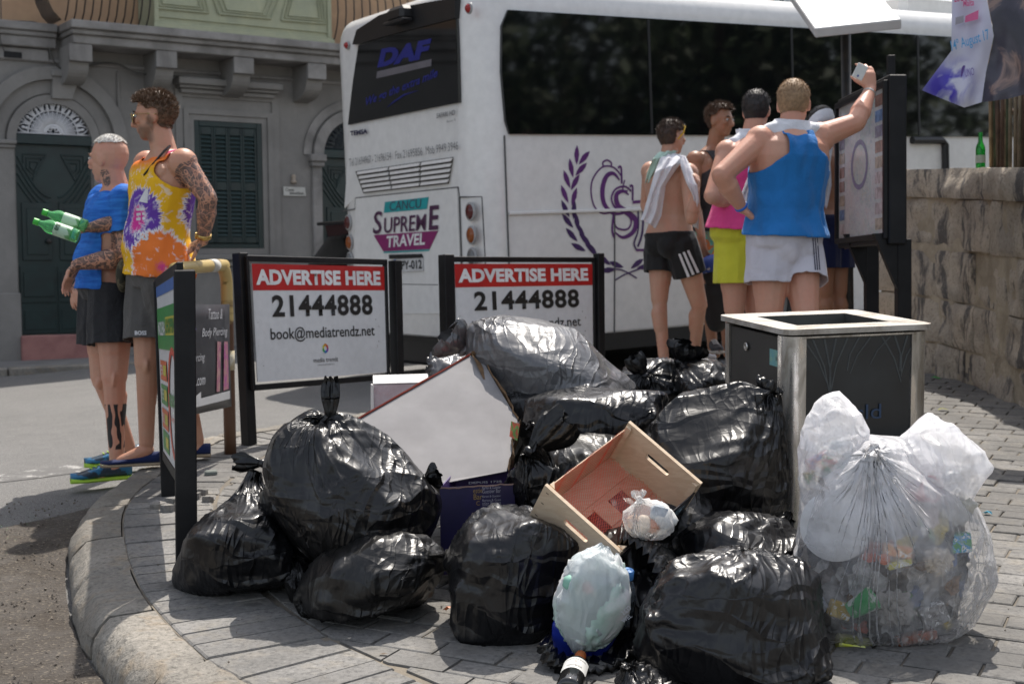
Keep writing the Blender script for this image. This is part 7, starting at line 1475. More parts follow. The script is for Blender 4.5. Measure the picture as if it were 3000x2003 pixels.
class Person:
    def __init__(s, label, J, fw, hf, skin, scale=1.0, vox=.007, hu=(0, 0, 1), build=1.0, fist=(), hands=None, group=None, belly=0):
        s.J = J = {k: (PW(*v) if len(v) == 3 else V(v)) for k, v in J.items()}; s.k = scale; k = scale; B = build; s.B = B; s.fw = fw = V(fw).normalized(); s.vox = vox
        s.T = thing('person', label, 'person', V(((J['anL'].x+J['anR'].x)/2, (J['anL'].y+J['anR'].y)/2, min(J['anL'].z, J['anR'].z)-.08)), group)
        pel, nb = J['pel'], J['nb']; s.up = up = (nb-pel).normalized(); L = (nb-pel).length; s.L = L
        lat = (J['shR']-J['shL']).normalized(); lat = (lat-up*lat.dot(up)).normalized(); s.lat = lat; fw = (fw-up*fw.dot(up)); fw = (fw-lat*fw.dot(lat)).normalized(); fw = fw if fw.dot(s.fw) > 0 else -fw; s.fw = fw
        hl = (J['hiR']-J['hiL']).normalized(); s.hl = hl
        s.secs = [(-.16, .125, .09, 0), (-.06, .165, .118, -.005), (.04, .172, .122, -.01), (.16, .158, .108+belly*.8, .0+belly*.5), (.28, .146, .102+belly, .004+belly*.6), (.44, .156, .108+belly*.5, .004), (.60, .172, .120, .0), (.76, .178, .124, -.006), (.88, .165, .108, -.012), (.96, .115, .082, -.012), (1.03, .062, .062, -.004)]
        P = [s.torso(0)]
        P.append(capsule(nb-up*.02*k-fw*.005, .066*k, J['head']-up*.03*k-s_hf(hf)*.015*k, .056*k))
        for S in 'LR':
            sh, el, wr, hi, kn, an = (J[x+S] for x in ('sh', 'el', 'wr', 'hi', 'kn', 'an')); ud = (el-sh).normalized(); fd = (wr-el).normalized()
            P += [capsule(nb-up*.045*k-fw*.012, .045*k, sh-up*.01*k, .052*k*B), ellip(sh-up*.006*k, lat*.066*k*B, fw*.066*k*B, up*.068*k*B), capsule(sh, .056*k*B, el, .042*k*B), capsule(sh*.6+el*.4+fw*.004, .040*k*B, sh*.35+el*.65+fw*.008, .043*k*B),
                  capsule(el, .043*k*B, el*.55+wr*.45, .040*k*B), capsule(el*.7+wr*.3, .046*k*B, wr, .027*k)]
            P += [ellip((sh*.45+s.tp(.74)*.55)+fw*.075*k, lat*.075*k, up*.055*k, fw*.035*k), ellip((sh*.5+s.tp(.68)*.5)-fw*.06*k, lat*.07*k, up*.09*k, fw*.035*k)]
            td = (kn-hi).normalized(); cd_ = (an-kn).normalized(); 
            kf = (td-cd_); kf = kf.normalized() if kf.length > .08 else fw
            if kf.dot(fw) < 0: kf = fw
            P += [capsule(hi+up*.02, .094*k*B, kn, .055*k*B), capsule(hi*.7+kn*.3+kf*.012, .082*k*B, hi*.3+kn*.7+kf*.006, .066*k*B), ellip(kn+kf*.012*k, lat*.046*k, up*.055*k, kf*.046*k), capsule(kn, .050*k*B, an, .036*k), capsule(kn*.80+an*.20-kf*.018*k, .050*k*B, kn*.52+an*.48-kf*.012*k, .042*k*B)]
            P.append(ellip(hi*.6+pel*.4-fw*.065*k-up*.015*k, lat*.082*k, up*.095*k, fw*.075*k))
            to = J['to'+S]; P.append(capsule(an-V((0, 0, .03*k)), .036*k, an*.45+to*.55-V((0, 0, .02*k)), .030*k))
        for S in 'LR':
            if hands and hands.get(S): h5 = hands[S]; P += hand(J['wr'+S], h5[0], h5[1], h5[2], k*h5[3], h5[4])
            else: P += hand(J['wr'+S], (J['wr'+S]-J['el'+S]).normalized(), fw.cross((J['wr'+S]-J['el'+S])).normalized(), .5, k, 1 if S == 'L' else -1)
        s.head(P, hf, hu); s.P, s.F = fuse(P, vox, 3)
        s.paint = np.zeros((len(s.P), 4)); s.paint[:, 3] = 1; s.skin = skin
    def tp(s, t): return s.J['pel']+s.up*s.L*t
    def torso(s, off, t0=-.2, t1=1.2, extra=None):
        k = s.k; sec = []
        for (t, w, d, o) in s.secs:
            if t < t0 or t > t1: continue
            u = min(1, max(0, t)); X = (s.hl*(1-u)+s.lat*u).normalized(); w2, d2 = (w*k*s.B+off, d*k*s.B+off)
            if extra: w2 += extra(t); d2 += extra(t)
            sec.append((s.tp(t)+s.fw*o*k, X*w2, s.fw*d2))
        return loft(sec)
    def head(s, P, hf, hu):
        k = s.k; c = s.J['head']; f = V(hf).normalized(); u = V(hu); u = (u-f*u.dot(f)).normalized(); r = f.cross(u); s.hc, s.hf, s.hu, s.hr = c, f, u, r; s.hk = k
        P += [ellip(c+u*.022*k-f*.012*k, r*.076*k, f*.096*k, u*.094*k), ellip(c-u*.030*k+f*.022*k, r*.060*k, f*.066*k, u*.078*k), ellip(c-u*.082*k+f*.056*k, r*.030*k, f*.028*k, u*.026*k), ellip(c-u*.045*k-f*.0*k, r*.062*k, f*.05*k, u*.05*k),
              capsule(c+u*.014*k+f*.086*k, .009*k, c-u*.026*k+f*.108*k, .0135*k), ellip(c-u*.030*k+f*.094*k, r*.017*k, f*.014*k, u*.010*k), ellip(c+u*.026*k+f*.074*k, r*.050*k, f*.016*k, u*.013*k), ellip(c-u*.052*k+f*.084*k, r*.024*k, f*.011*k, u*.007*k), ellip(c-u*.063*k+f*.080*k, r*.021*k, f*.012*k, u*.007*k)]
        for g in (-1, 1): P += [ellip(c-u*.008*k+r*.074*k*g-f*.010*k, r*.008*k+f*-.004*k*1, f*.020*k, u*.033*k), ellip(c-u*.012*k+r*.04*k*g+f*.072*k, r*.02*k, f*.016*k, u*.018*k)]
    def loc(s, P_=None):
        d = (s.P if P_ is None else P_)-np.array(s.hc); return d@np.array(s.hf)/s.hk, d@np.array(s.hr)/s.hk, d@np.array(s.hu)/s.hk
    def done(s):
        o = npmesh('body', s.P, s.F, s.skin, s.T, True); a = o.data.color_attributes.new('paint', 'FLOAT_COLOR', 'POINT'); a.data.foreach_set('color', s.paint.ravel()); s.body = o
        return s
    def tattoo(s, segs, ch=0):
        for a, b, r, t0, t1 in segs:
            d, t = segd(s.P, a, b); jt = t+vnoise(s.P, 22, 4)*.10; m = (d < r) & ((jt > t0) | (t0 <= 0)) & ((jt < t1) | (t1 >= .98)); s.paint[m, ch] = 1
    def eyes(s):
        for g in (-1, 1):
            p = s.hc+s.hu*.010*s.hk+s.hr*.033*g*s.hk+s.hf*.082*s.hk; q = ellip(p, s.hr*.013, s.hf*.010, s.hu*.008, 12, 8); npmesh('eye', q.v, q.f, mt('eye_white', (.6, .58, .56), .3), s.body, True)
            q = ellip(p+s.hf*.007, s.hr*.0055, s.hf*.004, s.hu*.0055, 10, 6); npmesh('iris', q.v, q.f, mt('eye_dark', (.04, .025, .015), .2), s.body, True)
            q = MB(); q.tube([p+s.hu*.021-s.hr*.018*g+s.hf*.004, p+s.hu*.025+s.hf*.007, p+s.hu*.019+s.hr*.020*g-s.hf*.006], [.003, .004, .002], 6); npmesh('eyebrow', q.v, q.f, mt('brow_dark', (.05, .03, .02), .9), s.body, True)
    def hair(s, m, thick, line, rough=.3, strands=0, seed=1, sl=.03, quiff=0, name='hair'):
        f, r, u = s.loc(); uj = u+vnoise(s.P, 75, 5)*.007; keep = np.array([line(a, b, c) for a, b, c in zip(f, r, uj)]) & (np.abs(f) < .2) & (np.abs(r) < .2) & (u < .2) & (u > -.12)
        P2, F2 = subset(s.P, s.F, keep)
        if not len(P2): return
        N_ = vnormals(P2, F2); f, r, u = s.loc(P2); th = thick*(.35+.65*np.clip((u+.03)/.09, 0, 1)); n = vnoise(P2, 60, seed)*rough+vnoise(P2, 130, seed+1)*rough*.7
        Q = P2+N_*(th*(1+n)+.0015)[:, None]; q_ = quiff*np.clip((f-.0)/.08, 0, 1)*np.clip((u-.03)/.05, 0, 1); Q = Q+np.outer(q_, np.array(s.hu)*.8+np.array(s.hf)*.45)
        o = npmesh(name, Q, F2, m, s.T, True)
        if strands:
            rs = np.random.RandomState(seed); idx = rs.randint(0, len(Q), strands); b = Q[idx]; nn = N_[idx]; fr, rr_, ur = f[idx], r[idx], u[idx]; L = sl*rs.uniform(.5, 1.2, strands)*(.35+.65*np.clip((ur+.02)/.08, 0, 1))
            d = nn*.8+rs.normal(size=(strands, 3))*.45+np.array(s.hu)*.35; d /= np.linalg.norm(d, axis=1)[:, None]; sd_ = np.cross(d, rs.normal(size=(strands, 3))); sd_ /= np.linalg.norm(sd_, axis=1)[:, None]; w = .0022
            P3 = np.stack([b-sd_*w-nn*.004, b+sd_*w-nn*.004, b+d*L[:, None]*.6+sd_*w*.6, b+d*L[:, None]], 1).reshape(-1, 3); st = npmesh('strands', P3, (np.arange(4*strands).reshape(-1, 4)).tolist(), m, o, False); st['kind'] = 'stuff'
        return o
    def garment(s, name, m, prims, keep, wr=.006, wf=11, seed=1, vox=None, folds=None, label=None):
        P_, F4 = fuse(prims, vox or s.vox, 2); K = keep(P_); P2, F2 = subset(P_, F4, K); N_ = vnormals(P2, F2); st = np.array([1, 1, .45])
        n = np.abs(vnoise(P2*st, wf, seed))*-1+vnoise(P2*st, wf*2.3, seed+1)*.4
        if folds is not None: n = n+folds(P2)
        P2 = P2+N_*(n*wr)[:, None]; o = npmesh(name, P2, F2, m, s.T, True); sm = o.modifiers.new('thickness', 'SOLIDIFY'); sm.thickness = .004; sm.offset = 0
        if label: o['label'] = label
        return o
    def top(s, m, hem, sleeve=0, off=.012, flare=.0, armr=.088, neckr=.078, neckt=.90, seed=1, wr=.008, vneck=0, folds=None, bunch=None):
        J, k = s.J, s.k; ex = lambda t: flare*max(0, .45-t); P = [s.torso(off, hem-.25, 1.0, ex)]; up = np.array(s.up); pel = np.array(J['pel']); fw = np.array(s.fw)
        for S in 'LR':
            P += [capsule(J['nb']-s.up*.045*k-s.fw*.012, .045*k+off*.8, J['sh'+S]-s.up*.008, .054*k*s.B+off*.8)]
            P += [ellip((J['sh'+S]*.45+s.tp(.74)*.55)+s.fw*.075*k, s.lat*(.075*k+off), s.up*(.055*k+off), s.fw*(.035*k+off)), ellip((J['sh'+S]*.5+s.tp(.68)*.5)-s.fw*.06*k, s.lat*(.07*k+off), s.up*(.09*k+off), s.fw*(.035*k+off))]
            if sleeve: P += [ellip(J['sh'+S]-s.up*.006, s.lat*(.068*k*s.B+off), s.fw*(.068*k*s.B+off), s.up*(.070*k*s.B+off)), capsule(J['sh'+S], .058*k*s.B+off, J['sh'+S]*(1-sleeve)+J['el'+S]*sleeve, .052*k*s.B+off*1.5)]
        def keep(P_):
            t = (P_-pel)@up/s.L; K = t > hem; nb = np.array(J['nb']); d = P_-nb; ax = np.linalg.norm(d-np.outer(d@up, up), axis=1); fr = (d@fw); K &= ~((ax < neckr+vneck*np.clip(fr, 0, .1)) & (t > neckt-vneck*1.5*np.clip(fr/.1, 0, 1)))
            for S in 'LR':
                sh = np.array(J['sh'+S]); el = np.array(J['el'+S]); c = np.array(s.tp(.9)); od = sh-c; od = od-up*(od@up); od /= np.linalg.norm(od)
                if sleeve: a = el-sh; l = np.linalg.norm(a); a = a/l; tt = (P_-sh)@a/l; dd = np.linalg.norm(P_-sh-np.outer((P_-sh)@a, a), axis=1); K &= ~((tt > sleeve-.03) & (dd < .12))
                else:
                    out = (P_-sh)@od; vv = (P_-sh)@up; cut = -.052*s.k-(armr-.088)*.8+1.15*np.clip(-vv-.055, 0, .3); K &= ~((out > cut) & (vv > -.30))
            return K
        return s.garment('vest' if not sleeve else 't_shirt', m, P, keep, wr, 9, seed, folds=folds)
    def shorts(s, m, top_t=.08, leg=.55, off=.018, flare=.02, seed=2, wr=.008, name='shorts'):
        J, k = s.J, s.k; P = [s.torso(off, -.2, .30)]; up = np.array(s.up); pel = np.array(J['pel'])
        for S in 'LR':
            a, b = J['hi'+S], J['kn'+S]; e = a*(1-leg-.12)+b*(leg+.12); P += [capsule(a+s.up*.02, .094*k*s.B+off, e, .074*k*s.B+off+flare), ellip(a*.6+J['pel']*.4-s.fw*.065*k-s.up*.015, s.lat*(.082*k+off), s.up*(.095*k+off), s.fw*(.075*k+off))]
        def keep(P_):
            K = ((P_-pel)@up/s.L) < top_t; ds = []
            for S in 'LR': ds.append(segd(P_, J['hi'+S], J['kn'+S])[0])
            for i, S in enumerate('LR'):
                a = np.array(J['hi'+S]); b = np.array(J['kn'+S]); t = (P_-a)@(b-a)/((b-a)@(b-a)); K &= ~((t > leg) & (ds[i] <= ds[1-i]+.001))
            return K
        return s.garment(name, m, P, keep, wr, 10, seed)
    def shoe(s, S, mu, ms, mode='trainer', label=None):
        an, to = s.J['an'+S], s.J['to'+S]; d = to-an; d.z = 0; gz_ = min(an.z-.085*s.k, to.z); dn = d.normalized(); r = dn.cross(V((0, 0, 1))); L = .285*s.k; heel = V((an.x, an.y, 0))-dn*.065*s.k; z0 = to.z-.0; sl = (to.z-(an.z-.085*s.k))
        f = lambda a, b, c: heel+dn*a*L+r*b*s.k+V((0, 0, z0+c*s.k))
        outl = [(0, .028), (.1, .036), (.3, .034), (.5, .038), (.7, .049), (.85, .045), (.95, .032), (1, .012)]
        def sec(top, grow, h0): return [(f(a, 0, (h0+top(a))/2), r*(w+grow)*s.k, V((0, 0, max(.002, (top(a)-h0)/2*s.k)))) for a, w in outl]
        th = .022 if mode == 'trainer' else .018; q = loft(sec(lambda a: th+.006*(1 if a > .9 else 0), .003, 0)); sole = npmesh('shoe', q.v, q.f, ms, s.T, True); sole.data.set_sharp_from_angle(angle=rad(45))
        hgt = (lambda a: .098-.02*a if a < .25 else max(.044, .098-.085*(a-.2)*1.0)) if mode == 'trainer' else (lambda a: .062 if a < .2 else max(.028, .066-.05*a))
        q = loft([(f(a, 0, (th+hgt(a))/2), r*(w-.002)*s.k, V((0, 0, (hgt(a)-th+.012)/2*s.k))) for a, w in outl]); up_ = npmesh('upper', q.v, q.f, mu, sole, True)
        if mode == 'trainer':
            q = MB()
            for i in range(5): a = .36+i*.075; q.tube([f(a, -.022, hgt(a)*.97+.008), f(a+.02, 0, hgt(a)+.012), f(a, .022, hgt(a)*.97+.008)], .003, 5)
            npmesh('laces', q.v, q.f, mt('lace_'+('lime' if label else 'white'), (.45, .7, .05) if label else (.6, .6, .6), .6), sole, True)['kind'] = 'stuff'
        return sole
def s_hf(v): return V(v).normalized()
def hand(w, d, n, curl, k, sgn):
    """palm, four fingers and a thumb; d along the hand, n out of the back of the hand"""
    w = V(w); d = V(d).normalized(); n = V(n); n = (n-d*n.dot(d)).normalized(); r = d.cross(n)*sgn; P = [loft([(w-d*.01*k, r*.026*k, n*.019*k), (w+d*.03*k, r*.036*k, n*.017*k), (w+d*.075*k, r*.041*k, n*.015*k), (w+d*.088*k, r*.038*k, n*.010*k)], 14)]
    for i, (o, L) in enumerate(((.031, .072), (.0105, .080), (-.0105, .074), (-.031, .058))):
        b = w+d*.080*k+r*o*k; sp = r*(o*.9); a = (d+sp*1.8).normalized(); p = b; c = curl*(1+.12*i)
        for seg, fr in enumerate((.45, .32, .23)):
            ang_ = c*(.35+.5*seg); dd = (a*math.cos(ang_)-n*math.sin(ang_)).normalized(); q = p+dd*L*fr*k; P.append(capsule(p, (.0088-.0006*seg)*k, q, (.0082-.0008*seg)*k, 8)); p = q
    b = w+d*.025*k+r*.030*k; a1 = (d*.6+r*.75-n*.25).normalized(); p1 = b+a1*.042*k; a2 = (d*.85+r*.35-n*(.3+.4*curl)).normalized(); P += [capsule(b, .012*k, p1, .0105*k, 8), capsule(p1, .010*k, p1+a2*.032*k, .0085*k, 8)]
    return P
def decal(obj, polys, m, name='print', lift=.004, sub=1, par=None):
    dg = bpy.context.evaluated_depsgraph_get(); me = obj.data; P_ = np.empty(len(me.vertices)*3); me.vertices.foreach_get('co', P_); P_ = P_.reshape(-1, 3)+np.array(org(obj)); bv = BVHTree.FromPolygons(P_.tolist(), [tuple(p.vertices) for p in me.polygons]); q = MB()
    for (pts, fs) in polys:
        W_ = []
        for (x, y) in pts:
            r = ray(x*1.2777, y*1.2777).normalized(); h = bv.ray_cast(CAM, r); W_.append((h[0]-r*lift) if h[0] is not None else None)
        ok = [f for f in fs if all(W_[i] is not None for i in f) and max((W_[a]-W_[b]).length for a in f for b in f) < .12]
        q.add([w or CAM for w in W_], ok)
    used = sorted({i for f in q.f for i in f}); mp = {i: k for k, i in enumerate(used)}
    if not used: return None
    return npmesh(name, [q.v[i] for i in used], [tuple(mp[i] for i in f) for f in q.f], m, par or obj, False)
def gridquad(a, b, c, d, n=6, m=2):
    pts = [((a[0]*(1-u)+b[0]*u)*(1-v)+(d[0]*(1-u)+c[0]*u)*v, (a[1]*(1-u)+b[1]*u)*(1-v)+(d[1]*(1-u)+c[1]*u)*v) for v in np.linspace(0, 1, n+1) for u in np.linspace(0, 1, m+1)]
    return pts, [(j*(m+1)+i, j*(m+1)+i+1, (j+1)*(m+1)+i+1, (j+1)*(m+1)+i) for j in range(n) for i in range(m)]
def decal_text(obj, s, x, y, w, h, ang_, m, bold=0, shear=0):
    c = bpy.data.curves.new('t', 'FONT'); c.body = s; c.offset = bold; c.shear = shear; c.resolution_u = 2; c.fill_mode = 'FRONT'; o = bpy.data.objects.new('t', c); COL.objects.link(o); bpy.context.view_layer.update(); me = bpy.data.meshes.new_from_object(o.evaluated_get(bpy.context.evaluated_depsgraph_get())); bpy.data.objects.remove(o); bpy.data.curves.remove(c)
    P_ = np.array([list(v.co) for v in me.vertices]); lo, hi = P_.min(0), P_.max(0); fs = [tuple(p.vertices) for p in me.polygons]; bpy.data.meshes.remove(me); ca, sa = math.cos(ang_), math.sin(ang_); pts = []
    for p in P_: u = (p[0]-lo[0])/(hi[0]-lo[0])*w; v = -(p[1]-lo[1])/(hi[1]-lo[1])*h; pts.append((x+u*ca-v*sa, y+u*sa+v*ca))
    return decal(obj, [(pts, fs)], m, 'lettering')
def rows_sheet(rows, name, m, parent=None, nu=14, nv=30, fold=.012, th=.008, bulge=.03, seed=1, label=None, cat='towel', group=None):
    """rows: (xl, yl, xr, yr, depth) from top to bottom"""
    R = np.array(rows, float); q = MB(); rs = random.Random(seed); ph = rs.uniform(0, 6)
    def fn(u, v):
        x = v*(len(R)-1); i = min(int(x), len(R)-2); f = x-i; f = f*f*(3-2*f); r = R[i]*(1-f)+R[i+1]*f; p = PW(r[0]*(1-u)+r[2]*u, r[1]*(1-u)+r[3]*u, r[4]); e = (2*u-1)
        return p+F_*(bulge*e*e+fold*math.sin(u*13+ph+v*2)*(.4+v)+fold*.5*math.sin(u*29+v*5+ph))+V((0, 0, .004*math.sin(u*20+v*11)))
    q.sheet(fn, nu, nv, F_*th); o = q.build(name, m, parent, True, own=parent is None)
    if parent is None: tag(o, label, cat, group)
    return o
def neck_towel(pts, name, m, label, r=.035, seed=1, flat_=1.0):
    q = MB(); C = catmull([PW(*p) for p in pts], 6); q.tube(C, [r*(.45+.55*math.sin(math.pi*i/(len(C)-1))**.6) for i in range(len(C))], 22, True, flat_); P_ = np.array([list(v) for v in q.v]); P_ += (vnoise(P_, 14, seed)*.022)[:, None]*np.array([.5, .5, 1]); P_ += (np.abs(vnoise(P_*np.array([1, 1, 2.2]), 22, seed+1))*-.014)[:, None]*np.array([.3, -.6, 1]); o = npmesh(name, P_, q.f, m, None, True, own=True); return tag(o, label, 'towel')
M_TOW = cloth('white_towelling', (.74, .74, .78), .95); M_TOWM = cloth('mint_towelling', (.50, .68, .58), .95)
def collar(s, m, label, seed):
    J, k = s.J, s.k; up = np.array(s.up); nb = np.array(J['nb']); P = [capsule(J['nb']-s.up*.03*k, .088*k, J['nb']+s.up*.075*k+s.fw*.015, .080*k)]
    for S in 'LR': e = J['nb']*.35+J['sh'+S]*.65; P += [capsule(J['nb']-s.up*.010*k-s.fw*.012, .075*k, e+s.up*.010, .062*k), capsule(e+s.up*.010, .062*k, e+s.fw*.12*k-s.up*.06, .045*k)]
    P_, F4 = fuse(P, .008, 3); d = P_-nb; h = d@up; ax = np.linalg.norm(d-np.outer(h, up), axis=1); P2, F2 = subset(P_, F4, ~((h > .052*k) & (ax < .12)) & (h > -.075*k)); N_ = vnormals(P2, F2); st = np.array([1, 1, 2.6])
    P2 = P2+N_*(np.abs(vnoise(P2*st, 13, seed))*-.020+vnoise(P2, 30, seed+1)*.004)[:, None]; o = npmesh('towel', P2, F2, m, None, True, own=True); sm = o.modifiers.new('thickness', 'SOLIDIFY'); sm.thickness = .012; sm.offset = 0; return tag(o, label, 'towel')
fadeline = lambda f, r, u: (u > -.055 if f < -.03 else u > (-.055+(f+.03)*2.1 if f < .03 else .07)) and not (abs(r) > .066 and -.03 < f < .014 and u < .035)
# ---------------------------------------------------------------- man in the tie dye vest
SK1 = skinmat('tanned_skin', (.50, .27, .175)); SK2 = skinmat('ruddy_skin', (.55, .30, .21)); SK3 = skinmat('light_tan_skin', (.50, .29, .20)); SK4 = skinmat('brown_tan_skin', (.34, .18, .11))
hdir = V((-.75, -.15, -.62))
m1 = Person('bearded man in sunglasses and a tie dye vest leaning on the rusty hoop', dict(head=(354, 268, 6.86), nb=(378, 352, 6.86), pel=(362, 618, 6.90), shL=(420, 372, 6.72), shR=(338, 376, 7.02), elL=(477, 455, 6.70), wrL=(466, 552, 6.80), elR=(292, 505, 7.10), wrR=(208, 522, 7.02),
     hiL=(378, 640, 6.82), hiR=(345, 640, 6.98), knR=(336, 838, 6.92), anR=(336, 1018, 6.93), toR=(232, 1072, 6.88), knL=(412, 838, 7.05), anL=(452, 1012, 7.12), toL=(372, 1050, 7.1)), (-.93, -.36, 0), (-.97, .02, -.12), SK1, 1.0, .0058, build=1.07, belly=.02,
     hands={'L': (PW(395, 604, 6.86)-PW(466, 560, 6.80), (-.1, -.55, .8), .35, 1.0, -1), 'R': ((-.98, -.08, -.18), (.1, .4, -.9), .9, 1.0, 1)})
m1.tattoo([(m1.J['shL'], m1.J['elL'], .075, .12, 1), (m1.J['elL'], m1.J['wrL'], .07, 0, .98), (m1.J['elR'], m1.J['wrR'], .06, .25, 1)]); m1.tattoo([(PW(395, 360, 6.8), PW(392, 375, 6.8), .035, -1, 2)])
f, r, u = m1.loc(); jw = vnoise(m1.P, 40, 3)*.008; bd = np.clip((-.030-u+jw-(f > .02)*(.0))/.022, 0, 1)*np.clip((f+.004+jw)/.022, 0, 1)*np.clip((u+.135)/.02, 0, 1); sb_ = np.clip((.030-abs(f-.006)*1.0-abs(u+.035)*.5+jw)/.012, 0, 1)*(abs(r) > .045); lp_ = np.clip(1-np.hypot((u+.056)/.012, r/.026), 0, 1)*(f > .06); m1.paint[:, 2] = np.clip(np.maximum(bd, sb_)*.9-lp_*1.5, 0, 1)
m1.done(); m1.eyes()
M_HBR = mt('brown_hair', (.10, .055, .03), .6, c2=(.18, .11, .065), sc=60, coord='World'); m1.hair(M_HBR, .011, lambda f, r, u: (u > -.07 if f < -.035 else u > (-.07+(f+.035)*1.9 if f < .03 else .060+max(0, f-.03)*.1)) and not (abs(r) > .062 and -.035 < f < .014 and u < .03), .35, 4200, 3, .020, .026)
t = NT('tie_dye'); pos = t.n('NewGeometry').outputs['Position']
def burst(c):
    sb = t.n('VectorMath', operation='SUBTRACT'); t.l(pos, sb.inputs[0]); sb.inputs[1].default_value = c; ln = t.n('VectorMath', operation='LENGTH'); t.l(sb.outputs[0], ln.inputs[0]); nr = t.n('VectorMath', operation='NORMALIZE'); t.l(sb.outputs[0], nr.inputs[0])
    n = t.noise(nr.outputs[0], 9, 3, .4); n2 = t.noise(nr.outputs[0], 26, 2); a = t.n('Math', operation='MULTIPLY_ADD'); t.l(n, a.inputs[0]); a.inputs[1].default_value = .07; t.l(ln.outputs['Value'], a.inputs[2]); b = t.n('Math', operation='MULTIPLY_ADD'); t.l(n2, b.inputs[0]); b.inputs[1].default_value = .07; t.l(a.outputs[0], b.inputs[2]); return b.outputs[0]
Wt = (.74, .72, .76); Ye = (.80, .45, .02); Pu = (.13, .05, .34); Or = (.80, .20, .04); Mg = (.60, .04, .28)
cA = PW(300, 500, 6.72); cB = PW(470, 480, 6.85); cC = PW(370, 612, 6.68)
b1 = burst(cA); b2 = burst(cB); b3 = burst(cC)
colA = t.ramp(b1, [(.0, Mg), (.135, Mg), (.14, Wt), (.15, Pu), (.215, Pu), (.222, Wt), (.232, Ye), (.44, Ye), (.45, Wt), (.46, Or)]); colB = t.ramp(b2, [(0, Mg), (.10, Mg), (.105, Wt), (.115, Pu), (.185, Pu), (.195, Wt)]); mB = t.ramp(b2, [(.205, 1.), (.212, 0.)]); colC = t.ramp(b3, [(0, Mg), (.085, Mg), (.10, Or), (.235, Or), (.243, Wt)]); mC = t.ramp(b3, [(.25, 1.), (.258, 0.)])
c = t.mix(mB, colA, colB); c = t.mix(mC, c, colC); c2_ = t.ramp(t.noise(t.coord('World'), 22, 5, 1), [(.56, 0.), (.63, .55)]); c = t.mix(c2_, c, Wt); zz = t.n('SeparateXYZ'); t.l(pos, zz.inputs[0]); zt0 = PW(380, 345, 6.8).z
sx_ = t.n('Math', operation='SUBTRACT'); sx_.inputs[0].default_value = zt0; t.l(zz.outputs[2], sx_.inputs[1]); k = t.ramp(sx_.outputs[0], [(.0, 1.), (.05, 1.), (.10, 0.)]); c = t.mix(k, c, t.ramp(sx_.outputs[0], [(.0, Mg), (.03, Or)])); t.col(c); M_TD = t.done(.85, 0, t.bump(t.noise(t.coord('World'), 8, 4), .012, .6), .2)
v1 = m1.top(M_TD, -.06, off=.016, flare=.05, armr=.10, neckr=.080, neckt=.90, wr=.017, vneck=.25)
q = MB(); 
M_WPR = mt('white_shirt_print', (.72, .72, .74), .6); decal_text(v1, 'das', 306, 548, 34, 22, .12, M_WPR, .04)
for i in range(3): decal(v1, [gridquad((308, 478+i*11), (332, 476+i*11), (332, 482+i*11), (308, 484+i*11), 2, 5)], M_WPR, 'stripe')
decal(v1, [gridquad((318, 462), (334, 432), (340, 434), (338, 466), 6, 3)], M_WPR, 'leaf_print')
s1 = m1.shorts(cloth('grey_shorts', (.105, .10, .095)), .05, .72, off=.022, flare=.02); decal_text(s1, 'BOSS', 309, 768, 27, 10, 0, M_WPR, .04)
q = MB(); q.tube([PW(313, 650, 6.76), PW(312, 700, 6.76), PW(316, 760, 6.78)], .003, 5)
# waist strings, strap, watch, glasses, shoes
M_GOLDW = mt('gold_watch', (.62, .42, .14), .25, .8, c2=(.4, .26, .08), sc=80); w_ = m1.J['wrL']*.88+m1.J['elL']*.12; ax = (m1.J['wrL']-m1.J['elL']).normalized(); q = MB(); q.lathe(w_-ax*.011, ax, [(0, .033), (.002, .037), (.020, .037), (.022, .033)], 26); wt_ = npmesh('watch', q.v, q.f, M_GOLDW, m1.T, True); q = MB(); q.lathe(w_-R_*.034, -R_-F_*.3, [(0, .017), (.006, .017), (.008, .013), (.008, .001)], 18); npmesh('watch_face', q.v, q.f, M_GOLDW, wt_, True)
hc, hf_, hu_, hr_ = m1.hc, m1.hf, m1.hu, m1.hr; M_LENS = mt('brown_sunglass_lens', (.02, .012, .008), .05, spec=.8); M_GF = mt('gold_frame', (.5, .36, .16), .25, .8)
q = MB()
for g in (-1, 1):
    c = hc+hu_*.006+hf_*.099+hr_*.034*g; vs = [c+hr_*.030*math.cos(a)+hu_*(.025*math.sin(a)-.004)-hf_*.010*math.cos(a)*g*1.0 for a in np.linspace(0, 6.283, 19)[:-1]]; ln_ = npmesh('lens', vs, [tuple(range(18))], M_LENS, None, False); q.tube(vs+[vs[0]], .0016, 5)
    e = hc+hr_*.064*g; q.tube([c+hr_*.030*g+hu_*.010, e+hf_*.070+hu_*.014+hr_*.004*g, e+hf_*.0+hu_*.008+hr_*.012*g], .0018, 5); q.tube([e-hf_*.03+hu_*.0+hr_*.012*g, e+hf_*.012+hu_*.008+hr_*.014*g], .0035, 5)
    ln_.parent = m1.T; ln_.location = -org(m1.T); ORG[ln_.name] = V((0, 0, 0))
q.tube([hc+hu_*.012+hf_*.104-hr_*.008, hc+hu_*.015+hf_*.107, hc+hu_*.012+hf_*.104+hr_*.008], .0016, 5); sg = npmesh('sunglasses', q.v, q.f, M_GF, m1.T, True)
for o in [x for x in COL.objects if x.name.startswith('lens') and x.parent == m1.T]: o.parent = sg
M_NVY = cloth('navy_canvas', (.012, .022, .085)); M_ROPE = mt('jute_sole', (.42, .33, .22), .9, c2=(.3, .22, .14), sc=120, bump=.003, bsc=200); 
for S in 'LR': m1.shoe(S, M_NVY, M_ROPE, 'espadrille')
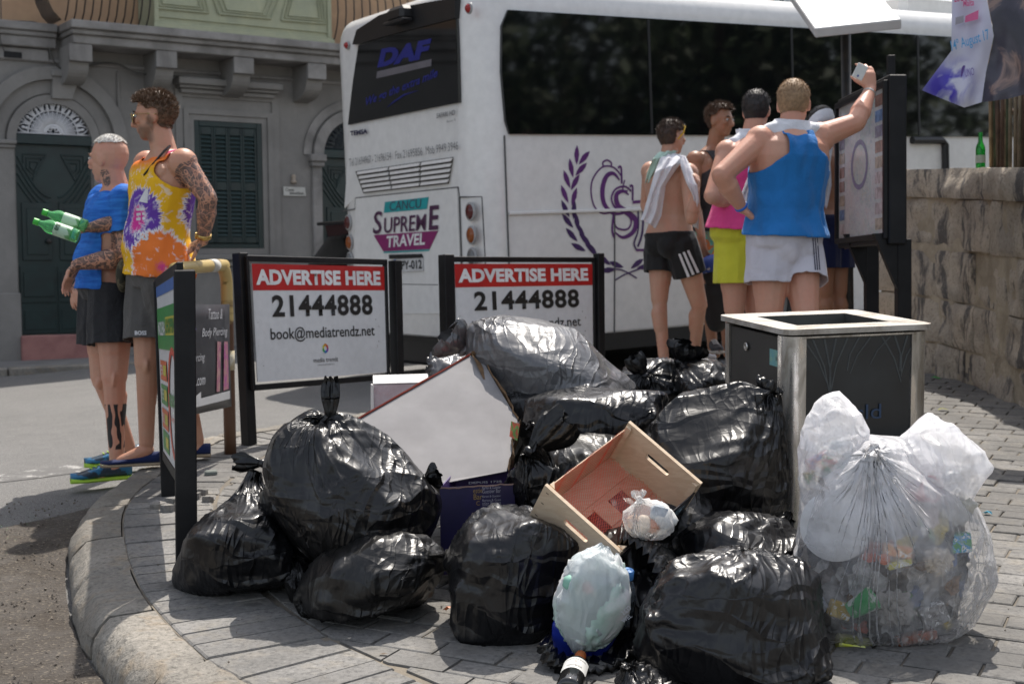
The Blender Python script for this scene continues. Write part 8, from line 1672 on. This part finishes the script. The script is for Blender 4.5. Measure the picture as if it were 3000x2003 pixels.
# bum bag
q = MB(); t = NT('camouflage'); n = t.noise(t.coord('World'), 24, 3, .5); t.col(t.ramp(n, [(.3, (.03, .03, .02)), (.45, (.12, .10, .06)), (.55, (.05, .05, .03)), (.65, (.20, .17, .11))], 'CONSTANT')); M_CAM = t.done(.8)
P_, F4 = fuse([ellip(PW(283, 632, 7.0), R_*.035, F_*.07, U_*.085)], .008, 1); bb3 = npmesh('bum_bag', P_, F4, M_CAM, m1.T, True)
q = MB(); q.tube([PW(330, 402, 6.74), PW(352, 375, 6.71), PW(378, 345, 6.75), PW(395, 330, 6.86)], .006, 6); npmesh('strap', q.v, q.f, mt('black_strap', (.012, .012, .012), .7), m1.T, True)
# ---------------------------------------------------------------- bald man
m2 = Person('man with cropped white hair in a blue T-shirt with tattooed arms standing on the road', dict(head=(249, 366, 7.22), nb=(268, 436, 7.24), pel=(252, 655, 7.24), shL=(288, 462, 7.08), shR=(240, 462, 7.40), elL=(290, 588, 7.05), wrL=(176, 606, 6.92), elR=(220, 585, 7.5), wrR=(184, 640, 7.36),
     hiL=(262, 668, 7.14), hiR=(240, 668, 7.32), knL=(262, 868, 7.10), anL=(268, 1050, 7.12), toL=(178, 1108, 7.02), knR=(236, 866, 7.34), anR=(296, 1030, 7.55), toR=(230, 1070, 7.5)), (-.86, .1, 0), (-.92, .38, -.04), SK2, 1.05, .0058, build=1.12, belly=.025,
     hands={'L': ((-.45, -.1, -.85), (-.75, .2, .5), .5, 1.0, -1), 'R': ((-.25, -.2, -.9), (-.6, -.6, .2), .6, 1.0, 1)})
m2.tattoo([(m2.J['shL'], m2.J['elL'], .075, .35, 1), (m2.J['elL'], m2.J['wrL'], .07, 0, 1), (m2.J['wrL'], m2.J['wrL']+V((-.05, 0, -.06)), .045, 0, .8), (m2.J['elR'], m2.J['wrR'], .07, 0, 1), (PW(238, 402, 7.16), PW(240, 415, 7.16), .030, -1, 2)])
m2.tattoo([(m2.J['knL']*.55+m2.J['anL']*.45, m2.J['anL'], .075, 0, .75)], 1); m2.done(); m2.eyes()
m2.hair(mt('white_hair', (.74, .72, .68), .8, c2=(.6, .58, .54), sc=80, coord='World'), .0045, lambda f, r, u: u > .066+.25*abs(f+.01)*(1 if f > 0 else .2)+.3*max(0, abs(r)-.045), .3, 1500, 4, .006)
t = NT('blue_tee'); co = t.coord('World', (1, 1, 7)); n = t.noise(co, 9, 5, .5); t.col(t.ramp(n, [(.35, (.012, .10, .44)), (.65, (.03, .19, .62))])); M_BT = t.done(.75, 0, t.bump(t.noise(t.coord('World'), 9, 4), .012, .7), .25)
m2.top(M_BT, -.06, sleeve=.62, off=.012, flare=.05, neckr=.066, neckt=.93, wr=.010, seed=5); m2.shorts(cloth('black_sports_shorts', (.016, .016, .019), .6), .03, .62, off=.024, flare=.03, seed=6)
q = MB(); q.tube([PW(215, 700, 7.18), PW(211, 722, 7.17), PW(212, 738, 7.17)], .003, 5); npmesh('drawstring', q.v, q.f, M_WPR, m2.T, True)
M_SB = mt('metallic_blue_shoe', (.02, .16, .32), .35, c2=(.02, .03, .04), sc=14, lo=.5, hi=.52, coord='World'); M_LIME = mt('lime_sole', (.38, .62, .05), .6)
m2.shoe('L', M_SB, M_LIME, 'trainer', 'lime'); m2.shoe('R', M_SB, M_LIME, 'trainer', 'lime')
# the two bottles
M_GP = glass('green_pet', (.25, .80, .35), .12, .75, 1.2); M_GCAP = mt('bright_green_cap', (.05, .50, .05), .4); M_GL = mt('green_drink_label', (.42, .60, .44), .5, c2=(.06, .26, .06), sc=9, lo=.5, hi=.53, coord='Object')
for (x0, y0, x1, y1, d, lb_) in ((102, 487, 199, 520, 6.96, 'upper of the two green drink bottles held by the vested man'), (84, 509, 180, 543, 6.84, 'lower of the two green drink bottles held by the vested man, label printed')):
    cap = PW(x0, y0, d); b = PW(x1, y1, d+.02); ax = (cap-b).normalized(); T = bottle('drink_bottle', b, ax, [(0, .026), (.004, .033), (.03, .034), (.032, .032), (.12, .032), (.14, .034), (.155, .031), (.18, .017), (.20, .012), (.205, .012)], M_GP, lb_, 'bottle', 'bottles in the tattooed hand', capm=M_GCAP, capprof=[(.196, .0155), (.198, .0165), (.222, .016), (.224, .001)])
    q = MB(); q.lathe(b, ax, [(.035, .0335), (.118, .0335)], 26); q.f = q.f[:-2]; lbl = npmesh('wrap_label', q.v, q.f, M_GL, T, True)
decal_text(lbl, 'Vera', 128, 538, 26, 15, -1.1, mt('dark_green_letters', (.01, .06, .02), .5), .02)
# ---------------------------------------------------------------- man in black shorts
bs3 = Person('bare backed young man in black striped shorts with yellow sunglasses on his head', dict(head=(1541, 316, 9.80), nb=(1533, 372, 9.80), pel=(1537, 542, 9.80), shL=(1492, 392, 9.92), shR=(1578, 396, 9.62), elL=(1482, 470, 10.0), wrL=(1508, 520, 9.85), elR=(1586, 500, 9.45), wrR=(1596, 440, 9.40),
     hiL=(1515, 560, 9.88), hiR=(1562, 560, 9.72), knL=(1512, 690, 9.86), anL=(1522, 825, 9.80), toL=(1566, 850, 9.92), knR=(1603, 698, 9.80), anR=(1592, 815, 9.98), toR=(1630, 828, 10.1)), (.66, .75, 0), (.80, .60, -.08), SK3, .99, .0075, build=1.08, hands={'R': ((.15, .1, .98), (.8, -.5, 0), .9, .95, 1)})
bs3.done(); bs3.hair(mt('dark_brown_hair', (.045, .028, .02), .6, c2=(.09, .055, .035), sc=60, coord='World'), .012, fadeline, .5, 2200, 6, .02, .01)
s3 = bs3.shorts(cloth('black_striped_shorts', (.010, .010, .011), .6), .05, .50, off=.016, flare=.025, seed=8)
for i in range(3): decal(s3, [gridquad((1555+i*10, 583-i*4), (1560+i*10, 581-i*4), (1582+i*11, 634-i*5), (1576+i*11, 636-i*5), 9, 2)], M_WPR, 'stripe', .006)
M_WSH = mt('white_trainer', (.55, .55, .58), .5); M_GSO = mt('grey_sole', (.30, .30, .31), .7); bs3.shoe('L', M_WSH, M_GSO); bs3.shoe('R', M_WSH, M_GSO)
M_YEL = mt('yellow_frame', (.70, .42, .01), .35); q = MB(); c = bs3.hc; q.tube([c+bs3.hr*.078*g+bs3.hu*h_+bs3.hf*f_ for g, h_, f_ in ((1, -.02, -.02), (1, .03, .03), (1, .075, .045))]+[c+bs3.hu*.112+bs3.hf*.035, c-bs3.hr*.06+bs3.hu*.09+bs3.hf*.04], .006, 7); npmesh('sunglasses', q.v, q.f, M_YEL, bs3.T, True)
rows_sheet([(1522, 352, 1548, 350, 9.68), (1515, 362, 1578, 362, 9.58), (1502, 395, 1562, 372, 9.52), (1490, 440, 1528, 425, 9.56), (1477, 485, 1518, 492, 9.60), (1470, 503, 1504, 522, 9.62)], 'towel', M_TOW, None, 16, 30, .012, .01, .035, 3, 'white towel hanging down the bare back of the man in black shorts')
rows_sheet([(1560, 355, 1572, 358, 9.46), (1562, 380, 1590, 392, 9.40), (1576, 420, 1600, 425, 9.34), (1590, 450, 1604, 462, 9.36), (1590, 520, 1602, 525, 9.5)], 'towel', M_TOW, None, 10, 20, .008, .008, .02, 4, 'front end of a white towel over the chest arm of the man in black shorts')
rows_sheet([(1512, 348, 1560, 344, 9.66), (1496, 365, 1530, 360, 9.64), (1486, 392, 1508, 400, 9.72), (1480, 418, 1497, 422, 9.78)], 'towel', M_TOWM, None, 12, 16, .01, .01, .03, 5, 'mint green towel on the left shoulder of the man in black shorts')
# ---------------------------------------------------------------- man in the dark vest
dt = Person('young man with a quiff in a charcoal vest and patterned shorts facing the others', dict(head=(1652, 278, 10.35), nb=(1638, 342, 10.42), pel=(1634, 538, 10.40), shR=(1594, 366, 10.30), shL=(1684, 372, 10.60), elR=(1590, 462, 10.25), wrR=(1610, 545, 10.05), elL=(1700, 460, 10.6), wrL=(1690, 540, 10.4),
     hiR=(1618, 555, 10.34), hiL=(1652, 555, 10.5), knR=(1624, 690, 10.3), anR=(1634, 796, 10.35), toR=(1650, 812, 10.12), knL=(1662, 690, 10.5), anL=(1668, 800, 10.6), toL=(1690, 812, 10.4)), (.45, -.89, 0), (.72, -.68, -.10), SK4, 1.03, .0075, build=1.0, hands={'R': ((.1, -.2, -1), (-.9, -.3, 0), .5, 1.0, 1)})
dt.done(); dt.eyes(); dt.hair(mt('brown_quiff', (.07, .04, .025), .6, c2=(.13, .08, .05), sc=60, coord='World'), .013, fadeline, .5, 2200, 7, .028, .018)
dt.top(cloth('charcoal_vest', (.022, .024, .028), .8, (.05, .05, .055)), -.0, off=.014, flare=.03, armr=.10, seed=9)
t = NT('patterned_shorts'); co = t.coord('World', (1, 1, 1), (0, .3, 0)); n = t.noise(co, 5, 2, .8); n2 = t.noise(co, 40, 3); c = t.ramp(n, [(.38, (.12, .42, .32)), (.46, (.62, .16, .03)), (.56, (.05, .30, .32)), (.64, (.50, .36, .22))], 'CONSTANT'); t.col(t.mix(t.ramp(n2, [(.5, 0.), (.55, .6)]), c, (.32, .20, .12))); dt.shorts(t.done(.8), .08, .5, off=.02, flare=.03, seed=10)
for S in 'LR': dt.shoe(S, mt('dark_trainer', (.03, .03, .035), .6), mt('pale_sole', (.45, .42, .38), .7))
P_, F4 = fuse([ellip(PW(1650, 628, 10.0), R_*.12, F_*.08, U_*.10), capsule(PW(1640, 670, 10.05), .10, PW(1645, 735, 10.1), .085)], .012, 3); n = vnoise(P_, 9, 3); P_ = P_+vnormals(P_, F4)*(n*.015)[:, None]
M_PACK = mt('black_pack_fabric', (.012, .012, .014), .7); pk = npmesh('backpack', P_, F4, M_PACK, None, True, own=True); tag(pk, 'black and blue backpack held low between the men in the group', 'backpack')
P_, F4 = fuse([ellip(PW(1638, 606, 9.98), R_*.12+U_*.03, F_*.085, U_*.07-R_*.02)], .010, 2); npmesh('top_pocket', P_, F4, mt('blue_white_pack', (.02, .06, .30), .6, c2=(.5, .5, .5), sc=7, lo=.55, hi=.57, coord='World'), pk, True)
# ---------------------------------------------------------------- man in pink
pk_ = Person('man with short black hair in a pink vest and yellow shorts seen from behind', dict(head=(1735, 254, 8.36), nb=(1722, 318, 8.32), pel=(1702, 530, 8.36), shL=(1668, 348, 8.26), shR=(1778, 348, 8.50), elL=(1632, 450, 8.12), wrL=(1690, 468, 8.30), elR=(1800, 430, 8.6), wrR=(1790, 500, 8.4),
     hiL=(1682, 548, 8.34), hiR=(1726, 548, 8.42), knL=(1684, 712, 8.36), anL=(1682, 870, 8.40), toL=(1700, 895, 8.6), knR=(1732, 712, 8.46), anR=(1738, 870, 8.5), toR=(1752, 893, 8.7)), (.30, .95, 0), (.35, .93, -.06), SK2, 1.02, .0075, build=1.1)
pk_.done(); pk_.hair(mt('black_hair', (.014, .011, .010), .55, c2=(.03, .022, .02), sc=60, coord='World'), .008, fadeline, .35, 1500, 8, .010)
vp = pk_.top(cloth('pink_vest', (.78, .07, .26)), .0, off=.020, flare=.055, armr=.095, seed=11); decal_text(vp, 'e', 1687, 434, 8, 9, 0, M_INK, .03)
pk_.shorts(cloth('yellow_shorts', (.62, .60, .05)), .08, .62, off=.014, flare=.03, seed=12); pk_.shoe('L', M_WSH, M_GSO); pk_.shoe('R', M_WSH, M_GSO)
collar(pk_, M_TOW, 'white towel round the neck of the man in the pink vest', 2) if True else neck_towel([(1684, 362, 8.34), (1672, 340, 8.20), (1696, 310, 8.16), (1732, 292, 8.16), (1765, 308, 8.3), (1770, 330, 8.5)], 'towel', M_TOW, 'white towel round the neck of the man in the pink vest', .038, 2)
# ---------------------------------------------------------------- tall fair man in blue
bl_ = Person('tall fair haired man in blue vest and white shorts, arm raised to the map board', dict(head=(1820, 240, 7.20), nb=(1812, 300, 7.16), pel=(1798, 548, 7.20), shL=(1744, 322, 7.10), shR=(1880, 314, 7.20), elL=(1654, 402, 6.98), wrL=(1702, 478, 7.10), elR=(1962, 282, 7.22), wrR=(1996, 206, 7.36),
     hiL=(1768, 572, 7.16), hiR=(1830, 572, 7.24), knL=(1764, 726, 7.14), anL=(1766, 890, 7.2), toL=(1770, 925, 7.45), knR=(1848, 722, 7.10), anR=(1806, 850, 7.40), toR=(1830, 880, 7.6)), (.05, 1, 0), (.25, .96, -.18), SK2, 1.05, .0068, build=1.14, belly=.01,
     hands={'R': ((-.12, .15, .98), (.3, -.95, 0), .75, 1.05, -1), 'L': ((.6, .2, -.5), (-.6, .1, -.6), .4, 1.0, 1)})
bl_.done(); bl_.hair(mt('fair_hair', (.34, .22, .12), .65, c2=(.22, .14, .08), sc=60, coord='World'), .006, fadeline, .3, 1600, 9, .008)
bl_.top(cloth('turquoise_blue_vest', (.015, .17, .48), .75), .02, off=.020, flare=.055, armr=.105, neckr=.085, neckt=.90, seed=13, wr=.022)
s5 = bl_.shorts(cloth('white_shorts', (.62, .60, .66)), .08, .52, off=.014, flare=.03, seed=14)
for i in range(3): decal(s5, [gridquad((1863+i*5, 545), (1865+i*5, 545), (1872+i*5, 628), (1869+i*5, 628), 9, 1)], mt('dark_stripe', (.05, .05, .09), .7), 'stripe', .006)
bl_.shoe('L', M_WSH, M_GSO); bl_.shoe('R', M_WSH, M_GSO)
collar(bl_, M_TOW, 'white towel rolled round the neck of the tall man in blue', 6) if True else neck_towel([(1752, 345, 7.32), (1745, 322, 7.16), (1768, 292, 7.03), (1800, 276, 7.00), (1838, 277, 7.01), (1868, 292, 7.06), (1888, 312, 7.18), (1886, 335, 7.34)], 'towel', M_TOW, 'white towel rolled round the neck of the tall man in blue', .044, 6)
rows_sheet([(1722, 395, 1740, 390, 7.25), (1702, 440, 1722, 445, 7.3), (1696, 480, 1716, 492, 7.32)], 'towel', M_TOW, None, 8, 12, .008, .008, .02, 7, 'hanging towel end left of the blue vest')
q = MB(); w_ = bl_.J['wrR']; ax = (bl_.J['wrR']-bl_.J['elR']).normalized(); q.lathe(w_-ax*.035, ax, [(0, .032), (.003, .035), (.009, .035), (.012, .032)], 22); npmesh('bracelet', q.v, q.f, mt('silver', (.5, .5, .48), .3, .8), bl_.T, True)
q = MB(); w_ = bl_.J['wrL']; ax = (bl_.J['wrL']-bl_.J['elL']).normalized(); q.lathe(w_-ax*.02, ax, [(0, .031), (.002, .034), (.012, .034), (.014, .031)], 22); npmesh('wristband', q.v, q.f, mt('blue_band', (.02, .15, .6), .5), bl_.T, True)
c = PW(1972, 165, 7.30); a = rad(-58); X = R_*math.cos(a)+U_*math.sin(a); Y = -R_*math.sin(a)+U_*math.cos(a); q = MB(); q.box(c, X*.034, Y*.062 if False else Y*.028, (F_*.6+X*.1).normalized()*.005, .003); q = MB(); q.box(c, (R_*.9-U_*.45).normalized()*.028, (U_*.9+R_*.45).normalized()*.040, F_*.005, .004)
ph_ = q.build('phone', mt('white_phone', (.62, .64, .62), .3), None, own=True); tag(ph_, 'white mobile phone in the raised hand of the tall man', 'phone'); q = MB(); q.lathe(c-F_*.006-R_*.012-U_*.022, -F_, [(0, .006), (.001, .006), (.001, .001)], 12); npmesh('camera_lens', q.v, q.f, mt('lens_blue', (.1, .12, .3), .2), ph_, False)
# ---------------------------------------------------------------- man in navy shorts behind
nv = Person('man in navy shorts with a towel over his shoulders half hidden by the map board', dict(head=(1886, 288, 8.95), nb=(1892, 345, 8.95), pel=(1898, 512, 8.95), shL=(1846, 362, 8.9), shR=(1934, 366, 9.0), elL=(1868, 445, 8.75), wrL=(1872, 492, 8.7), elR=(1952, 450, 9.0), wrR=(1940, 520, 8.9),
     hiL=(1884, 530, 8.9), hiR=(1915, 530, 9.0), knL=(1888, 672, 8.9), anL=(1890, 800, 8.95), toL=(1900, 822, 9.2), knR=(1922, 672, 9.0), anR=(1930, 800, 9.05), toR=(1940, 822, 9.3)), (.5, .86, 0), (.6, .8, 0), SK4, 1.0, .008, build=1.05)
nv.done(); nv.hair(mt('black_hair', (.014, .011, .010), .55), .008, fadeline, .35, 400, 10, .01); nv.shorts(cloth('navy_shorts', (.008, .014, .06)), .10, .62, off=.018, flare=.02, seed=15); nv.shoe('L', M_WSH, M_GSO); nv.shoe('R', M_WSH, M_GSO)
neck_towel([(1852, 352, 8.75), (1862, 300, 8.74), (1885, 268, 8.76), (1905, 285, 8.78), (1915, 330, 8.8)], 'towel', M_TOW, 'white towel draped over the head and neck of the man in navy shorts', .05, 8)
rows_sheet([(1868, 330, 1912, 335, 8.70), (1872, 370, 1906, 372, 8.66), (1876, 420, 1908, 424, 8.68), (1872, 450, 1896, 478, 8.7)], 'towel', M_TOW, None, 10, 16, .01, .008, .02, 9, 'long white towel end hanging between the blue vest and the map board')
bpy.context.view_layer.update()
